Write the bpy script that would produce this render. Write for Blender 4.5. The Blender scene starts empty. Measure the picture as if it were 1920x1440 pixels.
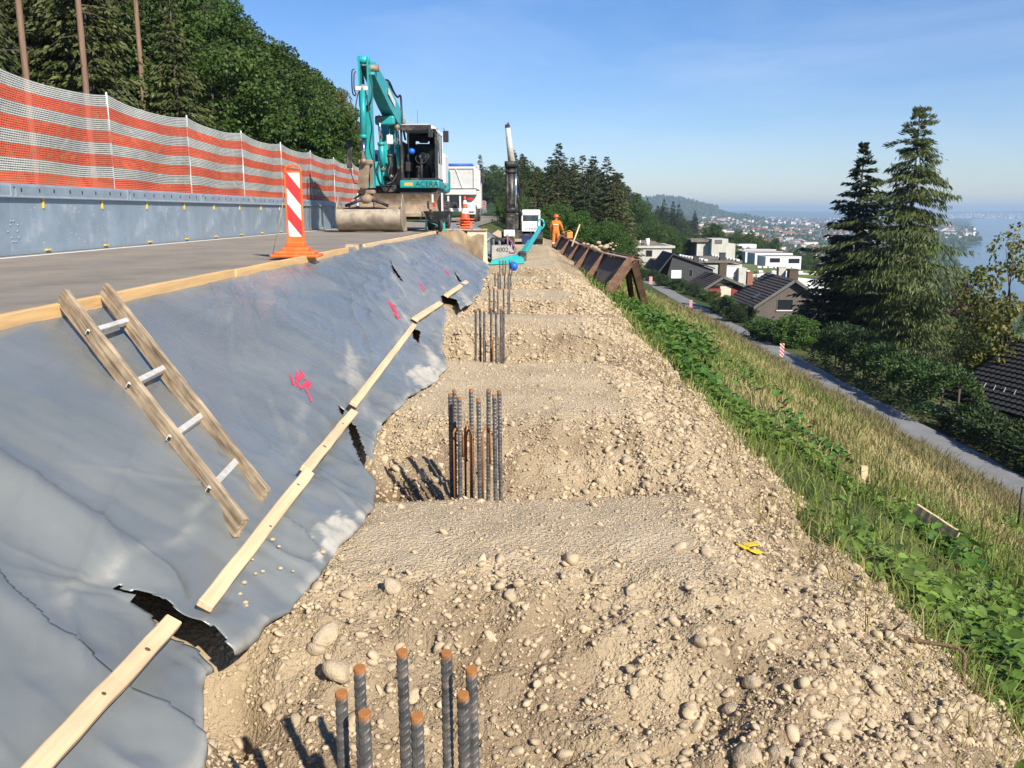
import bpy, bmesh, math, random
import numpy as np
from mathutils import Vector, Matrix, Euler

random.seed(7)
RNG = np.random.default_rng(11)
scene = bpy.context.scene
COL = scene.collection
R_ = math.radians

# ------------------------------------------------------------------ camera
FPX = 1620.0
PITCH, YAW = R_(11.25), R_(0.88)
CAM = Vector((0.0, 0.0, 1.72))
cam_d = bpy.data.cameras.new('camera')
cam_d.sensor_width = 36.0
cam_d.lens = 36.0 * FPX / 1920.0
cam_d.clip_start = 0.05
cam_d.clip_end = 60000.0
cam = bpy.data.objects.new('camera', cam_d)
COL.objects.link(cam)
cam.location = CAM
cam.rotation_euler = (math.pi / 2 - PITCH, 0, YAW)
scene.camera = cam

# ------------------------------------------------------------------ sky, sun, exposure
SUN_EL, SUN_AZ = R_(36.0), R_(34.0)          # shadows fall forward and SUN_AZ to the left of +Y
SUN_DIR = Vector((math.sin(SUN_AZ) * math.cos(SUN_EL), -math.cos(SUN_AZ) * math.cos(SUN_EL), math.sin(SUN_EL)))
world = bpy.data.worlds.new('World')
scene.world = world
world.use_nodes = True
wn, wl = world.node_tree.nodes, world.node_tree.links
wn.clear()
w_out = wn.new('ShaderNodeOutputWorld')
w_bg = wn.new('ShaderNodeBackground')
w_sky = wn.new('ShaderNodeTexSky')
w_sky.sky_type = 'NISHITA'
w_sky.sun_disc = False
w_sky.sun_elevation = SUN_EL
w_sky.sun_rotation = math.atan2(SUN_DIR.x, SUN_DIR.y)
w_sky.altitude = 1200
w_sky.air_density = 1.25
w_sky.dust_density = 0.0
w_sky.ozone_density = 3.2
w_bg.inputs['Strength'].default_value = 0.072
# thin wisps of high cloud
tc = wn.new('ShaderNodeTexCoord')
mp = wn.new('ShaderNodeMapping'); mp.inputs['Scale'].default_value = (1.2, 3.0, 7.0); mp.inputs['Rotation'].default_value = (0.3, 0.5, 0.4)
nz = wn.new('ShaderNodeTexNoise'); nz.inputs['Scale'].default_value = 1.6; nz.inputs['Detail'].default_value = 7; nz.inputs['Roughness'].default_value = 0.58; nz.inputs['Distortion'].default_value = 0.6
mr = wn.new('ShaderNodeMapRange'); mr.inputs['From Min'].default_value = 0.5; mr.inputs['From Max'].default_value = 0.9; mr.inputs['To Max'].default_value = 0.3
mx = wn.new('ShaderNodeMix'); mx.data_type = 'RGBA'; mx.inputs['B'].default_value = (7.5, 8.2, 9.2, 1)
wl.new(tc.outputs['Generated'], mp.inputs['Vector']); wl.new(mp.outputs['Vector'], nz.inputs['Vector'])
wl.new(nz.outputs['Fac'], mr.inputs['Value']); wl.new(mr.outputs['Result'], mx.inputs['Factor'])
hs = wn.new('ShaderNodeHueSaturation'); hs.inputs['Saturation'].default_value = 1.22
tn_ = wn.new('ShaderNodeMix'); tn_.data_type = 'RGBA'; tn_.blend_type = 'MULTIPLY'; tn_.inputs['Factor'].default_value = 1.0; tn_.inputs['B'].default_value = (0.88, 0.905, 1.12, 1)
wl.new(w_sky.outputs['Color'], hs.inputs['Color']); wl.new(hs.outputs['Color'], tn_.inputs['A']); wl.new(tn_.outputs['Result'], mx.inputs['A']); wl.new(mx.outputs['Result'], w_bg.inputs['Color'])
wl.new(w_bg.outputs['Background'], w_out.inputs['Surface'])

sun_d = bpy.data.lights.new('sun', 'SUN')
sun_d.energy = 4.6
sun_d.angle = R_(0.53)
sun_d.color = (1.0, 0.93, 0.82)
sun = bpy.data.objects.new('sun', sun_d)
COL.objects.link(sun)
sun.rotation_euler = SUN_DIR.to_track_quat('Z', 'Y').to_euler()
sun.location = (30, -40, 60)

vs = scene.view_settings
vs.view_transform = 'Standard'
vs.look = 'None'
vs.exposure = 0.74
vs.gamma = 1.0
vs.use_curve_mapping = False

# ------------------------------------------------------------------ pixel helpers
CAM_R = Euler((math.pi / 2 - PITCH, 0, YAW)).to_matrix()
CAM_RN = np.array(CAM_R)
def ray(px, py):
    return CAM_R @ Vector(((px - 960) / FPX, -(py - 720) / FPX, -1.0))
def PY(px, py, Y):
    r = ray(px, py); return CAM + r * ((Y - CAM.y) / r.y)
def PZ(px, py, z):
    r = ray(px, py); return CAM + r * ((z - CAM.z) / r.z)
def PPL(px, py, p0, n):
    r = ray(px, py); return CAM + r * ((Vector(p0) - CAM).dot(Vector(n)) / r.dot(Vector(n)))
def proj_np(V):
    q = (V - np.array(CAM)) @ CAM_RN
    return np.stack([960 + FPX * q[..., 0] / -q[..., 2], 720 - FPX * q[..., 1] / -q[..., 2]], -1)

# ------------------------------------------------------------------ noise
def _hash(ix, iy, seed):
    n = (ix.astype(np.int64) * 374761393 + iy.astype(np.int64) * 668265263 + seed * 1442695041) & 0xffffffff
    n = ((n ^ (n >> 13)) * 1274126177) & 0xffffffff
    n = ((n ^ (n >> 15)) * 2246822519) & 0xffffffff
    return (n ^ (n >> 16)).astype(np.float64) / 4294967296.0
def vnoise(x, y, seed=0):
    x = np.asarray(x, float); y = np.asarray(y, float)
    ix, iy = np.floor(x), np.floor(y)
    fx, fy = x - ix, y - iy
    fx = fx * fx * fx * (fx * (fx * 6 - 15) + 10); fy = fy * fy * fy * (fy * (fy * 6 - 15) + 10)
    a, b = _hash(ix, iy, seed), _hash(ix + 1, iy, seed)
    c, d = _hash(ix, iy + 1, seed), _hash(ix + 1, iy + 1, seed)
    return ((a + (b - a) * fx) * (1 - fy) + (c + (d - c) * fx) * fy) * 2 - 1
def fbm(x, y, seed=0, o=4, lac=2.1, g=0.5):
    s = 0; a = 1.0
    for i in range(o):
        s = s + a * vnoise(x, y, seed + i * 17); x = x * lac + 3.7; y = y * lac - 1.3; a *= g
    return s
def sstep(a, b, x):
    t = np.clip((x - a) / (b - a), 0, 1); return t * t * (3 - 2 * t)

# ------------------------------------------------------------------ mesh helpers
def mesh_np(name, V, F, smooth=False):
    V = np.ascontiguousarray(V, np.float32); F = np.ascontiguousarray(F, np.int32)
    k = F.shape[1]; m = len(F)
    me = bpy.data.meshes.new(name)
    me.vertices.add(len(V)); me.vertices.foreach_set('co', V.ravel())
    me.loops.add(m * k); me.loops.foreach_set('vertex_index', F.ravel())
    me.polygons.add(m); me.polygons.foreach_set('loop_start', np.arange(0, m * k, k, dtype=np.int32))
    me.update(calc_edges=True)
    if smooth: me.polygons.foreach_set('use_smooth', np.ones(m, bool))
    return me
def grid_faces(nr, nc):
    a = np.arange(nr * nc).reshape(nr, nc)
    return np.stack([a[:-1, :-1].ravel(), a[:-1, 1:].ravel(), a[1:, 1:].ravel(), a[1:, :-1].ravel()], 1)
def link(name, me, mat=None, parent=None):
    o = bpy.data.objects.new(name, me); COL.objects.link(o)
    if mat is not None and me is not None:
        for m in (mat if isinstance(mat, (list, tuple)) else [mat]): me.materials.append(m)
    if parent is not None: o.parent = parent
    return o
def tag(o, label, cat, group=None):
    o['label'] = label; o['category'] = cat
    if group: o['group'] = group
    return o
def thing(name, label, cat, loc=(0, 0, 0), rotz=0.0, group=None):
    o = bpy.data.objects.new(name, None); COL.objects.link(o)
    o.empty_display_size = 0.1
    o.location = loc; o.rotation_euler = (0, 0, rotz)
    return tag(o, label, cat, group)
def structure(name, me, mat):
    o = link(name, me, mat); o['kind'] = 'structure'; return o
def copy_tree(o, parent=None):
    c = o.copy(); COL.objects.link(c); c.parent = parent
    for ch in o.children: copy_tree(ch, c)
    return c

class MB:
    """collects shapes into one mesh"""
    def __init__(s): s.v = []; s.f = []; s.sm = []
    def add(s, verts, faces, smooth=False):
        b = len(s.v); s.v.extend([tuple(p) for p in verts])
        for f in faces: s.f.append(tuple(i + b for i in f)); s.sm.append(smooth)
        return s
    def box(s, c, size, rot=None, bev=0.0):
        x, y, z = (d / 2 for d in size)
        c = Vector(c); m = rot if rot is not None else Matrix.Identity(3)
        if isinstance(m, Euler): m = m.to_matrix()
        if bev <= 0:
            vs_ = [(sx * x, sy * y, sz * z) for sz in (-1, 1) for sx, sy in ((-1, -1), (1, -1), (1, 1), (-1, 1))]
            fs = [(3, 2, 1, 0), (4, 5, 6, 7), (0, 1, 5, 4), (1, 2, 6, 5), (2, 3, 7, 6), (3, 0, 4, 7)]
            s.add([c + m @ Vector(v) for v in vs_], fs); return s
        bm = bmesh.new(); bmesh.ops.create_cube(bm, size=1)
        for v in bm.verts: v.co = Vector((v.co.x * 2 * x, v.co.y * 2 * y, v.co.z * 2 * z))
        bmesh.ops.bevel(bm, geom=bm.edges[:], offset=bev, segments=2, profile=0.5, affect='EDGES')
        bm.verts.index_update()
        s.add([c + m @ v.co for v in bm.verts], [[v.index for v in f.verts] for f in bm.faces], False)
        bm.free(); return s
    def span(s, lo, hi, bev=0.0):
        lo, hi = Vector(lo), Vector(hi)
        return s.box((lo + hi) / 2, [abs(a) for a in (hi - lo)], None, bev)
    def beam(s, p0, p1, w, h, up=(0, 0, 1), bev=0.0):
        p0, p1 = Vector(p0), Vector(p1); d = p1 - p0; L = d.length; y = d.normalized()
        x = y.cross(Vector(up)); x = x.normalized() if x.length > 1e-6 else y.orthogonal().normalized()
        z = x.cross(y)
        return s.box((p0 + p1) / 2, (w, L, h), Matrix((x, y, z)).transposed(), bev)
    def tube(s, pts, rad, n=8, cap=True, smooth=True):
        pts = [Vector(p) for p in pts]; k = len(pts)
        if not hasattr(rad, '__len__'): rad = [rad] * k
        vs_, fs = [], []; prev = None
        for i, p in enumerate(pts):
            t = (pts[min(i + 1, k - 1)] - pts[max(i - 1, 0)]).normalized()
            if prev is None: x = t.orthogonal().normalized()
            else:
                x = prev - t * prev.dot(t); x = x.normalized() if x.length > 1e-6 else t.orthogonal().normalized()
            prev = x; y = t.cross(x)
            for j in range(n):
                a = 2 * math.pi * j / n
                vs_.append(p + (x * math.cos(a) + y * math.sin(a)) * rad[i])
        for i in range(k - 1):
            for j in range(n):
                j2 = (j + 1) % n
                fs.append((i * n + j, i * n + j2, (i + 1) * n + j2, (i + 1) * n + j))
        s.add(vs_, fs, smooth)
        if cap:
            b = len(s.v) - len(vs_)
            s.f.append(tuple(b + j for j in reversed(range(n)))); s.sm.append(False)
            s.f.append(tuple(b + (k - 1) * n + j for j in range(n))); s.sm.append(False)
        return s
    def lathe(s, c, prof, n=16, axis=(0, 0, 1), smooth=True, cap=True):
        c = Vector(c); a = Vector(axis).normalized(); x = a.orthogonal().normalized(); y = a.cross(x)
        vs_, fs = [], []
        for r, h in prof:
            for j in range(n):
                t = 2 * math.pi * j / n; vs_.append(c + a * h + (x * math.cos(t) + y * math.sin(t)) * r)
        k = len(prof)
        for i in range(k - 1):
            for j in range(n):
                j2 = (j + 1) % n; fs.append((i * n + j, i * n + j2, (i + 1) * n + j2, (i + 1) * n + j))
        if cap: fs.append(tuple(reversed(range(n)))); fs.append(tuple((k - 1) * n + j for j in range(n)))
        return s.add(vs_, fs, smooth)
    def prism(s, poly, d, smooth=False):
        """polygon (3-D points) pushed along vector d"""
        poly = [Vector(p) for p in poly]; d = Vector(d); n = len(poly)
        fs = [tuple(reversed(range(n))), tuple(range(n, 2 * n))]
        fs += [(i, (i + 1) % n, n + (i + 1) % n, n + i) for i in range(n)]
        return s.add(poly + [p + d for p in poly], fs, smooth)
    def ball(s, c, r, sub=2, squash=(1, 1, 1)):
        bm = bmesh.new(); bmesh.ops.create_icosphere(bm, subdivisions=sub, radius=1); bm.verts.index_update()
        c = Vector(c)
        s.add([c + Vector((v.co.x * squash[0], v.co.y * squash[1], v.co.z * squash[2])) * r for v in bm.verts],
              [[v.index for v in f.verts] for f in bm.faces], True); bm.free(); return s
    def mesh(s, name='mesh', off=(0, 0, 0)):
        me = bpy.data.meshes.new(name); o = Vector(off)
        me.from_pydata([Vector(p) - o for p in s.v], [], s.f); me.update()
        me.polygons.foreach_set('use_smooth', s.sm)
        bm = bmesh.new(); bm.from_mesh(me); bmesh.ops.recalc_face_normals(bm, faces=bm.faces); bm.to_mesh(me); bm.free()
        return me
    def build(s, name, mat, parent=None, world=False):
        """world=True: the points are world points, the (unrotated) parents' places are taken off"""
        off = Vector((0, 0, 0))
        if world:
            q = parent
            while q is not None: off += Vector(q.location); q = q.parent
        return link(name, s.mesh(name, off), mat, parent)
    def solo(s, name, mat, label, cat, group=None, base=None):
        """a thing that is one mesh: its origin at base (world)"""
        if base is None:
            a = np.array([tuple(p) for p in s.v]); base = ((a[:, 0].min() + a[:, 0].max()) / 2, (a[:, 1].min() + a[:, 1].max()) / 2, a[:, 2].min())
        o = link(name, s.mesh(name, base), mat); o.location = base
        return tag(o, label, cat, group)

# ------------------------------------------------------------------ materials
def srgb(r, g, b):
    return tuple((c / 255 / 12.92) if c / 255 <= 0.04045 else ((c / 255 + 0.055) / 1.055) ** 2.4 for c in (r, g, b))
MATS = {}
def mat(name, col, rough=0.7, metal=0.0, var=0.15, scale=4.0, bump=0.0, bscale=40.0, spec=0.5, dirt=None, dirt_amt=0.0, dscale=3.0, rnd=0.0, stretch=(1, 1, 1), emit=None, coat=0.0):
    if name in MATS: return MATS[name]
    m = bpy.data.materials.new(name); m.use_nodes = True
    n, l = m.node_tree.nodes, m.node_tree.links
    b = n['Principled BSDF']
    b.inputs['Roughness'].default_value = rough; b.inputs['Metallic'].default_value = metal
    b.inputs['Specular IOR Level'].default_value = spec
    if coat: b.inputs['Coat Weight'].default_value = coat
    t = n.new('ShaderNodeTexCoord'); mp_ = n.new('ShaderNodeMapping'); mp_.inputs['Scale'].default_value = stretch
    l.new(t.outputs['Object'], mp_.inputs['Vector'])
    nz_ = n.new('ShaderNodeTexNoise'); nz_.inputs['Scale'].default_value = scale; nz_.inputs['Detail'].default_value = 6; nz_.inputs['Roughness'].default_value = 0.65
    l.new(mp_.outputs['Vector'], nz_.inputs['Vector'])
    r_ = n.new('ShaderNodeMapRange'); r_.inputs['From Min'].default_value = 0.3; r_.inputs['From Max'].default_value = 0.7
    r_.inputs['To Min'].default_value = 1 - var; r_.inputs['To Max'].default_value = 1 + var
    l.new(nz_.outputs['Fac'], r_.inputs['Value'])
    val = r_.outputs['Result']
    if rnd:
        oi = n.new('ShaderNodeObjectInfo'); rr = n.new('ShaderNodeMapRange'); rr.inputs['To Min'].default_value = 1 - rnd; rr.inputs['To Max'].default_value = 1 + rnd
        l.new(oi.outputs['Random'], rr.inputs['Value'])
        mu = n.new('ShaderNodeMath'); mu.operation = 'MULTIPLY'; l.new(val, mu.inputs[0]); l.new(rr.outputs['Result'], mu.inputs[1]); val = mu.outputs[0]
    sc = n.new('ShaderNodeVectorMath'); sc.operation = 'SCALE'; sc.inputs[0].default_value = col
    l.new(val, sc.inputs['Scale'])
    cout = sc.outputs['Vector']
    if dirt is not None:
        n2 = n.new('ShaderNodeTexNoise'); n2.inputs['Scale'].default_value = dscale; n2.inputs['Detail'].default_value = 8; n2.inputs['Roughness'].default_value = 0.7
        l.new(t.outputs['Object'], n2.inputs['Vector'])
        r2 = n.new('ShaderNodeMapRange'); r2.inputs['From Min'].default_value = 0.62 - 0.35 * dirt_amt; r2.inputs['From Max'].default_value = 0.78 - 0.25 * dirt_amt; r2.inputs['To Max'].default_value = 0.9
        l.new(n2.outputs['Fac'], r2.inputs['Value'])
        mx_ = n.new('ShaderNodeMix'); mx_.data_type = 'RGBA'; mx_.inputs['B'].default_value = (*dirt, 1)
        l.new(r2.outputs['Result'], mx_.inputs['Factor']); l.new(cout, mx_.inputs['A']); cout = mx_.outputs['Result']
        rm = n.new('ShaderNodeMapRange'); rm.inputs['To Min'].default_value = rough; rm.inputs['To Max'].default_value = 0.9
        l.new(r2.outputs['Result'], rm.inputs['Value']); l.new(rm.outputs['Result'], b.inputs['Roughness'])
    l.new(cout, b.inputs['Base Color'])
    if bump:
        n3 = n.new('ShaderNodeTexNoise'); n3.inputs['Scale'].default_value = bscale; n3.inputs['Detail'].default_value = 5
        l.new(mp_.outputs['Vector'], n3.inputs['Vector'])
        bp = n.new('ShaderNodeBump'); bp.inputs['Strength'].default_value = min(1, bump); bp.inputs['Distance'].default_value = 0.02
        l.new(n3.outputs['Fac'], bp.inputs['Height']); l.new(bp.outputs['Normal'], b.inputs['Normal'])
    if emit: b.inputs['Emission Color'].default_value = (*emit, 1); b.inputs['Emission Strength'].default_value = 1
    MATS[name] = m
    return m
def leaf_mat(name, col, col2, var=0.25, trans=0.3, rnd=0.18, scale=0.6, rough=0.55):
    """foliage: two greens by noise, some light passes through"""
    if name in MATS: return MATS[name]
    m = bpy.data.materials.new(name); m.use_nodes = True
    n, l = m.node_tree.nodes, m.node_tree.links
    b = n['Principled BSDF']; o = n['Material Output']
    t = n.new('ShaderNodeTexCoord')
    nz_ = n.new('ShaderNodeTexNoise'); nz_.inputs['Scale'].default_value = scale; nz_.inputs['Detail'].default_value = 4
    l.new(t.outputs['Object'], nz_.inputs['Vector'])
    r_ = n.new('ShaderNodeMapRange'); r_.inputs['From Min'].default_value = 0.35; r_.inputs['From Max'].default_value = 0.65
    l.new(nz_.outputs['Fac'], r_.inputs['Value'])
    mx_ = n.new('ShaderNodeMix'); mx_.data_type = 'RGBA'; mx_.inputs['A'].default_value = (*col, 1); mx_.inputs['B'].default_value = (*col2, 1)
    l.new(r_.outputs['Result'], mx_.inputs['Factor'])
    ge = n.new('ShaderNodeNewGeometry'); oi = n.new('ShaderNodeObjectInfo')
    ra = n.new('ShaderNodeMapRange'); ra.inputs['To Min'].default_value = 1 - var; ra.inputs['To Max'].default_value = 1 + var
    l.new(ge.outputs['Random Per Island'], ra.inputs['Value'])
    rb = n.new('ShaderNodeMapRange'); rb.inputs['To Min'].default_value = 1 - rnd; rb.inputs['To Max'].default_value = 1 + rnd
    l.new(oi.outputs['Random'], rb.inputs['Value'])
    mu = n.new('ShaderNodeMath'); mu.operation = 'MULTIPLY'; l.new(ra.outputs['Result'], mu.inputs[0]); l.new(rb.outputs['Result'], mu.inputs[1])
    sc = n.new('ShaderNodeVectorMath'); sc.operation = 'SCALE'; l.new(mx_.outputs['Result'], sc.inputs[0]); l.new(mu.outputs[0], sc.inputs['Scale'])
    l.new(sc.outputs['Vector'], b.inputs['Base Color'])
    b.inputs['Roughness'].default_value = rough; b.inputs['Specular IOR Level'].default_value = 0.3
    tr = n.new('ShaderNodeBsdfTranslucent'); l.new(sc.outputs['Vector'], tr.inputs['Color'])
    ms = n.new('ShaderNodeMixShader'); ms.inputs['Fac'].default_value = trans
    l.new(b.outputs['BSDF'], ms.inputs[1]); l.new(tr.outputs['BSDF'], ms.inputs[2]); l.new(ms.outputs['Shader'], o.inputs['Surface'])
    MATS[name] = m
    return m

# ================================================================== THE GROUND
scene.cycles.use_denoising = True
scene.cycles.max_bounces = 6
scene.cycles.volume_bounces = 0

PILES = [2.1, 5.5, 10.5, 15.2, 19.9, 24.4]
ROAD_Z = 1.12
LAKE_Z = -68.0

def dirt_z(X, Y, fine=True):
    X = np.asarray(X, float); Y = np.asarray(Y, float)
    wob = 0.16 * fbm(X * 0.9 + 5, Y * 0.5, 3, 3)
    z = 0.03 * fbm(X * 0.7, Y * 0.5, 1, 3)
    m = sstep(-1.9, -0.9, X) * (1 - 0.62 * sstep(0.7, 1.35, X + wob))
    face = np.zeros_like(z)
    for i, yp in enumerate(PILES):
        t = Y - yp + wob
        dep = 0.42 if i < 3 else 0.36
        f = sstep(-0.40, -0.06, t) * (1 - sstep(0.3, 1.55 if i < 2 else 1.5, t))
        z = z - dep * f * m
        z = z + 0.07 * sstep(0.9, 1.8, t) * (1 - sstep(2.0, 3.0, t)) * m
        face = np.maximum(face, sstep(-0.1, 0.3, t) * (1 - sstep(1.4, 1.9, t)))
    # spoil falling away to the right
    k = np.maximum(X - 0.95 + 0.5 * wob, 0)
    z = z - 0.38 * k - 0.5 * np.maximum(X - 1.95, 0)
    # bank under the sheet
    zb = (-0.86 - X) / 1.72 - 0.21 - 0.32 * sstep(-1.22, -0.86, X)
    z = np.where(X < -0.8, np.maximum(z, zb), z)
    z = z - 0.3 * np.exp(-((X + 1.25) / 0.22) ** 2 - ((Y - 2.98) / 0.2) ** 2)  # hollow added under the tear in the sheet so the gap looks dark
    # lump of spoil in front of the rig
    z = z + 0.25 * np.exp(-((X - 0.9) / 0.8) ** 2 - ((Y - 38) / 5.0) ** 2)
    if fine:
        rough = (0.3 + 0.7 * sstep(-1.3, -0.9, X)) * (0.22 + 0.78 * np.clip(face + sstep(0.7, 1.3, X), 0, 1))
        U_, V_ = 0.79 * X + 0.61 * Y + 0.05 * vnoise(X * 3, Y * 3, 2), 0.79 * Y - 0.61 * X
        c = fbm(U_ * 5, V_ * 5, 9, 4, 2.2, 0.55)
        z = z + rough * (0.030 * c + 0.026 * np.abs(fbm(V_ * 11 + U_ * 3, U_ * 11 - V_ * 3, 21, 3, 2.2, 0.6)) + 0.010 * np.maximum(0, vnoise(U_ * 17 - V_ * 9, V_ * 19 + U_ * 8, 4)) + 0.03 * np.maximum(0, fbm(X * 3.1, Y * 3.1, 27, 2) - 0.35))
    return z

def terr(X, Y):
    """the land: hillside, path, town slope, lake bed, far shore"""
    X = np.asarray(X, float); Y = np.asarray(Y, float)
    sh = 0.125 * np.clip(Y - 120, 0, 2600)
    Xs = X - sh
    near = np.interp(Xs, [-900, -300, -90, -30, -14, -9.4, -8.0, -7.4, -2.95, -2.2, -1.5, -0.7, 1.5, 1.9, 2.25, 15.2, 15.6, 18.2, 19.2, 33, 62],
                     [190, 120, 44, 13, 3.6, 1.5, 1.0, 0.8, 0.8, 0.5, -0.2, -0.6, -0.75, -0.62, -0.62, -7.38, -7.5, -7.54, -7.7, -11.9, -19.0])
    hf = 1 - 0.8 * sstep(80, 190, Y) + 0.3 * sstep(600, 1200, Y)
    near = np.where(Xs < -8, 1.0 + (np.minimum(near, 62) - 1.0) * hf, near)
    # behind the platform the fill ends and the wooded slope falls straight from the road
    far_in = np.interp(Xs, [-7.4, -2.9, 3, 15.4, 18.2, 33, 62], [0.8, 0.8, -2.0, -7.4, -7.54, -11.9, -19.0])
    w = sstep(58, 72, Y)
    near = np.where(Xs > -7.4, near * (1 - w) + far_in * w, near)
    x0 = 62 + sh
    W = np.maximum(420, 0.5 * Y - 5) + 45 * fbm(Y / 260, X / 900, 47, 3)
    u = np.clip((X - x0) / np.maximum(W - x0, 60), 0, 1.4)
    low = -19 - 48.5 * (1 - np.maximum(1 - u, 0) ** 1.8) - 6 * np.maximum(u - 1, 0) / 0.1
    z = np.where(X > x0, np.maximum(low, -74), near)
    z = z + np.where(X > 60, 1.6 * fbm(X / 60, Y / 60, 31, 3) * sstep(60, 160, X) * (u < 1), 0)
    # town plain lies near lake level further on
    pl = sstep(1400, 3200, Y) * sstep(0.02, 0.25, X / np.maximum(Y, 1) - 0.15)
    z = np.where((X > x0) & (u < 1), z * (1 - 0.6 * pl) + (-58 + 5 * fbm(X / 400, Y / 400, 41, 3)) * 0.6 * pl, z)
    # blue hill
    dx = X - 690; dy = (Y - 4300) / 800.0
    wx = np.where(dx < 0, 330.0, 250.0)
    kn = np.exp(-(dx / wx) ** 2 - dy ** 2)
    z = z + 96 * kn * (1 + 0.12 * fbm(X / 120, Y / 200, 51, 3)) + 16 * np.exp(-((X - 1010) / 230) ** 2 - dy ** 2)
    # far shore and ridges
    fs = sstep(9300, 9700, Y)
    far = -66 + 26 * sstep(9700, 11500, Y) + 70 * sstep(10500, 13500, Y) * (0.65 + 0.35 * fbm(X / 1500 + 3, Y / 4000, 61, 4))
    z = np.where(Y > 9300, z * (1 - fs) + far * fs, z)
    return z

# -------- land sheet (polar grid, fine where the eye looks)
ang = np.concatenate([np.arange(-180, -46, 4.0), np.arange(-46, 46, 0.22), np.arange(46, 181, 4.0)])
ang = np.radians(ang)
rad = np.concatenate([[0.5], 1.5 * 1.038 ** np.arange(0, 255)])
rad = np.concatenate([rad[rad < 19000], [19000, 24000]])
A, RR = np.meshgrid(ang, rad)
TX, TY = RR * np.sin(A), RR * np.cos(A)
TZ = terr(TX, TY)
TZ = np.where((RR < 60) & (TX > 2), TZ + 0.05 * fbm(TX * 1.2, TY * 1.2, 5, 3), TZ)
gm = bpy.data.materials.new('hillside'); gm.use_nodes = True
n, l = gm.node_tree.nodes, gm.node_tree.links
b = n['Principled BSDF']; b.inputs['Roughness'].default_value = 0.95; b.inputs['Specular IOR Level'].default_value = 0.1
t = n.new('ShaderNodeTexCoord')
n1 = n.new('ShaderNodeTexNoise'); n1.inputs['Scale'].default_value = 0.9; n1.inputs['Detail'].default_value = 9; n1.inputs['Roughness'].default_value = 0.7
n2 = n.new('ShaderNodeTexNoise'); n2.inputs['Scale'].default_value = 0.012; n2.inputs['Detail'].default_value = 8
l.new(t.outputs['Object'], n1.inputs['Vector']); l.new(t.outputs['Object'], n2.inputs['Vector'])
r1 = n.new('ShaderNodeValToRGB'); r1.color_ramp.elements[0].position = 0.3; r1.color_ramp.elements[0].color = (0.035, 0.05, 0.018, 1)
r1.color_ramp.elements[1].position = 0.7; r1.color_ramp.elements[1].color = (0.13, 0.13, 0.05, 1)
r2 = n.new('ShaderNodeValToRGB'); r2.color_ramp.elements[0].position = 0.4; r2.color_ramp.elements[0].color = (0.02, 0.045, 0.016, 1)
r2.color_ramp.elements[1].position = 0.62; r2.color_ramp.elements[1].color = (0.06, 0.095, 0.03, 1)
l.new(n1.outputs['Fac'], r1.inputs['Fac']); l.new(n2.outputs['Fac'], r2.inputs['Fac'])
ge = n.new('ShaderNodeAttribute'); ge.attribute_name = 'far'
mx = n.new('ShaderNodeMix'); mx.data_type = 'RGBA'
l.new(ge.outputs['Fac'], mx.inputs['Factor']); l.new(r1.outputs['Color'], mx.inputs['A']); l.new(r2.outputs['Color'], mx.inputs['B'])
l.new(mx.outputs['Result'], b.inputs['Base Color'])
me = mesh_np('terrain', np.stack([TX, TY, TZ], -1).reshape(-1, 3), grid_faces(*TX.shape)[:, ::-1], True)
at_ = me.attributes.new('far', 'FLOAT', 'POINT'); at_.data.foreach_set('value', sstep(40, 110, RR).ravel().astype(np.float32))
terrain = structure('terrain', me, gm)

# -------- lake
wm = bpy.data.materials.new('lake_water'); wm.use_nodes = True
n, l = wm.node_tree.nodes, wm.node_tree.links
b = n['Principled BSDF']; b.inputs['Base Color'].default_value = (0.025, 0.07, 0.11, 1); b.inputs['Roughness'].default_value = 0.16; b.inputs['IOR'].default_value = 1.33
t = n.new('ShaderNodeTexCoord'); mp = n.new('ShaderNodeMapping'); mp.inputs['Scale'].default_value = (0.02, 0.05, 1)
n1 = n.new('ShaderNodeTexNoise'); n1.inputs['Scale'].default_value = 3; n1.inputs['Detail'].default_value = 6
bp = n.new('ShaderNodeBump'); bp.inputs['Strength'].default_value = 0.25; bp.inputs['Distance'].default_value = 0.6
l.new(t.outputs['Object'], mp.inputs['Vector']); l.new(mp.outputs['Vector'], n1.inputs['Vector']); l.new(n1.outputs['Fac'], bp.inputs['Height']); l.new(bp.outputs['Normal'], b.inputs['Normal'])
me = mesh_np('lake', np.array([[150, 150, LAKE_Z], [14000, 150, LAKE_Z], [14000, 10500, LAKE_Z], [150, 10500, LAKE_Z]], float), np.array([[0, 1, 2, 3]]))
structure('lake', me, wm)

# -------- road, lane line
asphalt = mat('asphalt', (0.25, 0.225, 0.19), 0.92, var=0.2, scale=1.2, bump=0.5, bscale=220, dirt=(0.33, 0.285, 0.22), dirt_amt=0.55, dscale=0.9, spec=0.2)
mb = MB(); mb.span((-7.7, -8, 0.86), (-3.0, 170, ROAD_Z))
structure('road', mb.mesh(), asphalt)
white_paint = mat('road_paint', (0.72, 0.7, 0.66), 0.75, var=0.12, scale=6, dirt=(0.3, 0.28, 0.24), dirt_amt=0.25, dscale=7)
mb = MB()
for i in range(178):
    y0 = -6 + i; mb.add([(-6.95, y0, ROAD_Z + 0.004), (-6.8, y0, ROAD_Z + 0.004), (-6.8, y0 + 1, ROAD_Z + 0.004), (-6.95, y0 + 1, ROAD_Z + 0.004)], [(0, 1, 2, 3)])
structure('lane_line', mb.mesh(), white_paint)
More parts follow.
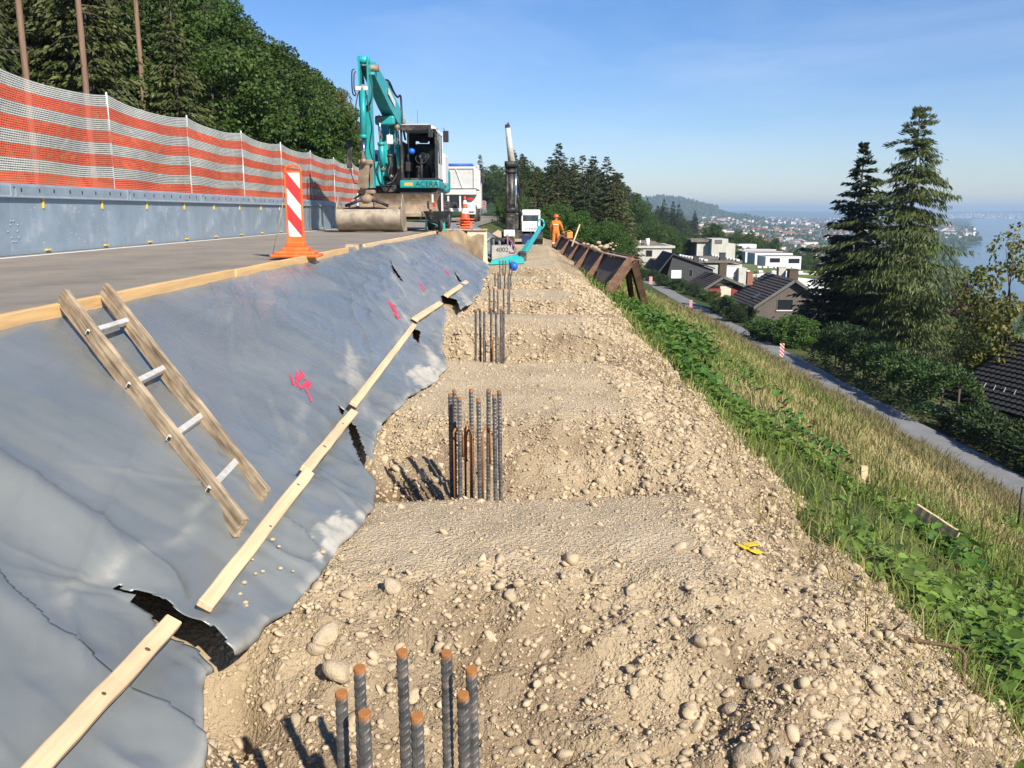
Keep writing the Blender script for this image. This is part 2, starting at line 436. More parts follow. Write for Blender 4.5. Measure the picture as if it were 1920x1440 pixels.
# pale broken rim of the asphalt
rim_m = mat('asphalt_rim', (0.36, 0.33, 0.28), 0.95, var=0.25, scale=9, bump=0.6, bscale=90)
ys = np.arange(1.0, 27.2, 0.12)
e = 0.012 * fbm(ys * 1.7, ys * 0, 77, 4)
V = np.concatenate([np.stack([-3.10 + e, ys, 0 * ys + ROAD_Z + 0.005], 1), np.stack([-3.03 + e * 1.3, ys, 0 * ys + ROAD_Z + 0.012], 1), np.stack([-2.99 + e * 1.3, ys, 0 * ys + ROAD_Z - 0.06], 1)])
N = len(ys); i = np.arange(N - 1)
Fq = np.concatenate([np.stack([i, i + N, i + N + 1, i + 1], 1), np.stack([i + N, i + 2 * N, i + 2 * N + 1, i + N + 1], 1)])
structure('road_edge', mesh_np('road_edge', V, Fq), rim_m)

# -------- path down the slope
path_m = mat('path_asphalt', (0.2, 0.2, 0.2), 0.9, var=0.2, scale=0.8, bump=0.3, bscale=60)
ys = np.arange(-12, 130, 1.0)
wl_ = 15.85 + 0.12 * fbm(ys * 0.4, ys * 0, 6, 2); wr_ = 17.6 + 0.1 * fbm(ys * 0.4, ys * 0, 8, 2)
V = np.concatenate([np.stack([wl_, ys, 0 * ys - 7.42], 1), np.stack([wr_, ys, 0 * ys - 7.46], 1)]); N = len(ys); i = np.arange(N - 1)
structure('path', mesh_np('path', V, np.stack([i, i + N, i + N + 1, i + 1], 1)), path_m)

# -------- the spoil platform
dm = bpy.data.materials.new('spoil'); dm.use_nodes = True
n, l = dm.node_tree.nodes, dm.node_tree.links
b = n['Principled BSDF']; b.inputs['Roughness'].default_value = 0.97; b.inputs['Specular IOR Level'].default_value = 0.12
t = n.new('ShaderNodeTexCoord')
n1 = n.new('ShaderNodeTexNoise'); n1.inputs['Scale'].default_value = 1.6; n1.inputs['Detail'].default_value = 9; n1.inputs['Roughness'].default_value = 0.68
n2 = n.new('ShaderNodeTexNoise'); n2.inputs['Scale'].default_value = 55; n2.inputs['Detail'].default_value = 5; n2.inputs['Roughness'].default_value = 0.7
v1 = n.new('ShaderNodeTexVoronoi'); v1.inputs['Scale'].default_value = 48
v2 = n.new('ShaderNodeTexVoronoi'); v2.inputs['Scale'].default_value = 115
for q in (n1, n2, v1, v2): l.new(t.outputs['Object'], q.inputs['Vector'])
r1 = n.new('ShaderNodeValToRGB'); cr = r1.color_ramp
cr.elements[0].position = 0.3; cr.elements[0].color = (0.34, 0.25, 0.15, 1)
cr.elements[1].position = 0.62; cr.elements[1].color = (0.52, 0.41, 0.262, 1)
l.new(n1.outputs['Fac'], r1.inputs['Fac'])
s2 = n.new('ShaderNodeMapRange'); s2.inputs['To Min'].default_value = 0.82; s2.inputs['To Max'].default_value = 1.18
l.new(n2.outputs['Fac'], s2.inputs['Value'])
sc = n.new('ShaderNodeVectorMath'); sc.operation = 'SCALE'; l.new(r1.outputs['Color'], sc.inputs[0]); l.new(s2.outputs['Result'], sc.inputs['Scale'])
da = n.new('ShaderNodeAttribute'); da.attribute_name = 'dark_soil'
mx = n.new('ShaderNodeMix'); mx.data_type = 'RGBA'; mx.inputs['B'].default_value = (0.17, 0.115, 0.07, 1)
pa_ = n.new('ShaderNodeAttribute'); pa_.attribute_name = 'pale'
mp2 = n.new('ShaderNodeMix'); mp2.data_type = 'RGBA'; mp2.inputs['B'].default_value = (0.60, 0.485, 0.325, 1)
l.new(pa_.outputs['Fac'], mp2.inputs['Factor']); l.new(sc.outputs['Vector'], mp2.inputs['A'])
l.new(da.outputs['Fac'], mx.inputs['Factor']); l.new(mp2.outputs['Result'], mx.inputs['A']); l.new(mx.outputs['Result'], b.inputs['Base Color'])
ad = n.new('ShaderNodeMath'); ad.operation = 'MULTIPLY_ADD'; ad.inputs[1].default_value = 0.5
l.new(v2.outputs['Distance'], ad.inputs[0]); l.new(v1.outputs['Distance'], ad.inputs[2])
a2 = n.new('ShaderNodeMath'); a2.operation = 'MULTIPLY_ADD'; a2.inputs[1].default_value = -1.2
l.new(n2.outputs['Fac'], a2.inputs[0]); l.new(ad.outputs[0], a2.inputs[2])
bp = n.new('ShaderNodeBump'); bp.invert = True; bp.inputs['Strength'].default_value = 0.9; bp.inputs['Distance'].default_value = 0.014
l.new(a2.outputs[0], bp.inputs['Height']); l.new(bp.outputs['Normal'], b.inputs['Normal'])
yv = [1.2]
while yv[-1] < 64: yv.append(yv[-1] + max(0.017, 0.0065 * yv[-1]))
yv = np.array(yv); xv = np.arange(-2.0, 2.75, 0.024)
GX, GY = np.meshgrid(xv, yv)
GZ = dirt_z(GX, GY)
me = mesh_np('spoil_ground', np.stack([GX, GY, GZ], -1).reshape(-1, 3), grid_faces(*GX.shape), True)
dark_soil = np.zeros_like(GX)
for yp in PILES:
    dark_soil = np.maximum(dark_soil, np.exp(-((GX + 0.78) / 0.32) ** 2 - ((GY - yp - 0.25) / 0.4) ** 2))  # darker brown patch at the left corner of each pit
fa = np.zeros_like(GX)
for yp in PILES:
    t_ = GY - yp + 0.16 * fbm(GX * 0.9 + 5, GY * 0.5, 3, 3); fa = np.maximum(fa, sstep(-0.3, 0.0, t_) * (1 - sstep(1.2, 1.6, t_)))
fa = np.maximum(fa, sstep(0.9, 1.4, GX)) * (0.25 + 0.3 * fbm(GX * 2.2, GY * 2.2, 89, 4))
dark_soil = np.clip(np.maximum(fa, 0) + dark_soil * 1.2 + 0.5 * sstep(0.3, 0.8, fbm(GX * 1.3, GY * 1.1, 88, 4)) * sstep(0.9, 1.6, GX), 0, 0.9)
at_ = me.attributes.new('dark_soil', 'FLOAT', 'POINT'); at_.data.foreach_set('value', dark_soil.ravel().astype(np.float32))
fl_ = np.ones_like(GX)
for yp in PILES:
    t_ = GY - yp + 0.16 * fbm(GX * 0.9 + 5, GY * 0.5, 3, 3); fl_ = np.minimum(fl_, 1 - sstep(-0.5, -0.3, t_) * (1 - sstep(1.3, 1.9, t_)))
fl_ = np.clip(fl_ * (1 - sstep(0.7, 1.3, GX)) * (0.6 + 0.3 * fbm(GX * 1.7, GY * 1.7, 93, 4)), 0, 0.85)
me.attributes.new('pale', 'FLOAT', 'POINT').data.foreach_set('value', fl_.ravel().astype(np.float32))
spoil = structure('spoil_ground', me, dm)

# -------- stones: the largest are parts of the ground, the rest one mass of gravel
stone_m = mat('stone', (0.46, 0.37, 0.25), 0.95, var=0.2, scale=2.2, bump=0.5, bscale=7, rnd=0.13, spec=0.15, dirt=(0.42, 0.325, 0.205), dirt_amt=0.45, dscale=2.5)
def rock_verts(sub, seed, sq):
    bm = bmesh.new(); bmesh.ops.create_icosphere(bm, subdivisions=sub, radius=1)
    V = np.array([v.co[:] for v in bm.verts]); F = np.array([[v.index for v in f.verts] for f in bm.faces]); bm.free()
    rg = np.random.default_rng(seed); d = np.zeros(len(V))
    for _ in range(5):
        k = rg.normal(size=3) * 1.6; d += 0.09 * np.sin(V @ k + rg.uniform(0, 6))
    # a few flat facets
    W = V * (1 + d)[:, None]
    for _ in range(7):
        nn = rg.normal(size=3); nn /= np.linalg.norm(nn); h = rg.uniform(0.55, 0.88)
        q = W @ nn; W = W - np.maximum(q - h, 0)[:, None] * nn
    return W * np.array(sq), F
ROCKS = [rock_verts(2, s, (1, 0.6 + 0.4 * (s % 5) / 4, 0.5 + 0.3 * (s % 3) / 2)) for s in range(10)]
ROCK1 = [rock_verts(2, s + 50, (1, 0.65 + 0.35 * (s % 4) / 3, 0.55 + 0.3 * (s % 3) / 2)) for s in range(8)]
ico0 = rock_verts(1, 99, (1, .8, .7)); 
ICO = []
for s in range(6):
    bm = bmesh.new(); bmesh.ops.create_icosphere(bm, subdivisions=1, radius=1)
    V = np.array([v.co[:] for v in bm.verts]); F = np.array([[v.index for v in f.verts] for f in bm.faces]); bm.free()
    ICO.append((V * (1, .8, .62), F))
# octahedral grit for the finest
OCT_V = np.array([[1, 0, 0], [0, .8, 0], [-1, 0, 0], [0, -.8, 0], [0, 0, .7], [0, 0, -.7]], float)
OCT_F = np.array([[0, 1, 4], [1, 2, 4], [2, 3, 4], [3, 0, 4], [1, 0, 5], [2, 1, 5], [3, 2, 5], [0, 3, 5]])
def zone_density(X, Y):
    f = np.zeros_like(X)
    for i, yp in enumerate(PILES):
        t = Y - yp + 0.16 * fbm(X * 0.9 + 5, Y * 0.5, 3, 3); f = np.maximum(f, sstep(-0.1, 0.2, t) * (1 - sstep(1.35, 1.75, t)))
    w = np.clip(0.045 + 0.1 * sstep(-0.8, -1.0, X) + 0.85 * f + 0.95 * sstep(0.75, 1.3, X), 0, 1.1)
    return w * (0.45 + 0.8 * sstep(-0.2, 0.5, fbm(X * 1.1, Y * 1.1, 71, 3)))
def scatter(n, ymin, ymax, xmin=-1.0, xmax=2.3, p=1.0):
    """accepts more stones near the eye"""
    X = RNG.uniform(xmin, xmax, n * 4); u = RNG.uniform(0, 1, n * 4)
    Y = ymin * (ymax / ymin) ** (u ** p)
    keep = RNG.uniform(0, 1, n * 4) < zone_density(X, Y)
    X, Y = X[keep][:n], Y[keep][:n]
    return X, Y
def merged(protos, X, Y, Z, S, flat=0.6):
    Vs, Fs = [], []; off = 0
    n = len(X); which = RNG.integers(0, len(protos), n); a = RNG.uniform(0, 6.283, n); tx = RNG.normal(0, 0.35, n); ty = RNG.normal(0, 0.35, n)
    for pi, (V, F) in enumerate(protos):
        ix = np.where(which == pi)[0]
        if not len(ix): continue
        ca, sa = np.cos(a[ix]), np.sin(a[ix])
        v = V[None] * S[ix, None, None]
        x = v[..., 0] * ca[:, None] - v[..., 1] * sa[:, None]; y = v[..., 0] * sa[:, None] + v[..., 1] * ca[:, None]
        z = v[..., 2] + x * np.tan(tx[ix])[:, None] * 0.6 + y * np.tan(ty[ix])[:, None] * 0.6
        P = np.stack([x + X[ix, None], y + Y[ix, None], z + Z[ix, None]], -1)
        k = V.shape[0]
        Vs.append(P.reshape(-1, 3)); Fs.append((F[None] + (np.arange(len(ix)) * k)[:, None, None] + off).reshape(-1, 3)); off += len(ix) * k
    return np.concatenate(Vs), np.concatenate(Fs)
rock_me = []
for i, (V, F) in enumerate(ROCKS):
    me = mesh_np('stone', V, F, True); me.materials.append(stone_m); rock_me.append(me)
X, Y = scatter(300, 2.3, 13, 0 - 0.95, 2.1, 1.25)
# a few big cobbles seen in the photo
known = [(1168, 1180, .075), (1150, 1148, .055), (1118, 1138, .06), (1040, 748, .14), (1020, 765, .1), (1060, 800, .09), (620, 1185, .15), (590, 1215, .09), (1575, 1340, .12),
         (1410, 1420, .13), (1470, 1415, .11), (1830, 1330, .11), (1510, 1085, .09), (1640, 1255, .09), (1695, 1270, .07), (1330, 1180, .07), (1450, 1200, .08), (700, 1150, .06),
         (1210, 905, .07), (960, 800, .06), (1110, 870, .08), (1490, 1060, .08), (1600, 1310, .1), (1370, 1330, .09), (1245, 1305, .06), (820, 905, .13), (790, 880, .1), (1545, 1225, .08),
         (1700, 1215, .07), (1760, 1355, .09), (1250, 770, .1), (1190, 800, .08)]
S = np.clip(RNG.lognormal(math.log(0.027), 0.36, len(X)), 0.017, 0.075) * (0.85 + 0.04 * Y)
Z = dirt_z(X, Y)
lst = list(zip(X, Y, Z, S))
for px, py, s in known:
    p = PZ(px, py, 0.0)
    for _ in range(14): p = p.lerp(PZ(px, py, float(dirt_z(p.x, p.y))), 0.5)
    lst.insert(0, (p.x, p.y, float(dirt_z(p.x, p.y)) - 0.1 * s, s * 0.5))
for i, (x, y, z, s) in enumerate(lst[:300]):
    o = bpy.data.objects.new('stone', rock_me[i % len(rock_me)]); COL.objects.link(o); o.parent = spoil
    o.location = (x, y, z + s * 0.02); o.scale = (s, s, s)
    o.rotation_euler = (random.gauss(0, 0.3), random.gauss(0, 0.3), random.uniform(0, 6.28))
X, Y = scatter(9500, 2.3, 24, -1.3, 2.3, 1.0)
S = np.clip(RNG.lognormal(math.log(0.0145), 0.42, len(X)), 0.008, 0.05) * (0.7 + 0.075 * Y)
V1, F1 = merged(ROCK1, X, Y, dirt_z(X, Y) + S * 0.1, S)
X, Y = scatter(30000, 2.3, 26, -1.3, 2.4, 1.0)
S = np.clip(RNG.lognormal(math.log(0.0082), 0.4, len(X)), 0.004, 0.02) * (0.6 + 0.11 * Y)
V2, F2 = merged(ICO[:1], X, Y, dirt_z(X, Y) + S * 0.15, S)
X = RNG.uniform(-1.3, 2.3, 30000); Y = 2.3 * (14 / 2.3) ** RNG.uniform(0, 1, 30000)
S = np.clip(RNG.lognormal(math.log(0.0045), 0.35, len(X)), 0.0025, 0.01) * (0.5 + 0.16 * Y)
V3, F3 = merged([(OCT_V, OCT_F)], X, Y, dirt_z(X, Y) + S * 0.2, S)
F = np.concatenate([F1, F2 + len(V1), F3 + len(V1) + len(V2)])
gravel = link('gravel', mesh_np('gravel', np.concatenate([V1, V2, V3]), F, True), mat('gravel_stone', (0.45, 0.355, 0.23), 0.95, var=0.3, scale=14, spec=0.15), spoil)
gravel['kind'] = 'stuff'

# ================================================================== PLASTIC SHEETS ON THE BANK
XE = [(1.0, -1.0), (2.38, -1.01), (2.8, -1.16), (2.97, -1.11), (3.4, -1.0), (4.0, -0.906), (4.5, -0.87), (4.97, -0.915), (5.4, -0.98), (6.0, -1.1), (6.7, -1.13), (7.6, -1.02), (8.6, -0.9), (9.35, -0.85), (10.2, -0.98),
      (11.5, -1.12), (13.7, -1.25), (15.0, -1.1), (17.1, -0.92), (19, -0.98), (22.7, -0.98), (25, -1.05), (27.6, -1.15)]
XE = np.array(XE)
def sheet_pt(S, Y, lift=0.0):
    """S 0..1 down the bank (0 = on the asphalt rim), Y along the road"""
    S = np.asarray(S, float); Y = np.asarray(Y, float)
    xe = np.interp(Y, XE[:, 0], XE[:, 1]) + 0.02 * fbm(Y * 4, Y * 0, 15, 3)
    ze = np.maximum(dirt_z(xe, Y, False), -0.03 + 0.45 * np.maximum(0, -0.93 - xe)) + 0.03 + 0.012 * vnoise(Y * 3, Y * 0, 5)
    f0 = 0.10
    t = np.clip((S - f0) / (1 - f0), 0, 1)
    x = np.where(S < f0, -3.06 + (S / f0) * 0.2, -2.86 + t * (xe + 2.86))
    z = np.where(S < f0, ROAD_Z + 0.014, ROAD_Z + 0.014 + t * (ze - ROAD_Z - 0.014))
    # the bank is straight from the rim to just above the batten, then follows the ground
    z = z + np.where(S < f0, 0, 0.05 * np.sin(np.pi * np.clip(t, 0, 1)) ** 1.0 * (t > 0))
    s = t * 2.2
    env = np.sin(np.pi * np.clip(t, 0, 1)) ** 0.45 * (S > f0)
    # long creases running down the bank towards the eye
    c = 0.93 * s + 0.355 * Y; a = 0.355 * s - 0.93 * Y
    w = (1 - np.abs(vnoise(c * 4.2 + 0.5 * vnoise(c * 2, a * 1.1, 4), a * 0.42, 7))) ** 5
    w2 = (1 - np.abs(vnoise(c * 9.5 + 0.4 * vnoise(c * 3, a * 2, 9), a * 0.7 + 9, 13))) ** 7
    k = 0.55 + 0.55 * sstep(5.0, 8.5, Y)
    d = env * (0.026 * k * w + 0.012 * k * w2)
    d = d + env * 0.018 * fbm(s * 1.1 + 3, Y * 0.8, 19, 3)
    # fan of folds gathered at the feet (low end)
    lo = sstep(0.6, 0.95, t)
    d = d + lo * (0.03 * fbm(s * 3, Y * 3.1, 23, 3) + 0.04 * (1 - np.abs(vnoise(Y * 3.4 + s, s * 1.2, 29))) ** 5) * (t < 0.995)
    # one broad roll near the eye
    yl = 3.36 - 0.34 * t
    d = d + env * 0.085 * np.exp(-((Y - yl) / 0.12) ** 2) * sstep(0.1, 0.4, t)
    yl = 2.72 - 0.25 * t
    d = d + env * 0.03 * np.exp(-((Y - yl) / 0.09) ** 2)
    # tight creases radiating from pinned points
    for (qt, qy, rr0, ph) in ((0.74, 3.95, 0.55, 0.3), (0.80, 2.97, 0.5, 1.1), (0.84, 4.62, 0.45, 2.0), (0.84, 6.2, 0.6, 0.7), (0.8, 11.0, 0.9, 1.7), (0.05, 14.6, 1.3, 0.2), (0.05, 8.3, 0.8, 2.2)):
        ds, dy = s - qt * 2.2, Y - qy; rad_ = np.hypot(ds, dy) + 1e-6; an = np.arctan2(ds, dy)
        d = d + env * 0.012 * np.exp(-(rad_ / rr0) ** 1.5) * sstep(0.0, 0.12, rad_) * (1 - np.abs(vnoise(an * 4.5 + ph * 7, rad_ * 0.7, 61))) ** 3
    # fine crumple
    d = d + env * 0.0015 * fbm(s * 9, Y * 6, 33, 2)
    d = d * (1 - 0.9 * np.exp(-((x + 1.3) / 0.1) ** 2)) + lift
    return np.stack([x + d * 0.505, Y, z + d * 0.863], -1)

sm = bpy.data.materials.new('plastic_sheet'); sm.use_nodes = True
n, l = sm.node_tree.nodes, sm.node_tree.links
b = n['Principled BSDF']
t = n.new('ShaderNodeTexCoord')
n1 = n.new('ShaderNodeTexNoise'); n1.inputs['Scale'].default_value = 1.5; n1.inputs['Detail'].default_value = 6
n2 = n.new('ShaderNodeTexNoise'); n2.inputs['Scale'].default_value = 16; n2.inputs['Detail'].default_value = 8; n2.inputs['Roughness'].default_value = 0.7
l.new(t.outputs['Object'], n1.inputs['Vector']); l.new(t.outputs['Object'], n2.inputs['Vector'])
r1 = n.new('ShaderNodeValToRGB'); r1.color_ramp.elements[0].position = 0.35; r1.color_ramp.elements[0].color = (0.146, 0.160, 0.158, 1)
r1.color_ramp.elements[1].position = 0.7; r1.color_ramp.elements[1].color = (0.186, 0.199, 0.196, 1)
l.new(n1.outputs['Fac'], r1.inputs['Fac'])
da = n.new('ShaderNodeAttribute'); da.attribute_name = 'dust'
m1 = n.new('ShaderNodeMath'); m1.operation = 'MULTIPLY_ADD'; m1.inputs[1].default_value = 2.0; m1.inputs[2].default_value = -0.05
l.new(n2.outputs['Fac'], m1.inputs[0])
m2 = n.new('ShaderNodeMath'); m2.operation = 'MULTIPLY'; m2.use_clamp = True
l.new(m1.outputs[0], m2.inputs[0]); l.new(da.outputs['Fac'], m2.inputs[1])
m3 = n.new('ShaderNodeMath'); m3.operation = 'MULTIPLY'; m3.use_clamp = True; l.new(m2.outputs[0], m3.inputs[0]); m3.inputs[1].default_value = 0.9
mx = n.new('ShaderNodeMix'); mx.data_type = 'RGBA'; mx.inputs['B'].default_value = (0.43, 0.40, 0.335, 1)
l.new(m3.outputs[0], mx.inputs['Factor']); l.new(r1.outputs['Color'], mx.inputs['A']); l.new(mx.outputs['Result'], b.inputs['Base Color'])
rr = n.new('ShaderNodeMapRange'); rr.inputs['To Min'].default_value = 0.25; rr.inputs['To Max'].default_value = 0.85
l.new(m3.outputs[0], rr.inputs['Value']); l.new(rr.outputs['Result'], b.inputs['Roughness'])
b.inputs['Specular IOR Level'].default_value = 0.55
b3 = n.new('ShaderNodeTexNoise'); b3.inputs['Scale'].default_value = 5; b3.inputs['Detail'].default_value = 7; l.new(t.outputs['Object'], b3.inputs['Vector'])
bp = n.new('ShaderNodeBump'); bp.inputs['Strength'].default_value = 0.1; bp.inputs['Distance'].default_value = 0.03
l.new(b3.outputs['Fac'], bp.inputs['Height'])
fl = n.new('ShaderNodeAttribute'); fl.attribute_name = 'flow'
c3 = n.new('ShaderNodeTexNoise'); c3.inputs['Scale'].default_value = 1.0; c3.inputs['Detail'].default_value = 5; c3.inputs['Roughness'].default_value = 0.6; c3.inputs['Distortion'].default_value = 0.5
l.new(fl.outputs['Vector'], c3.inputs['Vector'])
c4 = n.new('ShaderNodeMath'); c4.operation = 'SUBTRACT'; c4.inputs[1].default_value = 0.5; l.new(c3.outputs['Fac'], c4.inputs[0])
c5 = n.new('ShaderNodeMath'); c5.operation = 'ABSOLUTE'; l.new(c4.outputs[0], c5.inputs[0])
c6 = n.new('ShaderNodeMapRange'); c6.inputs['From Max'].default_value = 0.09; c6.inputs['To Min'].default_value = 1; c6.inputs['To Max'].default_value = 0; l.new(c5.outputs[0], c6.inputs['Value'])
bq = n.new('ShaderNodeBump'); bq.inputs['Strength'].default_value = 0.32; bq.inputs['Distance'].default_value = 0.012
sx_ = n.new('ShaderNodeSeparateXYZ'); l.new(fl.outputs['Vector'], sx_.inputs['Vector'])
cz_ = n.new('ShaderNodeMapRange'); cz_.inputs['From Min'].default_value = -30; cz_.inputs['From Max'].default_value = 30; cz_.inputs['To Min'].default_value = 0.15; l.new(sx_.outputs['Z'], cz_.inputs['Value'])
cm_ = n.new('ShaderNodeMath'); cm_.operation = 'MULTIPLY'; l.new(c6.outputs['Result'], cm_.inputs[0]); l.new(cz_.outputs['Result'], cm_.inputs[1])
l.new(cm_.outputs[0], bq.inputs['Height']); l.new(bp.outputs['Normal'], bq.inputs['Normal']); l.new(bq.outputs['Normal'], b.inputs['Normal'])

def in_poly(P, poly):
    x, y = P[..., 0], P[..., 1]; ins = np.zeros(x.shape, bool); k = len(poly)
    for i in range(k):
        (x1, y1), (x2, y2) = poly[i], poly[(i + 1) % k]
        c = ((y1 > y) != (y2 > y)) & (x < (x2 - x1) * (y - y1) / (y2 - y1 + 1e-12) + x1)
        ins ^= c
    return ins
def dust_of(V, S, Y):
    px = proj_np(V)
    t = np.clip((S - 0.1) / 0.9, 0, 1); s = t * 2.2
    c = 0.93 * s + 0.355 * Y; a = 0.355 * s - 0.93 * Y
    streak = sstep(0.45, 1.0, vnoise(c * 7, a * 0.5, 3) + 0.35 * vnoise(c * 22, a * 1.6, 8))
    d = 0.5 * streak * sstep(4.0, 8, Y) + 0.4 * sstep(0.3, 1.0, fbm(s * 1.6, Y * 1.1, 44, 4)) * (0.1 + 0.3 * sstep(4.5, 7, Y) + 0.5 * sstep(0.75, 1, t))
    d = d + 0.22 * sstep(5, 12, Y) * sstep(-0.2, 0.6, fbm(s * 2, Y * 0.8, 46, 3))
    d = d + 0.55 * sstep(0.97, 1.0, t) * (vnoise(Y * 6, Y * 0, 2) > -0.2)
    # dried slurry at the foot of the bank and scuffs along the battens
    g = np.exp(-((px[..., 0] - 648) / 62) ** 2 - ((px[..., 1] - 1012) / 50) ** 2) + 0.28 * fbm(px[..., 0] / 26, px[..., 1] / 26, 5, 3)
    d = d + 0.95 * sstep(0.42, 0.55, g)
    g = np.exp(-((px[..., 0] - 800) / 40) ** 2 - ((px[..., 1] - 705) / 22) ** 2) + 0.3 * fbm(px[..., 0] / 14, px[..., 1] / 14, 6, 3)
    d = d + 0.9 * sstep(0.45, 0.6, g)
    g = np.exp(-((s - 1.62) / 0.05) ** 2) * sstep(0.1, 0.7, fbm(Y * 2.1, s * 4, 12, 3))
    return np.clip(d + 0.35 * g, 0, 1)
SLITS = [  # torn places, in photo pixels on the sheet
    [(648, 783), (668, 800), (684, 846), (716, 893), (712, 908), (678, 870), (658, 822)],
    [(826, 553), (858, 562), (864, 586), (832, 580)],
    [(770, 612), (788, 622), (786, 644), (776, 636)],
    [(732, 488), (738, 500), (758, 530), (752, 526), (738, 510)],
    [(850, 506), (866, 528), (860, 528)],
    [(634, 760), (648, 770), (640, 779)]]
def make_sheet(name, label, y0, y1, lift, keep):
    yy = [y0]
    while yy[-1] < y1: yy.append(yy[-1] + max(0.014, 0.0034 * yy[-1] ** 1.25))
    yy = np.array(yy); ss = np.concatenate([np.linspace(0, 0.1, 4)[:-1], np.linspace(0.1, 1, 150)])
    SS, YY = np.meshgrid(ss, yy)
    lf = lift(SS, YY) if callable(lift) else lift
    V = sheet_pt(SS, YY, lf)
    F = grid_faces(*SS.shape)
    cS = SS.ravel()[F].mean(1); cY = YY.ravel()[F].mean(1)
    ok = keep(cS, cY)
    fp = proj_np(V.reshape(-1, 3)[F].mean(1))
    for sl in SLITS: ok &= ~in_poly(fp, sl)
    me = mesh_np(name, V.reshape(-1, 3), F[ok], True)
    bm = bmesh.new(); bm.from_mesh(me); bmesh.ops.delete(bm, geom=[v for v in bm.verts if not v.link_faces], context='VERTS')
    bm.to_mesh(me); bm.free()
    W = np.zeros(len(me.vertices) * 3, np.float32); me.vertices.foreach_get('co', W); W = W.reshape(-1, 3).astype(float)
    # rows survive in order: recover s from the vertex place
    keepv = np.zeros(SS.size, bool); keepv[np.unique(F[ok])] = True
    me.attributes.new('dust', 'FLOAT', 'POINT').data.foreach_set('value', dust_of(W, SS.ravel()[keepv], YY.ravel()[keepv]).astype(np.float32))
    t_ = np.clip((SS.ravel()[keepv] - 0.1) / 0.9, 0, 1) * 2.2; y_ = YY.ravel()[keepv]
    fv = np.stack([(0.93 * t_ + 0.355 * y_) * 5.5, (0.355 * t_ - 0.93 * y_) * 0.9, sstep(4.0, 8.0, y_) * 60 - 30], 1).astype(np.float32)
    me.attributes.new('flow', 'FLOAT_VECTOR', 'POINT').data.foreach_set('vector', fv.ravel())
    o = link(name, me, sm); base = Vector((-2.0, (y0 + y1) / 2, 0))
    me.transform(Matrix.Translation(-base)); o.location = base
    md = o.modifiers.new('thick', 'SOLIDIFY'); md.thickness = 0.003; md.offset = 0
    return tag(o, label, 'plastic sheet')
def liftA(S, Y):
    t = np.clip((S - 0.1) / 0.9, 0, 1)
    return 0.062 * np.exp(-np.maximum(Y - 2.95, 0) / 0.16) * sstep(0.76, 0.86, t) * (1 - 0.4 * sstep(0.9, 1, t)) * (Y > 2.93)
sheetA = make_sheet('plastic_sheet', 'long blue grey plastic sheet pinned over the bank below the road, under the ladder', 2.35, 27.3, liftA,
                    lambda S, Y: ~((S > 0.785) & (Y < 2.955 + 0.012 * fbm(S * 40, S * 0, 3, 3)) & (Y > 2.945 - 0.42 * (S - 0.785) + 0.012 * fbm(S * 30, S * 0, 6, 3))))
def edgeB(S):
    return np.interp(S, [0, 0.2, 0.45, 0.7, 0.76, 0.85, 0.93, 1.0], [3.3, 3.12, 2.93, 2.62, 2.56, 2.52, 2.50, 2.48])
sheetB = make_sheet('plastic_sheet', 'smaller blue grey plastic sheet lapped over the long sheet, a crumpled fold at its corner', 0.9, 3.3,
                    lambda S, Y: 0.016 + 0.05 * np.exp(-((Y - edgeB(S) + 0.02) / 0.05) ** 2) * sstep(0.2, 0.6, vnoise(S * 9, S * 0, 4)) * (S < 0.7),
                    lambda S, Y: Y < edgeB(S) + 0.008 * fbm(S * 30, S * 0, 9, 2))

def sheet_frame(t, Y, lift=0.0):
    S = 0.1 + 0.9 * t
    return Vector(sheet_pt(np.array(S), np.array(float(Y)), lift).tolist())
# sprayed marks on the sheet
spray = mat('spray_paint', (0.72, 0.05, 0.09), 0.6, var=0.25, scale=30)
def sheet_hit(px, py):
    """where the eye's ray meets the sheet"""
    lo = None; r = ray(px, py)
    best = None
    Y = np.linspace(2.0, 26, 1); 
    ts = np.linspace(1.0, 26, 1600)
    P = np.array(CAM)[None] + np.array(r)[None] * (ts / r.y)[:, None]
    xe = np.interp(P[:, 1], XE[:, 0], XE[:, 1])
    t = (P[:, 0] + 2.86) / (xe + 2.86)
    Q = sheet_pt(0.1 + 0.9 * np.clip(t, 0, 1), P[:, 1])
    below = np.where(P[:, 2] < Q[:, 2])[0]
    i = below[0] if len(below) else len(ts) - 1
    return Vector(Q[i].tolist()) + Vector((0.505, 0, 0.863)) * 0.006
def stroke(mb, pts, w):
    P = [sheet_hit(*p) for p in pts]
    for a, c in zip(P[:-1], P[1:]):
        d = (c - a); d.normalize(); s = d.cross(Vector((0.505, 0, 0.863))).normalized() * w * 0.5
        mb.add([a - s, c - s, c + s, a + s], [(0, 1, 2, 3)])
mb = MB()
for pts in ([(541, 704), (543, 722), (550, 728)], [(552, 698), (555, 712), (551, 726)], [(560, 696), (566, 706), (556, 716), (562, 700)], [(566, 712), (574, 716), (566, 724), (575, 730), (580, 722)],
            [(556, 730), (566, 726), (578, 718)], [(568, 730), (574, 742), (578, 754)], [(548, 716), (560, 728), (580, 724)]):
    stroke(mb, pts, 0.017)
mark = mb.build('spray_mark', spray, sheetA, True); mark['label'] = 'sprayed red number scrawl'
for pts in ([(728, 566), (738, 582), (746, 598)], [(732, 568), (742, 586), (749, 596)], [(736, 572), (744, 576)]), ([(783, 530), (796, 548)], [(786, 531), (798, 545)]), ([(834, 507), (844, 524)], [(837, 508), (846, 522)]):
    mb = MB()
    for q in pts: stroke(mb, q, 0.04)
    mb.build('spray_mark', spray, sheetA, True)

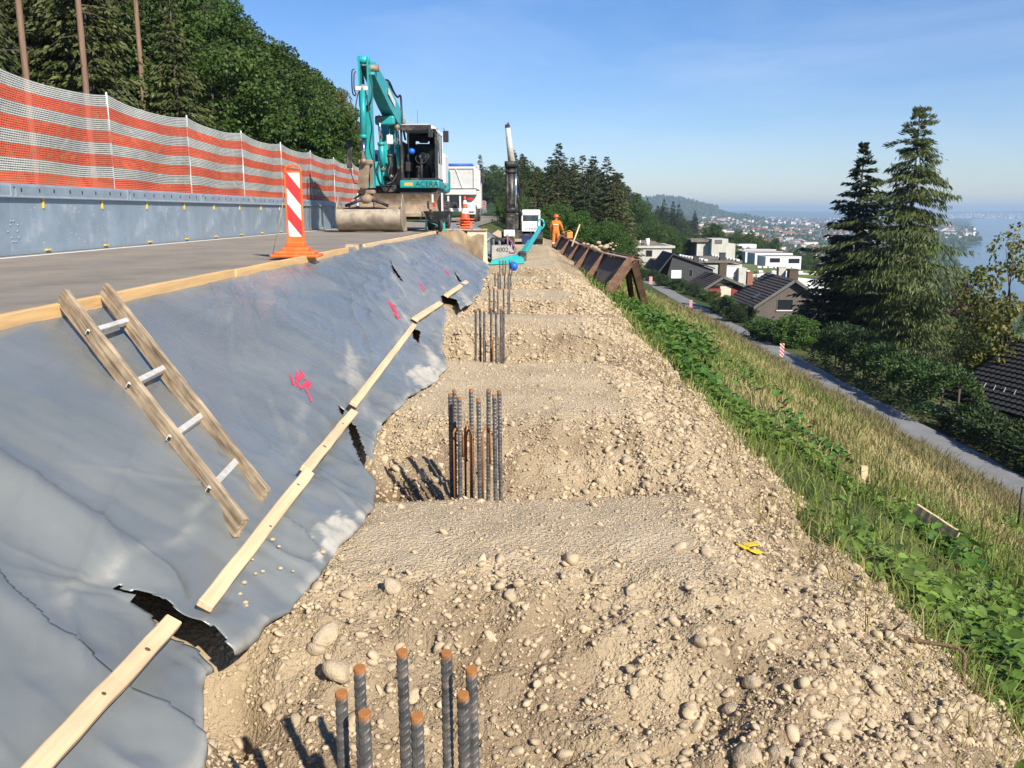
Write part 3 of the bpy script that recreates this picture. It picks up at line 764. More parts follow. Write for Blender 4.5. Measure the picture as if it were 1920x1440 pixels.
# ================================================================== TIMBER ALONG THE BANK
def wood(name, c, scale=6, stretch=(1, 0.06, 1), var=0.22, dirt=None, amt=0.2):
    return mat(name, c, 0.75, var=var, scale=scale, bump=0.25, bscale=18, spec=0.25, stretch=stretch, dirt=dirt, dirt_amt=amt, dscale=6)
w_new = wood('fresh_timber', (0.66, 0.42, 0.19), 22)
w_pale = wood('pale_batten', (0.68, 0.485, 0.285), 22)
w_old = wood('weathered_timber', (0.47, 0.36, 0.23), 26, (1, 0.05, 1), 0.3, (0.24, 0.18, 0.12), 0.3)
knot = mat('timber_knot', (0.12, 0.065, 0.03), 0.8)
def timber(p0, p1, w, h, m, label, up=(0, 0, 1), knots=0, name='timber_beam', group=None, seed=1):
    p0, p1 = Vector(p0), Vector(p1); base = (p0 + p1) / 2; d = (p1 - p0); L = d.length; d.normalize()
    x = d.cross(Vector(up)).normalized(); z = x.cross(d)
    rg = random.Random(seed)
    mb_ = MB(); k = 12; vs_, fs = [], []
    for i in range(k + 1):
        f = -L / 2 + L * i / k
        wx = rg.uniform(-0.002, 0.002); wz = rg.uniform(-0.002, 0.002)
        for a, c in ((-1, -1), (1, -1), (1, 1), (-1, 1)): vs_.append((a * w / 2 + wx, f, c * h / 2 + wz))
    for i in range(k):
        for j in range(4): fs.append((i * 4 + j, i * 4 + (j + 1) % 4, i * 4 + 4 + (j + 1) % 4, i * 4 + 4 + j))
    fs += [(3, 2, 1, 0), tuple(k * 4 + j for j in range(4))]
    mb_.add(vs_, fs)
    me = mb_.mesh(name); bm = bmesh.new(); bm.from_mesh(me)
    ed = [e for e in bm.edges if e.calc_face_angle(0) > 0.8]
    bmesh.ops.bevel(bm, geom=ed, offset=0.004, segments=1, affect='EDGES'); bm.to_mesh(me); bm.free()
    o = link(name, me, m); o.matrix_world = Matrix.Translation(base) @ Matrix((x, d, z)).transposed().to_4x4()
    tag(o, label, 'timber', group)
    for i in range(knots):
        f = rg.uniform(-0.4, 0.4) * L; q = MB(); a = rg.uniform(0.008, 0.014)
        q.lathe((rg.uniform(-0.25, 0.25) * w, f, h / 2 - 0.001), [(a * 0.4, 0), (a, 0.0005), (a * 0.5, 0.003)], 8)
        q.build('knot', knot, o)
    return o
XT, ZT = -2.815, ROAD_Z + 0.01
timber((XT, 2.2, ZT), (XT, 8.3, ZT + 0.003), 0.055, 0.10, w_new, 'long yellow timber along the road edge with the ladder lying across it', seed=3)
timber((XT + 0.01, 8.32, ZT), (XT + 0.0, 13.75, ZT - 0.005), 0.05, 0.10, w_new, 'yellow timber along the road edge under the tall striped warning board', seed=4)
timber((XT - 0.02, 15.3, ZT - 0.005), (XT + 0.1, 26.4, ZT - 0.005), 0.05, 0.09, w_pale, 'long pale timber along the road edge towards the excavator bucket', seed=5)
mb = MB(); mb.span((-2.86, 14.62, ROAD_Z - 0.12), (-2.8, 14.68, ROAD_Z + 0.07)); mb.span((-3.02, 14.62, ROAD_Z + 0.02), (-2.864, 14.68, ROAD_Z + 0.07))
mb.solo('timber_bracket', w_old, 'small weathered timber bracket nailed at the road edge between two timbers', 'timber')
def bat(ya, yb, label, ta=0.70, tb=0.70, w=0.075, h=0.032, seed=2, knots=2, lift=0.02):
    a, c = sheet_frame(ta, ya, lift), sheet_frame(tb, yb, lift)
    timber(a, c, w, h, w_pale, label, (0.505, 0, 0.863), knots, 'batten', None, seed)
def t_of(px, py):
    p = sheet_hit(px, py); xe = float(np.interp(p.y, XE[:, 0], XE[:, 1])); return (p.x + 2.86) / (xe + 2.86), p.y
def bat_px(a, c, label, seed, w=0.062, knots=2, lift=0.045):
    p0, p1 = sheet_hit(*a), sheet_hit(*c); nn = Vector((0.505, 0, 0.863))
    timber(p0 + nn * lift, p1 + nn * lift, w, 0.032, w_pale, label, nn, knots, 'batten', None, seed)
bat_px((-40, 1590), (295, 1207), 'knotty batten on the crumpled plastic sheet, its far end at the tear', 11, knots=3, lift=0.085)
bat_px((352, 1172), (560, 912), 'batten on the long plastic sheet at the foot of the ladder', 12, lift=0.075)
bat_px((558, 905), (652, 788), 'batten on the long plastic sheet beside the red scrawl', 13, lift=0.065)
bat_px((652, 779), (770, 622), 'long batten on the plastic sheet past a dark slit', 14, knots=0, lift=0.085)
bat_px((774, 606), (826, 573), 'short crooked batten on the plastic sheet running to a square hole', 15, w=0.09, knots=0)
bat_px((832, 560), (872, 532), 'last short batten at the far foot of the plastic sheet', 16, w=0.09, knots=0)

# ================================================================== LADDER
NB = Vector((0.505, 0, 0.863))
P_B = Vector((-2.84, 0, ROAD_Z))
def lad(px, py, k): return PPL(px, py, P_B + NB * k, NB)
Lt, Lb = lad(118, 556, 0.115), lad(452, 990, 0.115)
Rt, Rb = lad(196, 544, 0.115), lad(494, 932, 0.115)
ladder = thing('ladder', 'weathered wooden ladder with metal rungs lying on the plastic sheet', 'ladder', Lb)
def rail(a, c):
    mb_ = MB(); d = (c - a).normalized(); x = d.cross(NB).normalized()
    k = 10
    vs_, fs = [], []
    for i in range(k + 1):
        p = a.lerp(c, i / k)
        for u, v in ((-1, -1), (1, -1), (1, 1), (-1, 1)):
            vs_.append(p + x * u * 0.017 + NB * v * (0.05 + random.uniform(-0.0015, 0.0015)))
    for i in range(k):
        for j in range(4): fs.append((i * 4 + j, i * 4 + (j + 1) % 4, i * 4 + 4 + (j + 1) % 4, i * 4 + 4 + j))
    fs += [(3, 2, 1, 0), tuple(k * 4 + j for j in range(4))]
    mb_.add(vs_, fs); return mb_
w_lad = bpy.data.materials.new('ladder_wood'); w_lad.use_nodes = True
n, l = w_lad.node_tree.nodes, w_lad.node_tree.links; b = n['Principled BSDF']; b.inputs['Roughness'].default_value = 0.8; b.inputs['Specular IOR Level'].default_value = 0.2
t = n.new('ShaderNodeTexCoord'); mp = n.new('ShaderNodeMapping')
ld = (Lt - Lb).normalized(); mp.vector_type = 'TEXTURE'
mp.inputs['Rotation'].default_value = ld.to_track_quat('X', 'Z').to_euler(); mp.inputs['Scale'].default_value = (22, 1, 1)
n1 = n.new('ShaderNodeTexNoise'); n1.inputs['Scale'].default_value = 70; n1.inputs['Detail'].default_value = 5
n2 = n.new('ShaderNodeTexNoise'); n2.inputs['Scale'].default_value = 7; n2.inputs['Detail'].default_value = 5
l.new(t.outputs['Object'], mp.inputs['Vector']); l.new(mp.outputs['Vector'], n1.inputs['Vector']); l.new(t.outputs['Object'], n2.inputs['Vector'])
r1 = n.new('ShaderNodeValToRGB'); r1.color_ramp.elements[0].position = 0.33; r1.color_ramp.elements[0].color = (0.22, 0.155, 0.09, 1); r1.color_ramp.elements[1].position = 0.6; r1.color_ramp.elements[1].color = (0.52, 0.40, 0.26, 1)
l.new(n1.outputs['Fac'], r1.inputs['Fac'])
r2 = n.new('ShaderNodeMapRange'); r2.inputs['From Min'].default_value = 0.35; r2.inputs['From Max'].default_value = 0.7; r2.inputs['To Min'].default_value = 0.7; r2.inputs['To Max'].default_value = 1.15
l.new(n2.outputs['Fac'], r2.inputs['Value'])
sc = n.new('ShaderNodeVectorMath'); sc.operation = 'SCALE'; l.new(r1.outputs['Color'], sc.inputs[0]); l.new(r2.outputs['Result'], sc.inputs['Scale']); l.new(sc.outputs['Vector'], b.inputs['Base Color'])
bp = n.new('ShaderNodeBump'); bp.inputs['Strength'].default_value = 0.35; bp.inputs['Distance'].default_value = 0.004; l.new(n1.outputs['Fac'], bp.inputs['Height']); l.new(bp.outputs['Normal'], b.inputs['Normal'])
alu = mat('dull_aluminium', (0.6, 0.58, 0.53), 0.55, 0.1, var=0.2, scale=12, dirt=(0.42, 0.37, 0.28), dirt_amt=0.5, dscale=20)
dark = mat('dark_hollow', (0.02, 0.018, 0.015), 0.9)
rail(Lt, Lb).build('rail', w_lad, ladder, True)
rail(Rt, Rb).build('rail', w_lad, ladder, True)
for la, ra in (((158, 619), (232, 598)), ((237, 719), (304, 688)), ((314, 818), (373, 778)), ((388, 914), (442, 864))):
    a, c = lad(*la, 0.12), lad(*ra, 0.12)
    # nearest points on the rails
    def on(p, q0, q1): d = q1 - q0; return q0 + d * ((p - q0).dot(d) / d.dot(d))
    a, c = on(a, Lt, Lb), on(c, Rt, Rb); d = (c - a).normalized()
    a2, c2 = a - d * 0.026, c + d * 0.012
    mb = MB(); mb.beam(a2, c2, 0.036, 0.036, NB, 0.006); rg_ = mb.build('rung', alu, ladder, True)
    mb = MB(); mb.beam(a2 - d * 0.0015, a2 + d * 0.004, 0.022, 0.022, NB); mb.build('rung_socket', dark, rg_, True)

# ================================================================== REBAR CAGES
def steel_bar_mat(name, c, top):
    m = bpy.data.materials.new(name); m.use_nodes = True
    n, l = m.node_tree.nodes, m.node_tree.links; b = n['Principled BSDF']
    t = n.new('ShaderNodeTexCoord'); n1 = n.new('ShaderNodeTexNoise'); n1.inputs['Scale'].default_value = 26; n1.inputs['Detail'].default_value = 6
    l.new(t.outputs['Object'], n1.inputs['Vector'])
    r1 = n.new('ShaderNodeValToRGB'); e = r1.color_ramp.elements; e[0].position = 0.3; e[0].color = (*[k * 0.6 for k in c], 1); e[1].position = 0.72; e[1].color = (*[k * 1.9 for k in c], 1)
    l.new(n1.outputs['Fac'], r1.inputs['Fac'])
    at = n.new('ShaderNodeAttribute'); at.attribute_name = 'rust'
    ad = n.new('ShaderNodeMath'); ad.operation = 'MULTIPLY_ADD'; ad.inputs[1].default_value = 0.8; ad.inputs[2].default_value = -0.4; l.new(n1.outputs['Fac'], ad.inputs[0])
    a2 = n.new('ShaderNodeMath'); a2.use_clamp = True; l.new(ad.outputs[0], a2.inputs[0]); l.new(at.outputs['Fac'], a2.inputs[1])
    mx = n.new('ShaderNodeMix'); mx.data_type = 'RGBA'; mx.inputs['B'].default_value = (*top, 1)
    l.new(a2.outputs[0], mx.inputs['Factor']); l.new(r1.outputs['Color'], mx.inputs['A']); l.new(mx.outputs['Result'], b.inputs['Base Color'])
    mr = n.new('ShaderNodeMapRange'); mr.inputs['To Min'].default_value = 0.4; mr.inputs['To Max'].default_value = 0.1; l.new(a2.outputs[0], mr.inputs['Value']); l.new(mr.outputs['Result'], b.inputs['Metallic'])
    mr = n.new('ShaderNodeMapRange'); mr.inputs['To Min'].default_value = 0.48; mr.inputs['To Max'].default_value = 0.9; l.new(a2.outputs[0], mr.inputs['Value']); l.new(mr.outputs['Result'], b.inputs['Roughness'])
    return m
bar_m = steel_bar_mat('reinforcing_steel', (0.10, 0.098, 0.095), (0.42, 0.17, 0.045))
rust_m = mat('rusty_bar', (0.33, 0.13, 0.04), 0.85, 0.1, var=0.35, scale=25)
def ribbed(p0, p1, r, ribs=True, n=14):
    p0, p1 = Vector(p0), Vector(p1); L = (p1 - p0).length; d = (p1 - p0).normalized(); x = d.orthogonal().normalized(); y = d.cross(x)
    st = 0.004 if ribs else L / 3
    k = max(3, int(L / st)); h = np.linspace(0, L, k + 1); a = np.arange(n) * 2 * math.pi / n
    if not ribs: h = np.array([0, L * 0.5, L - 0.03, L - 0.012, L]); k = 4
    H, A_ = np.meshgrid(h, a, indexing='ij')
    if ribs:
        half = np.where(np.sin(A_) > 0, 0.0, 0.5)
        ph = (H / 0.024 + np.abs(np.cos(A_ / 1)) * 0.0 + np.where(np.sin(A_) > 0, A_, -A_) * 0.28 + half) % 1.0
        rr_ = r * (1 + 0.14 * (np.abs(ph - 0.5) < 0.17) * np.abs(np.sin(A_)) ** 0.4)
        rr_ = np.where(np.abs(np.sin(A_)) < 0.15, r * 1.09, rr_)
    else: rr_ = np.full_like(H, r)
    V = np.array(p0)[None, None] + np.array(d)[None, None] * H[..., None] + rr_[..., None] * (np.cos(A_)[..., None] * np.array(x) + np.sin(A_)[..., None] * np.array(y))
    idx = np.arange((k + 1) * n).reshape(k + 1, n); nx = np.roll(idx, -1, 1)
    F = np.stack([idx[:-1].ravel(), nx[:-1].ravel(), nx[1:].ravel(), idx[1:].ravel()], 1)
    V = V.reshape(-1, 3)
    V = np.concatenate([V, [np.array(p1)]]); tip = len(V) - 1
    me = bpy.data.meshes.new('rebar')
    me.from_pydata(V.tolist(), [], F.tolist() + [(int(idx[-1, j]), int(idx[-1, (j + 1) % n]), tip) for j in range(n)])
    me.update(); me.polygons.foreach_set('use_smooth', [not ribs] * len(F) + [False] * n)
    ru = np.clip(1.35 - (L - H) / 0.016, 0, 1).ravel(); ru = np.concatenate([ru, [1]])
    me.attributes.new('rust', 'FLOAT', 'POINT').data.foreach_set('value', ru.astype(np.float32))
    return me
def cage(tops, z_top, label, r, ribs, lean=0.0, depth=0.45):
    P = [PZ(px, py, z_top + dz) for px, py, dz in tops]
    c = sum(P, Vector()) / len(P); base = Vector((c.x, c.y, float(dirt_z(c.x, c.y, False))))
    g = thing('rebar_cage', label, 'rebar', base, 0, 'rebar cages standing out of the pile heads')
    for p in P:
        q = Vector((p.x + (p.x - c.x) * 0.02 + random.uniform(-0.012, 0.012), p.y + random.uniform(-0.01, 0.02), base.z - depth + 0.3))
        link('rebar', ribbed(q - base, p - base, r, ribs), bar_m, g)
    return g, base
g1, b1 = cage([(640, 1297, 0), (674, 1250, 0), (683, 1335, 0), (754, 1220, 0), (782, 1340, 0), (837, 1222, 0), (868, 1300, 0), (884, 1253, 0)], 0.57,
              'eight ribbed bars with orange rusted tops in loose stones beside the torn sheet', 0.0145, True)
g2, b2 = cage([(844, 738, 0), (852, 731, 0), (861, 744, 0), (883, 729, 0), (897, 747, 0), (916, 729, 0), (927, 740, 0), (936, 732, 0)], 0.57,
              'ribbed steel bars round rusty hooked stirrups in the pit with a dark corner', 0.0135, True)
# rusty hooks inside the second cage
for (xa, xb, yt) in ((850, 862, 812), (872, 882, 806), (884, 874, 815), (905, 919, 812), (860, 868, 816)):
    Yb = b2.y + random.uniform(-0.1, 0.05)
    a, c = PY(xa, yt, Yb), PY(xb, yt + 2, Yb + 0.05)
    m_ = (a + c) / 2 + Vector((0, 0, 0.035)); h = 0.55
    mb = MB(); mb.tube([a - Vector((0, 0, h)), a - Vector((0, 0, 0.03)), a, a.lerp(m_, 0.6) + Vector((0, 0, 0.008)), m_, c.lerp(m_, 0.6) + Vector((0, 0, 0.008)), c, c - Vector((0, 0, random.uniform(0.06, 0.5)))], 0.0075, 7)
    mb.build('stirrup', rust_m, g2, True)
g3, b3_ = cage([(892, 580, 0), (900, 578, 0), (908, 582, 0), (921, 577, 0), (930, 583, 0), (939, 578, 0), (944, 580, 0)], 0.56, 'steel bars with a pair of rusty stirrups in the pit before the ring of clods', 0.0145, False)
for xa, xb in ((901, 910), (924, 936)):
    a, c = PY(xa, 640, b3_.y - 0.05), PY(xb, 640, b3_.y); m_ = (a + c) / 2 + Vector((0, 0, 0.04))
    mb = MB(); mb.tube([a - Vector((0, 0, .4)), a, a.lerp(m_, .6) + Vector((0, 0, .01)), m_, c.lerp(m_, .6) + Vector((0, 0, .01)), c, c - Vector((0, 0, .4))], 0.009, 6); mb.build('stirrup', rust_m, g3, True)
g4, _ = cage([(918, 541, 0), (926, 540, 0), (933, 544, 0), (944, 541, 0), (955, 541, 0), (953, 546, 0)], 0.40, 'short dark steel bars in the pit between two smooth terraces, fourth pile', 0.016, False)
g5, _ = cage([(928, 511, 0), (934, 510, 0), (938, 513, 0), (946, 510, 0), (953, 511, 0), (957, 512, 0)], 0.33, 'dark steel bars just before the bars that carry the blue helmet', 0.018, False)
g6, b6 = cage([(937, 488, 0), (943, 487, 0), (948, 488, 0), (955, 486, 0), (960, 488, 0)], 0.42, 'steel bars with a blue helmet hung on one of them', 0.018, False)

# ================================================================== STEEL BARRIER AND NET FENCE
galv = mat('galvanised_steel', (0.27, 0.335, 0.39), 0.42, 0.25, var=0.16, scale=1.6, bump=0.05, bscale=3, dirt=(0.42, 0.46, 0.48), dirt_amt=0.22, dscale=2.2, rnd=0.06)
galv2 = mat('galvanised_rail', (0.30, 0.355, 0.40), 0.45, 0.25, var=0.14, scale=3, rnd=0.05)
yel = mat('yellow_marker', (0.72, 0.5, 0.04), 0.5)
slot_m = mat('slot_dark', (0.03, 0.035, 0.04), 0.9)
splash = mat('cement_splash', (0.62, 0.63, 0.62), 0.9)
BX = -7.2
BZ = ROAD_Z + 0.035
def make_barrier(detail, seed):
    rg = random.Random(seed)
    o = thing('barrier_segment', 'galvanised steel barrier segment along the road below the striped net', 'barrier', (0, 0, 0), 0, 'steel barrier segments along the road')
    L = 3.6
    mb = MB(); mb.span((-0.05, 0.004, 0), (0, L - 0.004, 0.76)); mb.span((-0.08, 0.004, -0.03), (0.012, L - 0.004, 0.03)); mb.build('panel', galv, o)
    # folded top rail
    prof = [(-0.12, 0.762), (0.055, 0.762), (0.06, 0.775), (0.03, 0.80), (0.03, 0.93), (0.012, 0.965), (-0.12, 0.965)]
    mb = MB(); mb.prism([(x, 0.004, z) for x, z in prof], (0, L - 0.008, 0)); rail_ = mb.build('top_rail', galv2, o)
    if detail:
        for y in (0.28, 0.75, 1.15, 1.62, 2.0, 2.45, 2.95, 3.35):
            mb = MB(); mb.box((0.031, y, 0.875), (0.004, 0.035, 0.055)); mb.build('slot', slot_m, rail_)
        mb = MB()
        mb.span((0.031, 0.0, 0.79), (0.05, 0.05, 0.955)); mb.span((0.031, 0.12, 0.79), (0.05, 0.17, 0.955)); mb.span((0.0312, 0.05, 0.915), (0.048, 0.12, 0.955))
        mb.build('joint_bracket', galv2, o)
        mb = MB()
        for _ in range(46):
            y, z, r = rg.gauss(1.8, 0.9), rg.uniform(0.08, 0.7), rg.uniform(0.003, 0.012)
            if 0.05 < y < 3.55: mb.lathe((0.0005, y, z), [(r, 0), (r * 0.6, 0.002)], 6, (1, 0, 0))
        q = mb.build('cement_splash', splash, o); q['kind'] = 'stuff'
    for y in (0.85, 2.68):
        mb = MB(); mb.span((0.0, y - 0.018, 0.62), (0.02, y + 0.018, 0.765), 0.004); mb.build('yellow_tag', yel, o)
        mb = MB(); mb.span((0.012, y - 0.09, 0.0), (0.05, y + 0.03, 0.025), 0.004); mb.build('yellow_tag', yel, o)
    return o
def bolts(o):
    for i in range(10):
        a = i / 10 * 2 * math.pi
        mb = MB(); mb.lathe((0.0, 0.03 + 0.14 * math.cos(a) * (0.6 + 0.4 * (i % 2)), 0.3 + 0.15 * math.sin(a)), [(0.0, 0.014), (0.012, 0.012), (0.016, 0)], 8, (1, 0, 0)); mb.build('bolt', galv2, o)
bar_hi, bar_lo = make_barrier(True, 1), make_barrier(False, 2)
net_o = mat('orange_net', (0.72, 0.125, 0.06), 0.55, var=0.12, scale=3, rnd=0.05)
net_w = mat('white_net', (0.62, 0.615, 0.57), 0.55, var=0.12, scale=3, rnd=0.05)
post_m = mat('white_post', (0.72, 0.72, 0.70), 0.5, var=0.12, scale=3)
def make_net(seed, fine=True):
    rg = random.Random(seed)
    o = thing('net_panel', 'orange and white striped safety net hung between white posts over the barrier', 'safety net', (0, 0, 0), 0, 'striped net panels above the barrier')
    L, H = 3.6, 1.58
    def pt(u, v):       # u 0..1 along, v 0 top .. 1 bottom
        sag = 0.09 * math.sin(math.pi * u) * (1 - 0.55 * v) + 0.02 * math.sin(u * 9 + seed) * v
        x = 0.05 * math.sin(math.pi * u) * math.sin(math.pi * min(1, v * 1.1) + 0.3) + 0.015 * math.sin(11 * u + seed + v * 4)
        # gathered at the posts
        g = 0.04 * (math.exp(-u * 14) + math.exp(-(1 - u) * 14)) * (v - 0.5)
        return Vector((x, u * L, -v * H - sag * (1 - v * 0.5) - g))
    for b_ in range(8):
        v0, v1 = b_ / 8, (b_ + 1) / 8
        white = b_ % 2 == 0
        nh = 6 if fine else 4
        hw = (0.0068 if white else 0.009) / H * (1 if fine else 1.7); nu = 24
        V, F = [], []
        for k in range(nh):
            vc = v0 + (k + 0.5) * (v1 - v0) / nh; b0 = len(V)
            for i in range(nu + 1):
                V.append(pt(i / nu, vc - hw)); V.append(pt(i / nu, vc + hw))
            for i in range(nu): F.append((b0 + 2 * i, b0 + 2 * i + 2, b0 + 2 * i + 3, b0 + 2 * i + 1))
        nvt = 92 if fine else 50
        wv = (0.0046 if white else 0.0072) / L * (1 if fine else 1.6)
        for k in range(nvt):
            uc = (k + 0.5) / nvt; b0 = len(V)
            for j in range(4):
                v = v0 + (v1 - v0) * j / 3; V.append(pt(uc - wv, v)); V.append(pt(uc + wv, v))
            for j in range(3): F.append((b0 + 2 * j, b0 + 2 * j + 1, b0 + 2 * j + 3, b0 + 2 * j + 2))
        me = bpy.data.meshes.new('net_band'); me.from_pydata(V, [], F); me.update()
        link('net_band', me, net_w if white else net_o, o)
    return o
nets = [make_net(1), make_net(2), make_net(3)]; nets_far = [make_net(4, False)]
post0 = MB(); post0.tube([(0, 0, 0), (0, 0, 1.72)], 0.015, 8); post0.box((0.0, 0, 0.02), (0.12, 0.12, 0.05), None, 0.01)
post_me = post0.mesh('fence_post'); post_me.materials.append(post_m)
used = set()
def place(proto, loc, label=None):
    o = proto if proto.name not in used else copy_tree(proto)
    used.add(proto.name); o.location = loc
    return o
for k in list(range(-1, 10)) + list(range(25, 42)):
    y = 12.2 + 3.6 * k
    bo = place(bar_hi if k < 5 else bar_lo, (BX, y, BZ))
    yp = 11.9 + 3.6 * k
    if k == 0: bolt_seg = bo
    no = place(nets[k % 3] if k < 9 else nets_far[0], (BX - 0.04, yp, 3.69))
    p = bpy.data.objects.new('fence_post', post_me); COL.objects.link(p); p.location = (BX - 0.045, yp, 2.03)
    tag(p, 'thin white post holding the striped net on the steel barrier', 'fence post', 'white posts along the striped net')
    if k <= 5:
        nth = ('first', 'second', 'third', 'fourth', 'fifth', 'sixth', 'seventh')[5 - k]
        bo['label'] = 'galvanised steel barrier segment, %s from the excavator bucket' % nth
        no['label'] = 'orange and white striped net panel, %s from the excavator bucket' % nth
        p['label'] = 'thin white net post on the barrier, %s from the excavator bucket' % nth
    elif k < 12:
        bo['label'] = 'steel barrier segment hidden behind the excavator'; no['label'] = 'striped net panel shaded behind the excavator boom'; p['label'] = 'white net post behind the excavator'
    else:
        bo['label'] = 'far steel barrier segment beyond the tipper truck'; no['label'] = 'far striped net panel beyond the tipper truck'; p['label'] = 'far white net post beyond the tipper truck'

bolts(bolt_seg)

# ================================================================== WARNING BOARDS, CONES, BARROW
red_r = mat('sign_red', (0.62, 0.035, 0.03), 0.45, var=0.1)
white_r = mat('sign_white', (0.74, 0.74, 0.72), 0.45, var=0.1, scale=8, dirt=(0.3, 0.28, 0.25), dirt_amt=0.15, dscale=12)
orange_p = mat('orange_plastic', (0.82, 0.135, 0.02), 0.5, var=0.14, scale=5, dirt=(0.5, 0.3, 0.15), dirt_amt=0.2, dscale=9)
def clip_poly(poly, w, h):
    def cut(P, f):
        out = []
        for i in range(len(P)):
            a, c = P[i], P[(i + 1) % len(P)]; fa, fc = f(a), f(c)
            if fa >= 0: out.append(a)
            if fa * fc < 0: k = fa / (fa - fc); out.append((a[0] + (c[0] - a[0]) * k, a[1] + (c[1] - a[1]) * k))
        return out
    for f in (lambda p: p[0] + w / 2, lambda p: w / 2 - p[0], lambda p: p[1], lambda p: h - p[1]):
        if len(poly) >= 3: poly = cut(poly, f)
    return poly
def striped(parent, w, h, z0, y, n, slope=1.0, first=0.0):
    """white board with slanting red stripes on its -Y face"""
    mb = MB(); mb.box((0, y, z0 + h / 2), (w, 0.022, h), None, 0.004); bd = mb.build('board', white_r, parent)
    st = h / n
    for i in range(-2, n + 2):
        a = (i * st) + first * st
        poly = clip_poly([(-w / 2, a), (w / 2, a - slope * w), (w / 2, a - slope * w + st / 2), (-w / 2, a + st / 2)], w, h)
        if len(poly) >= 3:
            q = MB(); q.prism([(px, y - 0.0115, z0 + pz) for px, pz in poly], (0, -0.002, 0)); q.build('red_stripe', red_r, bd)
    return bd
bp0 = PZ(556, 487, ROAD_Z)
bc = thing('warning_board', 'tall orange framed red and white striped warning board on an orange foot beside the timber', 'warning board', (bp0.x - 0.02, bp0.y + 0.1, ROAD_Z + 0.03), R_(4))
mb = MB()
for (sx, sy, z, h) in ((0.62, 0.42, 0.02, 0.04), (0.5, 0.34, 0.055, 0.05), (0.34, 0.24, 0.1, 0.06), (0.24, 0.16, 0.16, 0.08)):
    mb.box((0, 0, z), (sx, sy, h), None, 0.018)
mb.build('foot', orange_p, bc)
striped(bc, 0.17, 0.80, 0.26, -0.012, 2, 1.3, 0.55)
mb = MB(); mb.span((-0.11, -0.03, 0.2), (-0.088, 0.02, 1.04), 0.006); mb.span((0.088, -0.03, 0.2), (0.11, 0.02, 1.04), 0.006); mb.span((-0.11, -0.028, 0.17), (0.11, 0.018, 0.26), 0.006)
mb.tube([(-0.099, -0.005, 1.03), (-0.099, -0.005, 1.1), (-0.075, -0.005, 1.14), (0, -0.005, 1.155), (0.075, -0.005, 1.14), (0.099, -0.005, 1.1), (0.099, -0.005, 1.03)], 0.014, 8)
mb.span((-0.088, -0.02, 1.06), (0.088, 0.012, 1.085), 0.004)
mb.build('frame', orange_p, bc)
cord = MB(); a = PY(537, 345, bp0.y + 0.08); c = PZ(510, 483, ROAD_Z + 0.01); cord.tube([a, a.lerp(c, .5) + Vector((0, 0, -.02)), c], 0.004, 5)
cord.solo('cord', mat('yellow_cord', (0.6, 0.4, 0.12), 0.8), 'thin tan cord hanging from the tall warning board to the road', 'cord')
for i, (px, py, hh, lab) in enumerate(((1465, 673, 1.0, 'small striped warning board on the path in front of the round green bush'), (1295, 581, 0.95, 'small striped warning board at the path bend below the house with red shutters'),
                                       (1220, 536, 0.8, 'small pale striped board at the far start of the path by the rusty beams'))):
    p = PZ(px, py, -7.44) if i < 2 else PY(px, py, 75)
    if i == 1: p = PZ(px, py, -7.44)
    q = thing('warning_board', lab, 'warning board', (p.x, p.y, p.z), R_(-14), 'striped boards along the path')
    mb = MB(); mb.box((0, 0, 0.04), (0.5, 0.3, 0.08), None, 0.02); mb.build('foot', mat('grey_rubber', (0.09, 0.09, 0.09), 0.8), q)
    striped(q, 0.28, hh - 0.12, 0.12, 0, 4, 1.0, 0.2)
# cones stacked on the fill
def cone_proto():
    o = thing('traffic_cone', 'red and white traffic cone in the stack on the fill', 'traffic cone', (0, 0, 0), 0, 'traffic cones in one stack')
    mb = MB(); mb.box((0, 0, 0.018), (0.44, 0.44, 0.036), None, 0.012); mb.build('base', orange_p, o)
    H = 0.72; r = lambda z: 0.165 - 0.135 * z / H
    red_c = mat('cone_red', (0.74, 0.085, 0.03), 0.5, var=0.1)
    for i, (z0, z1, wh) in enumerate(((0.03, 0.2, 0), (0.2, 0.36, 1), (0.36, 0.5, 0), (0.5, 0.62, 1), (0.62, 0.75, 0))):
        mb = MB(); mb.lathe((0, 0, 0), [(r(z0), z0), (r(z1), z1)], 20, cap=(i == 4)); mb.build('sleeve' if not wh else 'white_band', white_r if wh else red_c, o)
    return o
c0 = cone_proto()
cb = PY(872, 431, 28.5)
lbls = ['lowest traffic cone of the stack on the fill, only its base shows', 'traffic cone base second from the bottom of the stack on the fill', 'traffic cone base third from the bottom of the stack on the fill',
        'traffic cone base just under the topmost cone of the stack', 'topmost red and white traffic cone of the stack beside the barrow']
for i in range(5):
    o = c0 if i == 0 else copy_tree(c0)
    o.location = (cb.x, cb.y, ROAD_Z + 0.02 + 0.085 * i); o.rotation_euler = (0, 0, i * 0.25); o['label'] = lbls[i]
# wheelbarrow standing on the edge
black_st = mat('black_steel', (0.025, 0.026, 0.028), 0.55, 0.2, var=0.3, scale=6, dirt=(0.2, 0.16, 0.11), dirt_amt=0.3)
rubber = mat('rubber_tyre', (0.03, 0.03, 0.031), 0.85, var=0.2, scale=8, dirt=(0.2, 0.17, 0.12), dirt_amt=0.35)
teal = mat('teal_paint', (0.012, 0.30, 0.30), 0.38, var=0.14, scale=2.5, dirt=(0.12, 0.13, 0.11), dirt_amt=0.22, dscale=4, coat=0.2)
teal_l = mat('teal_light', (0.03, 0.42, 0.42), 0.4, var=0.12, scale=3, dirt=(0.15, 0.2, 0.18), dirt_amt=0.2)
wbp = PY(822, 437, 26.9)
wb = thing('wheelbarrow', 'black wheelbarrow with one wheel standing at the road edge beside the cones', 'wheelbarrow', (wbp.x, wbp.y, ROAD_Z + 0.01), R_(18))
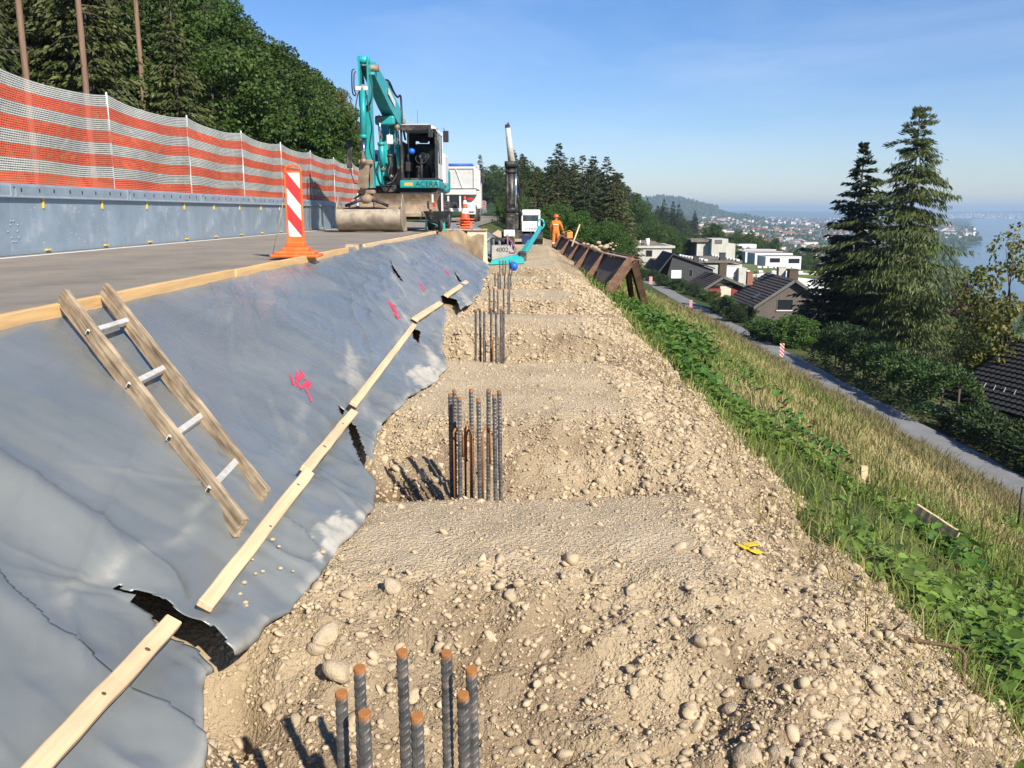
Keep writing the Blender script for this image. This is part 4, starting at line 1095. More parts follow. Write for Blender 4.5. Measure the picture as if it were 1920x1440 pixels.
mb = MB(); tr = [(-0.36, -0.2, 0.62), (0.36, -0.2, 0.62), (0.36, 0.55, 0.62), (-0.36, 0.55, 0.62)]; bt = [(-0.2, -0.05, 0.3), (0.2, -0.05, 0.3), (0.2, 0.4, 0.3), (-0.2, 0.4, 0.3)]
inn = [(x * 0.94, 0.175 + (y - 0.175) * 0.94, 0.62) for x, y, z in tr]; inb = [(x * 0.92, 0.175 + (y - 0.175) * 0.92, 0.315) for x, y, z in bt]
mb.add(tr + bt + inn + inb, [(0, 1, 5, 4), (1, 2, 6, 5), (2, 3, 7, 6), (3, 0, 4, 7), (7, 6, 5, 4), (0, 8, 9, 1), (1, 9, 10, 2), (2, 10, 11, 3), (3, 11, 8, 0), (8, 12, 13, 9), (9, 13, 14, 10), (10, 14, 15, 11), (11, 15, 12, 8), (12, 15, 14, 13)]); mb.build('tray', black_st, wb)
mb = MB(); mb.lathe((-0.045, -0.3, 0.19), [(0.1, 0), (0.17, 0.005), (0.19, 0.03), (0.19, 0.06), (0.17, 0.085), (0.1, 0.09)], 18, (1, 0, 0)); mb.build('wheel', rubber, wb)
for s in (-1, 1):
    mb = MB(); mb.tube([(s * 0.06, -0.3, 0.19), (s * 0.2, 0.1, 0.27), (s * 0.27, 0.5, 0.4), (s * 0.3, 1.1, 0.62)], 0.018, 7); mb.build('handle', teal, wb)
    mb = MB(); mb.beam((s * 0.27, 0.42, 0.34), (s * 0.3, 0.5, 0.0), 0.06, 0.035, (0, 1, 0)); mb.build('leg', teal_l, wb)

# ================================================================== FILL WITH PLYWOOD FACE, FAR SHEET
xs = np.arange(-3.0, -1.28, 0.04); ysr = np.arange(26.3, 47, 0.06)
fx, fy = np.meshgrid(xs, ysr)
front = 28.1 - 1.3 * np.clip((-1.95 - fx) / 0.9, 0, 1) ** 0.7
fz = np.where(fy > front, ROAD_Z - 0.01, ROAD_Z - 0.01 - (front - fy) * 1.05)
bank = ROAD_Z - 0.02 - np.clip((fx + 2.95) / 1.72, 0, 1.2)
fz = np.where(fy > 29.6, bank - 0.03, fz)
fz = np.maximum(fz, bank - 0.16) + (0.05 * fbm(fx * 4, fy * 4, 90, 4)) * (fy < 28.2)
fz = fz + (0.07 * np.abs(fbm(fx * 7, fy * 7, 91, 3))) * (fy < 28.15) * (fx < -1.85)
me = mesh_np('fill_bank', np.stack([fx, fy, fz], -1).reshape(-1, 3), grid_faces(*fx.shape), True)
me.attributes.new('dark_soil', 'FLOAT', 'POINT').data.foreach_set('value', np.clip(0.5 + 0.3 * fbm(fx * 3, fy * 3, 92, 3), 0, 0.9).ravel().astype(np.float32))
structure('fill_bank', me, dm)
ply = mat('plywood', (0.66, 0.58, 0.40), 0.7, var=0.08, scale=3, dirt=(0.5, 0.42, 0.28), dirt_amt=0.3)
a, c = PY(876, 432, 28.02), PY(913, 503, 28.02)
mb = MB(); mb.prism([(a.x, 28.0, a.z), (c.x, 28.0, a.z), (c.x + 0.03, 27.97, c.z), (a.x + 0.06, 27.97, c.z)], (0, 0.025, 0))
plyo = mb.solo('plywood_panel', ply, 'cream plywood panel holding the fill below the stacked cones', 'panel')
mb = MB(); mb.beam((a.x - 0.8, 27.98, a.z + 0.03), (c.x + 0.02, 27.98, a.z + 0.03), 0.12, 0.045); mb.solo('timber_plank', w_old, 'dark weathered plank along the top of the plywood panel', 'timber')
mb = MB(); mb.beam(PY(893, 500, 27.9), PY(889, 535, 27.8), 0.09, 0.05, (0, 1, 0)); mb.solo('timber_stake', w_new, 'short yellow timber stake under the plywood panel', 'timber')
# far plastic sheet behind the fill
ss = np.linspace(0, 1, 26); yf = np.arange(29.7, 47, 0.22)
S2, Y2 = np.meshgrid(ss, yf)
d = 0.05 * fbm(S2 * 3, Y2 * 0.9, 55, 3) + 0.03 * (1 - np.abs(vnoise(S2 * 2 + Y2 * 1.2, Y2 * .3, 56))) ** 4
V = np.stack([-2.92 + S2 * 1.7 + d * 0.5, Y2, ROAD_Z + 0.03 - S2 * 0.98 + d * 0.86], -1)
me = mesh_np('plastic_sheet', V.reshape(-1, 3), grid_faces(*S2.shape), True)
me.attributes.new('dust', 'FLOAT', 'POINT').data.foreach_set('value', np.clip(0.2 + 0.4 * fbm(S2 * 3, Y2, 57, 3), 0, 0.6).ravel().astype(np.float32))
q = link('plastic_sheet', me, sm); tag(q, 'far blue grey plastic sheet on the bank behind the plywood panel', 'plastic sheet')
for i, (y0, y1) in enumerate(((30.2, 35), (35.2, 44))):
    timber((-1.75, y0, 0.5), (-1.7, y1, 0.48), 0.09, 0.04, w_old, ('grey batten on the far sheet, the one by the fill', 'grey batten on the far sheet, running on to the drill rig')[i], (0.5, 0, 0.86), 0, 'batten', None, 30 + i)

# ================================================================== STONES ON THE SHEET EDGE, SMALL FINDS
mb = MB()
for px, py in ((470, 1055), (490, 1076), (478, 1084), (455, 1100), (460, 1135), (450, 1120), (508, 1018), (520, 1074), (545, 1076), (598, 1040), (512, 1030), (462, 1144)):
    p = sheet_hit(px, py); mb.ball(p + NB * 0.006, random.uniform(0.008, 0.02), 1, (1, .8, .6))
q = mb.build('clod', mat('gravel_stone', (0.4, 0.33, 0.23)), sheetA, True); q['kind'] = 'stuff'
def on_ground(px, py, f=None):
    f = f or (lambda x, y: float(dirt_z(x, y)))
    p = PZ(px, py, 0)
    for _ in range(12): p = p.lerp(PZ(px, py, f(p.x, p.y)), 0.7)
    return p
# yellow strap
g = on_ground(1408, 1034)
mb = MB(); P = [on_ground(x, y) + Vector((0, 0, .022)) for x, y in ((1384, 1026), (1400, 1036), (1414, 1042), (1424, 1040))]
for u, v in zip(P[:-1], P[1:]): mb.beam(u, v, 0.045, 0.006, (0.2, 0, 1))
mb.beam(P[1] + Vector((0, 0.02, .012)), P[3] + Vector((0.0, 0.06, .02)), 0.035, 0.008, (0.3, .2, 1))
mb.solo('yellow_strap', yel, 'scrap of yellow plastic strap lying on the spoil by a pale cobble', 'strap')
# root sticking out of the spoil
root_m = mat('root_bark', (0.16, 0.10, 0.055), 0.9, var=0.35, scale=30, bump=0.6, bscale=60)
g0 = on_ground(1655, 1190)
P = [g0 + Vector((-0.12, 0.03, -0.03)), PY(1665, 1190, g0.y), PY(1730, 1203, g0.y - 0.05), PY(1796, 1214, g0.y - 0.12), PY(1808, 1228, g0.y - 0.16), PY(1806, 1275, g0.y - 0.2), PY(1803, 1318, g0.y - 0.24)]
mb = MB(); mb.tube(P, [0.028, 0.02, 0.011, 0.0095, 0.010, 0.0085, 0.007], 8)
mb.ball(P[1], 0.035, 2, (1.2, .9, .8))
mb.tube([P[1], PY(1690, 1170, g0.y - .05), PY(1700, 1150, g0.y - .08)], [0.008, 0.004, 0.001], 5)
mb.tube([P[1], PY(1640, 1210, g0.y - .05), PY(1600, 1200, g0.y - .1)], [0.009, 0.005, 0.002], 5)
mb.tube([PY(1714, 1225, g0.y - .1), PY(1718, 1268, g0.y - .12)], [0.01, 0.008], 6)
mb.solo('tree_root', root_m, 'brown bent root sticking out of the cobbles near the grass', 'root')
# plank, stake and iron pin in the undergrowth
tz = lambda x, y: float(terr(x, y))
a, c = on_ground(1712, 992, tz), on_ground(1792, 1042, tz)
timber(a + Vector((0, 0, .22)), c + Vector((0, 0, .2)), 0.03, 0.14, w_pale, 'pale plank lying on edge in the undergrowth', (0, 0, 1), 0, 'timber_plank', None, 40)
q = on_ground(1617, 912, tz); mb = MB(); mb.span((q.x - .04, q.y - .03, q.z - .2), (q.x + .04, q.y + .03, q.z + .26)); mb.solo('timber_stake', w_pale, 'pale timber stake standing among the brambles', 'timber')
q = on_ground(1909, 982, tz); mb = MB(); mb.tube([(q.x, q.y, q.z - .2), (q.x, q.y, q.z + .75)], 0.022, 7); mb.solo('iron_pin', black_st, 'thin black iron pin standing beside the path', 'pin')
# blue helmet hung on the last cage
hp = PY(963, 499, b6.y - 0.1)
hel = thing('helmet', 'blue safety helmet hanging on the steel bars', 'helmet', hp)
blue_p = mat('blue_plastic', (0.01, 0.13, 0.62), 0.35, var=0.08)
mb = MB(); mb.lathe((0, 0, 0), [(0.1, -0.02), (0.1, 0.02), (0.092, 0.055), (0.07, 0.095), (0.035, 0.115), (0.005, 0.12)], 18, (0.35, -0.8, 0.3)); mb.build('shell', blue_p, hel)
mb = MB(); mb.lathe((0, 0.015, 0), [(0.13, -0.025), (0.135, -0.018), (0.1, -0.005)], 18, (0.35, -0.8, 0.3)); mb.build('brim', blue_p, hel)

# ================================================================== MACHINES
grey_m = mat('machine_white', (0.66, 0.65, 0.61), 0.45, var=0.1, scale=3, dirt=(0.4, 0.36, 0.29), dirt_amt=0.3)
dark_in = mat('cab_interior', (0.018, 0.018, 0.02), 0.75, var=0.3, scale=8)
brown_st = mat('worn_brown_steel', (0.26, 0.185, 0.125), 0.6, 0.25, var=0.3, scale=4, bump=0.2, bscale=30, dirt=(0.42, 0.34, 0.24), dirt_amt=0.4)
bucket_m = mat('bucket_steel', (0.36, 0.30, 0.23), 0.48, 0.4, var=0.25, scale=3, bump=0.15, bscale=20, dirt=(0.5, 0.43, 0.32), dirt_amt=0.5)
chrome = mat('chrome_rod', (0.7, 0.72, 0.75), 0.15, 1.0, var=0.05)
hose_m = mat('black_hose', (0.015, 0.015, 0.016), 0.5)
lamp_red = mat('lamp_red', (0.6, 0.03, 0.02), 0.3)
lamp_w = mat('lamp_glass', (0.75, 0.75, 0.72), 0.2)
def glass_mat(name, tint=(0.55, 0.62, 0.65), fac=0.22):
    if name in MATS: return MATS[name]
    m = bpy.data.materials.new(name); m.use_nodes = True
    n, l = m.node_tree.nodes, m.node_tree.links; n.remove(n['Principled BSDF'])
    tr = n.new('ShaderNodeBsdfTransparent'); tr.inputs['Color'].default_value = (*tint, 1)
    gl = n.new('ShaderNodeBsdfGlossy'); gl.inputs['Roughness'].default_value = 0.05
    nz_ = n.new('ShaderNodeTexNoise'); nz_.inputs['Scale'].default_value = 3
    mr_ = n.new('ShaderNodeMapRange'); mr_.inputs['To Min'].default_value = fac * 0.5; mr_.inputs['To Max'].default_value = fac * 1.5
    fr = n.new('ShaderNodeMixShader'); l.new(nz_.outputs['Fac'], mr_.inputs['Value']); l.new(mr_.outputs['Result'], fr.inputs['Fac'])
    l.new(tr.outputs['BSDF'], fr.inputs[1]); l.new(gl.outputs['BSDF'], fr.inputs[2]); l.new(fr.outputs['Shader'], n['Material Output'].inputs['Surface'])
    MATS[name] = m; return m
glass = glass_mat('cab_glass')
def text_mesh(txt, size, m, parent, loc, rot, name='lettering', ext=0.003):
    cu = bpy.data.curves.new(name, 'FONT'); cu.body = txt; cu.size = size; cu.extrude = ext; cu.align_x = 'CENTER'; cu.align_y = 'CENTER'
    tmp = bpy.data.objects.new(name + '_tmp', cu); COL.objects.link(tmp)
    dg = bpy.context.evaluated_depsgraph_get(); me = bpy.data.meshes.new_from_object(tmp.evaluated_get(dg))
    bpy.data.objects.remove(tmp); bpy.data.curves.remove(cu)
    o = link(name, me, m, parent); o.location = loc; o.rotation_euler = rot
    return o
def wheel(parent, c, r, w, axis=(1, 0, 0), name='wheel', rim_m=None):
    c = Vector(c); a = Vector(axis); n_ = 24
    mb = MB(); mb.lathe(c - a * w / 2, [(r * 0.55, 0), (r * 0.86, 0.0), (r * 0.97, w * 0.1), (r, w * 0.25), (r, w * 0.75), (r * 0.97, w * 0.9), (r * 0.86, w), (r * 0.55, w)], n_, axis)
    # tread blocks
    x = a.orthogonal().normalized(); y = a.cross(x)
    for i in range(18):
        t = 2 * math.pi * i / 18; d_ = x * math.cos(t) + y * math.sin(t); tn = a.cross(d_)
        for s in (-1, 1):
            mb.box(c + d_ * (r + 0.008) + a * s * w * 0.25, (w * 0.4, 0.05, 0.03), Matrix((a, tn, d_)).transposed())
    ty = mb.build(name, rubber, parent, True)
    mb = MB(); mb.lathe(c - a * (w / 2 + 0.004), [(r * 0.15, 0.01), (r * 0.45, 0.02), (r * 0.56, 0), (r * 0.56, w + 0.008), (r * 0.45, w - 0.012), (r * 0.15, w - 0.002)], n_, axis); mb.build('rim', rim_m or grey_m, ty, True)
    return ty
# ------------------------------------------------------------------ wheeled excavator
EX = Vector((-4.0, 29.6, ROAD_Z))
ex = thing('excavator', 'teal wheeled excavator with a raised folded boom and wide bucket on the road', 'excavator', EX)
B = lambda mb_, name, m, p=None: mb_.build(name, m, p or ex, True)
# undercarriage
mb = MB(); mb.span((-4.45, 28.3, 1.5), (-3.45, 32.1, 1.95), 0.05); mb.span((-5.0, 28.75, 1.48), (-2.9, 28.95, 1.72), 0.03); mb.span((-5.0, 31.25, 1.48), (-2.9, 31.45, 1.72), 0.03); B(mb, 'chassis', black_st)
for y in (28.85, 31.35):
    for x in (-5.0, -2.95): wheel(ex, (x, y, ROAD_Z + 0.48), 0.48, 0.5)
mb = MB(); mb.lathe((-4.05, 30.1, 1.95), [(0.62, 0), (0.62, 0.38), (0.5, 0.38)], 24); B(mb, 'turntable', black_st)
# dozer blade (curved plate) with end plates
blt, blb = PY(790, 363, 27.75).z, PY(790, 403, 27.75).z
prof = []
for i in range(9):
    f = i / 8; prof.append((27.72 + 0.16 * math.sin(math.pi * f), blt + (blb - blt) * f))
poly = [(-5.25, y, z) for y, z in prof] + [(-5.25, y + 0.05, z) for y, z in reversed(prof)]
mb = MB(); mb.prism(poly, (2.6, 0, 0)); mb.span((-5.25, 27.7, blb - 0.05), (-2.65, 27.74, blb + 0.05)); bl = B(mb, 'blade', brown_st)
mb = MB(); mb.span((-2.645, 27.66, blb - 0.05), (-2.61, 27.98, blt + 0.02)); mb.span((-5.29, 27.66, blb - 0.05), (-5.255, 27.98, blt + 0.02)); B(mb, 'blade_end', grey_m, bl)
mb = MB(); mb.span((-4.6, 27.95, 1.65), (-4.4, 28.5, 1.8)); mb.span((-3.5, 27.95, 1.65), (-3.3, 28.5, 1.8)); B(mb, 'blade_arm', black_st, bl)
mb = MB(); q = PY(814, 384, 27.6); mb.box(q, (0.07, 0.03, 0.13), None, 0.01); B(mb, 'reflector', lamp_red, bl)
mb = MB(); mb.box(PY(811, 372, 27.62), (0.06, 0.03, 0.25), None, 0.01); B(mb, 'lamp_bracket', grey_m, bl)
# upper deck
zb0, zb1 = PY(800, 353, 29).z, PY(800, 338, 29).z
mb = MB(); mb.span((-4.12, 28.93, zb0), (-2.83, 31.0, zb1), 0.04); B(mb, 'cab_skirt', teal)
mb = MB(); mb.span((-5.5, 29.3, zb0 - 0.12), (-4.13, 32.3, zb0 + 0.12), 0.03); mb.span((-4.12, 29.1, zb0 - 0.2), (-2.9, 32.0, zb0 - 0.005)); B(mb, 'deck', black_st)
mb = MB(); mb.span((-5.5, 30.9, zb0 + 0.125), (-2.8, 32.4, 3.75), 0.12); B(mb, 'engine_hood', grey_m)
mb = MB(); mb.span((-5.52, 31.9, zb0 - 0.1), (-2.78, 32.9, 3.3), 0.15); B(mb, 'counterweight', teal)
p0, p1 = PY(703, 303, 28.9), PY(714, 349, 28.9)
mb = MB(); mb.span((p0.x - 0.12, 28.85, p1.z), (p1.x + 0.02, 29.9, p0.z), 0.03); B(mb, 'tool_box', teal_l)
mb = MB(); mb.span((p0.x - 0.1, 29.3, p0.z), (p1.x, 29.9, p0.z + 0.4), 0.03); B(mb, 'tank', mat('dark_blue', (0.01, 0.05, 0.13), 0.5))
text_mesh('ACERA', 0.24, dark_in, ex, Vector((-3.23, 28.925, (zb0 + zb1) / 2)) - EX, (math.pi / 2, 0, 0))
mb = MB(); mb.box((-3.83, 28.926, (zb0 + zb1) / 2), (0.28, 0.006, 0.1)); B(mb, 'sticker', mat('sticker_orange', (0.65, 0.38, 0.05), 0.5))
# cab
cx0, cx1, cy0, cy1 = -4.08, -2.86, 29.0, 30.75
cz0, cz1 = zb1, PY(790, 233, 29).z
cab = MB(); cab.span((cx0, cy0, cz0), (cx1, cy1, cz0 + 0.07)); cab = B(cab, 'cab', black_st)
for x, y, w_, m_ in ((cx0 + 0.035, cy0 + 0.04, 0.07, black_st), (cx1 - 0.05, cy0 + 0.05, 0.1, black_st), (cx1 - 0.035, cy0 + 0.22, 0.06, grey_m), (cx0 + 0.035, cy1 - 0.05, 0.07, grey_m), (cx1 - 0.04, cy1 - 0.06, 0.09, grey_m), (cx1 - 0.035, cy0 + 0.95, 0.06, grey_m)):
    mb = MB(); mb.span((x - w_ / 2, y - 0.04, cz0 + 0.07), (x + w_ / 2, y + 0.04, cz1 - 0.13), 0.012); B(mb, 'pillar', m_, cab)
mb = MB()
rp = [(cx0, cz1 - 0.14), (cx0, cz1 - 0.05), (cx0 + 0.08, cz1), (cx1 - 0.3, cz1 + 0.01), (cx1 - 0.1, cz1 - 0.06), (cx1, cz1 - 0.2), (cx1, cz1 - 0.26), (cx1 - 0.06, cz1 - 0.14)]
mb.prism([(x, cy0 - 0.03, z) for x, z in rp], (0, cy1 - cy0 + 0.06, 0)); B(mb, 'roof', grey_m, cab)
mb = MB(); mb.span((cx0 + 0.02, cy0 - 0.07, cz1 - 0.2), (cx1 - 0.2, cy0 - 0.03, cz1 - 0.02), 0.015); B(mb, 'visor', black_st, cab)
mb = MB(); mb.span((cx0, cy1 - 0.06, cz0 + 0.07), (cx1 - 0.09, cy1 - 0.02, cz0 + 0.95)); mb.span((cx0 + 0.07, cy1 - 0.06, cz1 - 0.4), (cx1 - 0.09, cy1 - 0.02, cz1 - 0.14)); mb.span((cx0 + 0.07, cy1 - 0.06, cz0 + 0.95), (cx0 + 0.3, cy1 - 0.02, cz1 - 0.4)); mb.span((cx1 - 0.45, cy1 - 0.06, cz0 + 0.95), (cx1 - 0.09, cy1 - 0.02, cz1 - 0.4)); B(mb, 'rear_wall', dark_in, cab)
mb = MB(); mb.span((cx0 + 0.005, cy0 + 0.1, cz0 + 0.07), (cx0 + 0.03, cy1 - 0.1, cz1 - 0.5)); B(mb, 'side_wall', dark_in, cab)
mb = MB(); mb.span((cx1 - 0.02, cy0 + 0.25, cz0 + 0.55), (cx1 - 0.012, cy1 - 0.12, cz1 - 0.26)); B(mb, 'side_window', glass, cab)
mb = MB(); mb.span((cx1 - 0.03, cy0 + 0.25, cz0 + 0.07), (cx1 - 0.005, cy1 - 0.12, cz0 + 0.55)); B(mb, 'door_panel', grey_m, cab)
mb = MB(); mb.span((-3.72, 29.75, cz0 + 0.07), (-3.2, 30.3, cz0 + 0.5), 0.06); mb.span((-3.74, 30.2, cz0 + 0.5), (-3.18, 30.36, cz0 + 1.25), 0.07); mb.span((-3.62, 30.22, cz0 + 1.27), (-3.3, 30.34, cz0 + 1.5), 0.05); B(mb, 'seat', dark_in, cab)
for x in (-3.92, -3.08):
    mb = MB(); mb.span((x - 0.08, 29.5, cz0 + 0.3), (x + 0.08, 30.1, cz0 + 0.62), 0.03); mb.tube([(x, 29.55, cz0 + 0.6), (x + 0.02, 29.5, cz0 + 0.85)], [0.02, 0.03], 8); B(mb, 'control_box', dark_in, cab)
mb = MB(); mb.tube([(-3.45, 29.3, cz0 + 0.07), (-3.45, 29.45, cz0 + 0.7)], 0.05, 8); mb.tube([(-3.45 + 0.19 * math.cos(a), 29.42 + 0.07 * math.sin(a), cz0 + 0.72 + 0.17 * math.sin(a)) for a in np.linspace(0, 6.283, 20)], 0.018, 6); B(mb, 'steering_wheel', dark_in, cab)
mb = MB(); mb.ball((-3.78, 29.5, cz0 + 0.95), 0.12, 2, (1, .8, .9)); B(mb, 'blue_bag', blue_p, cab)
mb = MB(); mb.ball((-3.42, 29.95, cz0 + 0.8), 0.2, 2, (1, .7, .75)); B(mb, 'jacket', mat('grey_cloth', (0.2, 0.19, 0.18), 0.9), cab)
for px, py, Y_, sx, sz in ((836, 256, 28.9, 0.18, 0.36), (807, 250, 28.75, 0.16, 0.26)):
    q = PY(px, py, Y_); mb = MB(); mb.box(q, (sx, 0.06, sz), None, 0.02); mb.tube([q, q + Vector((-0.08, 0.12, 0.28))], 0.012, 6); B(mb, 'mirror', black_st, cab)
q = PY(655, 290, 28.9); mb = MB(); mb.box(q, (0.18, 0.07, 0.85), None, 0.02); mb.tube([q + Vector((0, 0, -.4)), q + Vector((0.1, .1, -0.9)), q + Vector((0.75, 0.3, -1.0))], 0.02, 6); B(mb, 'mirror', black_st)
mb = MB(); q = PY(783, 232, 30); mb.tube([q, q + Vector((0, 0, .45))], 0.006, 5); B(mb, 'aerial', black_st, cab)
# boom
bx = -4.62
def side_beam(pts_top, pts_bot, x0, x1):
    """pts in (Y, z): a box girder between two outlines"""
    poly = [(x0, y, z) for y, z in pts_top] + [(x0, y, z) for y, z in reversed(pts_bot)]
    m_ = MB(); m_.prism(poly, (x1 - x0, 0, 0)); return m_
Bj = PY(744, 230, 30.3); Cj = PY(692, 128, 26.45)
mb = side_beam([(30.0, 2.75), (30.7, 3.7), (Bj.y + 0.25, Bj.z + 0.15)], [(29.35, 2.9), (29.9, 3.9), (Bj.y - 0.25, Bj.z - 0.1)], bx - 0.22, bx + 0.22); B(mb, 'lower_boom', teal)
def skew_beam(a, c, wa, wc, ha, hm, hc):
    """upper boom: girder from a to c, deepest in the middle"""
    a, c = Vector(a), Vector(c); d_ = c - a; u = d_.normalized(); sx = u.cross(Vector((0, 0, 1))).normalized(); up = sx.cross(u)
    st = [(0, ha, wa), (0.18, hm * 0.95, wa), (0.5, hm, (wa + wc) / 2), (0.85, hc * 1.2, wc), (1, hc, wc)]
    m_ = MB(); vs_, fs = [], []
    for f, h, w_ in st:
        p = a + d_ * f
        for s, v in ((-1, -1), (1, -1), (1, 1), (-1, 1)): vs_.append(p + sx * s * w_ / 2 + up * (v * h / 2))
    k = len(st)
    for i in range(k - 1):
        for j in range(4): fs.append((i * 4 + j, i * 4 + (j + 1) % 4, i * 4 + 4 + (j + 1) % 4, i * 4 + 4 + j))
    fs += [(3, 2, 1, 0), tuple((k - 1) * 4 + j for j in range(4))]
    m_.add(vs_, fs); return m_
ub = B(skew_beam(Bj, Cj, 0.42, 0.34, 0.5, 0.62, 0.38), 'upper_boom', teal)
mid = Bj.lerp(Cj, 0.45); mb = MB(); dr = (Cj - Bj).normalized(); mb.box(mid + Vector((0.215, 0, 0.06)), (0.012, 1.0, 0.2), Matrix((Vector((1, 0, 0)), dr, Vector((1, 0, 0)).cross(dr))).transposed()); B(mb, 'label_plate', grey_m, ub)
for p, r in ((Bj, 0.12), (Cj, 0.1)):
    mb = MB(); mb.lathe(p - Vector((0.28, 0, 0)), [(r, 0), (r, 0.56)], 16, (1, 0, 0)); B(mb, 'pin', brown_st, ub)
def cyl(p0, p1, r, f, par=ex, name='hydraulic_cylinder', m_=None):
    p0, p1 = Vector(p0), Vector(p1); k = p0.lerp(p1, f)
    a = MB(); a.tube([p0, k], r, 12); a.tube([k - (p1 - p0).normalized() * 0.08, k + (p1 - p0).normalized() * 0.02], r * 1.15, 12); c_ = B(a, name, m_ or teal, par)
    a = MB(); a.tube([k, p1], r * 0.55, 10); B(a, 'rod', chrome, c_)
    a = MB(); a.ball(p0, r * 1.2, 1); a.ball(p1, r * 1.1, 1); B(a, 'cylinder_eye', brown_st, c_)
cyl(PY(718, 316, 28.9), PY(711, 222, 28.7), 0.1, 0.52)
cyl(PY(750, 314, 29.2), PY(744, 238, 29.6), 0.1, 0.52)
cyl(PY(733, 330, 29.2), PY(728, 230, 29.2), 0.08, 0.4, m_=black_st)
mb = MB(); q = PY(722, 226, 28.9); mb.box(q, (0.62, 0.3, 0.28), None, 0.05); B(mb, 'boom_bracket', teal, ub)
mb = MB(); q = PY(731, 262, 29.0); mb.box(q, (0.2, 0.2, 0.3), None, 0.03); B(mb, 'valve_block', grey_m, ub)
# stick: two plates at the head, box below
D = PY(682, 108, 26.1); E = PY(690, 352, 26.15)
st_ = MB()
for s in (-1, 1):
    x = D.x + s * 0.15
    st_.prism([(x, 25.95, D.z), (x, 26.3, D.z - 0.05), (x, 26.65, D.z - 0.55), (x, 26.62, D.z - 1.1), (x, 26.35, D.z - 1.5), (x, 25.95, D.z - 1.35)], (0.05 * -s, 0, 0))
stick = B(st_, 'stick', teal)
mb = MB()
q0 = Vector((D.x, 26.25, D.z - 1.3)); q1 = Vector((E.x + 0.06, 26.3, E.z))
mb.add([q0 + Vector((-.16, -.12, 0)), q0 + Vector((.16, -.12, 0)), q0 + Vector((.16, .26, 0)), q0 + Vector((-.16, .26, 0)), q1 + Vector((-.13, -.1, 0)), q1 + Vector((.13, -.1, 0)), q1 + Vector((.13, .14, 0)), q1 + Vector((-.13, .14, 0))],
       [(0, 1, 2, 3), (7, 6, 5, 4), (0, 4, 5, 1), (1, 5, 6, 2), (2, 6, 7, 3), (3, 7, 4, 0)]); B(mb, 'stick_box', teal, stick)
mb = MB(); mb.lathe((D.x - 0.16, 26.08, D.z - 0.07), [(0.11, 0), (0.11, 0.32)], 14, (1, 0, 0)); B(mb, 'head_roller', teal_l, stick)
cyl(PY(680, 165, 25.92), PY(682, 302, 25.75), 0.095, 0.68, stick)
mb = MB(); mb.box(PY(678, 166, 25.88), (0.36, 0.1, 0.12), None, 0.02); B(mb, 'valve_block', grey_m, stick)
mb = MB(); mb.box(PY(686, 304, 25.95), (0.42, 0.22, 0.14), None, 0.03); mb.beam(PY(684, 304, 25.9), PY(680, 352, 26.0), 0.3, 0.08, (0, 1, 0)); mb.beam(PY(696, 304, 26.1), PY(697, 352, 26.2), 0.07, 0.1, (0, 1, 0)); B(mb, 'bucket_link', brown_st, stick)
# hoses
def hose(pts, r=0.022):
    P = [PY(*p) for p in pts]; Q = []
    for i in range(len(P) - 1):
        pa, pb, pc, pd = P[max(i - 1, 0)], P[i], P[i + 1], P[min(i + 2, len(P) - 1)]
        for k in range(6):
            t = k / 6; Q.append(0.5 * ((2 * pb) + (pc - pa) * t + (2 * pa - 5 * pb + 4 * pc - pd) * t * t + (3 * pb - pa - 3 * pc + pd) * t ** 3))
    Q.append(P[-1]); m_ = MB(); m_.tube(Q, r, 7); B(m_, 'hose', hose_m, ub)
for k, dy in enumerate((0, 2.5, 5)):
    hose([(697, 132 + dy, 26.5), (708, 148 + dy, 27.3), (720, 163 + dy, 28.2), (732, 186 + dy, 29.2), (741, 214 + dy, 30)], 0.02)
hose([(718, 158, 28.2), (724, 150, 28.4), (731, 156, 28.8), (738, 172, 29.4), (745, 182, 29.9), (751, 180, 30.1), (753, 205, 30.1), (755, 235, 29.9), (760, 262, 29.6)], 0.035)
hose([(716, 162, 28.2), (722, 155, 28.4), (729, 160, 28.7), (736, 178, 29.3), (742, 200, 29.7)], 0.03)
hose([(664, 130, 25.9), (660, 134, 25.85), (660, 160, 25.8), (662, 176, 25.85), (667, 180, 25.9)], 0.02)
hose([(667, 134, 25.9), (664, 140, 25.85), (664, 165, 25.8), (668, 178, 25.85)], 0.018)
hose([(693, 140, 25.95), (698, 165, 25.9), (695, 190, 25.85), (690, 200, 25.9), (688, 178, 25.9)], 0.02)
hose([(672, 172, 25.85), (667, 200, 25.75), (668, 225, 25.75), (672, 250, 25.8)], 0.018)
hose([(686, 172, 25.85), (692, 210, 25.75), (697, 240, 25.8), (693, 275, 25.9), (699, 300, 26.0)], 0.018)
hose([(699, 290, 26.2), (704, 320, 26.2), (712, 345, 26.3), (716, 352, 26.4)], 0.02)
hose([(712, 300, 28.8), (708, 325, 28.6), (714, 345, 28.7), (728, 350, 29)], 0.025)
hose([(735, 300, 29), (728, 325, 28.8), (738, 345, 28.9)], 0.03)
hose([(745, 325, 29.1), (736, 340, 28.9), (725, 345, 28.8)], 0.03)
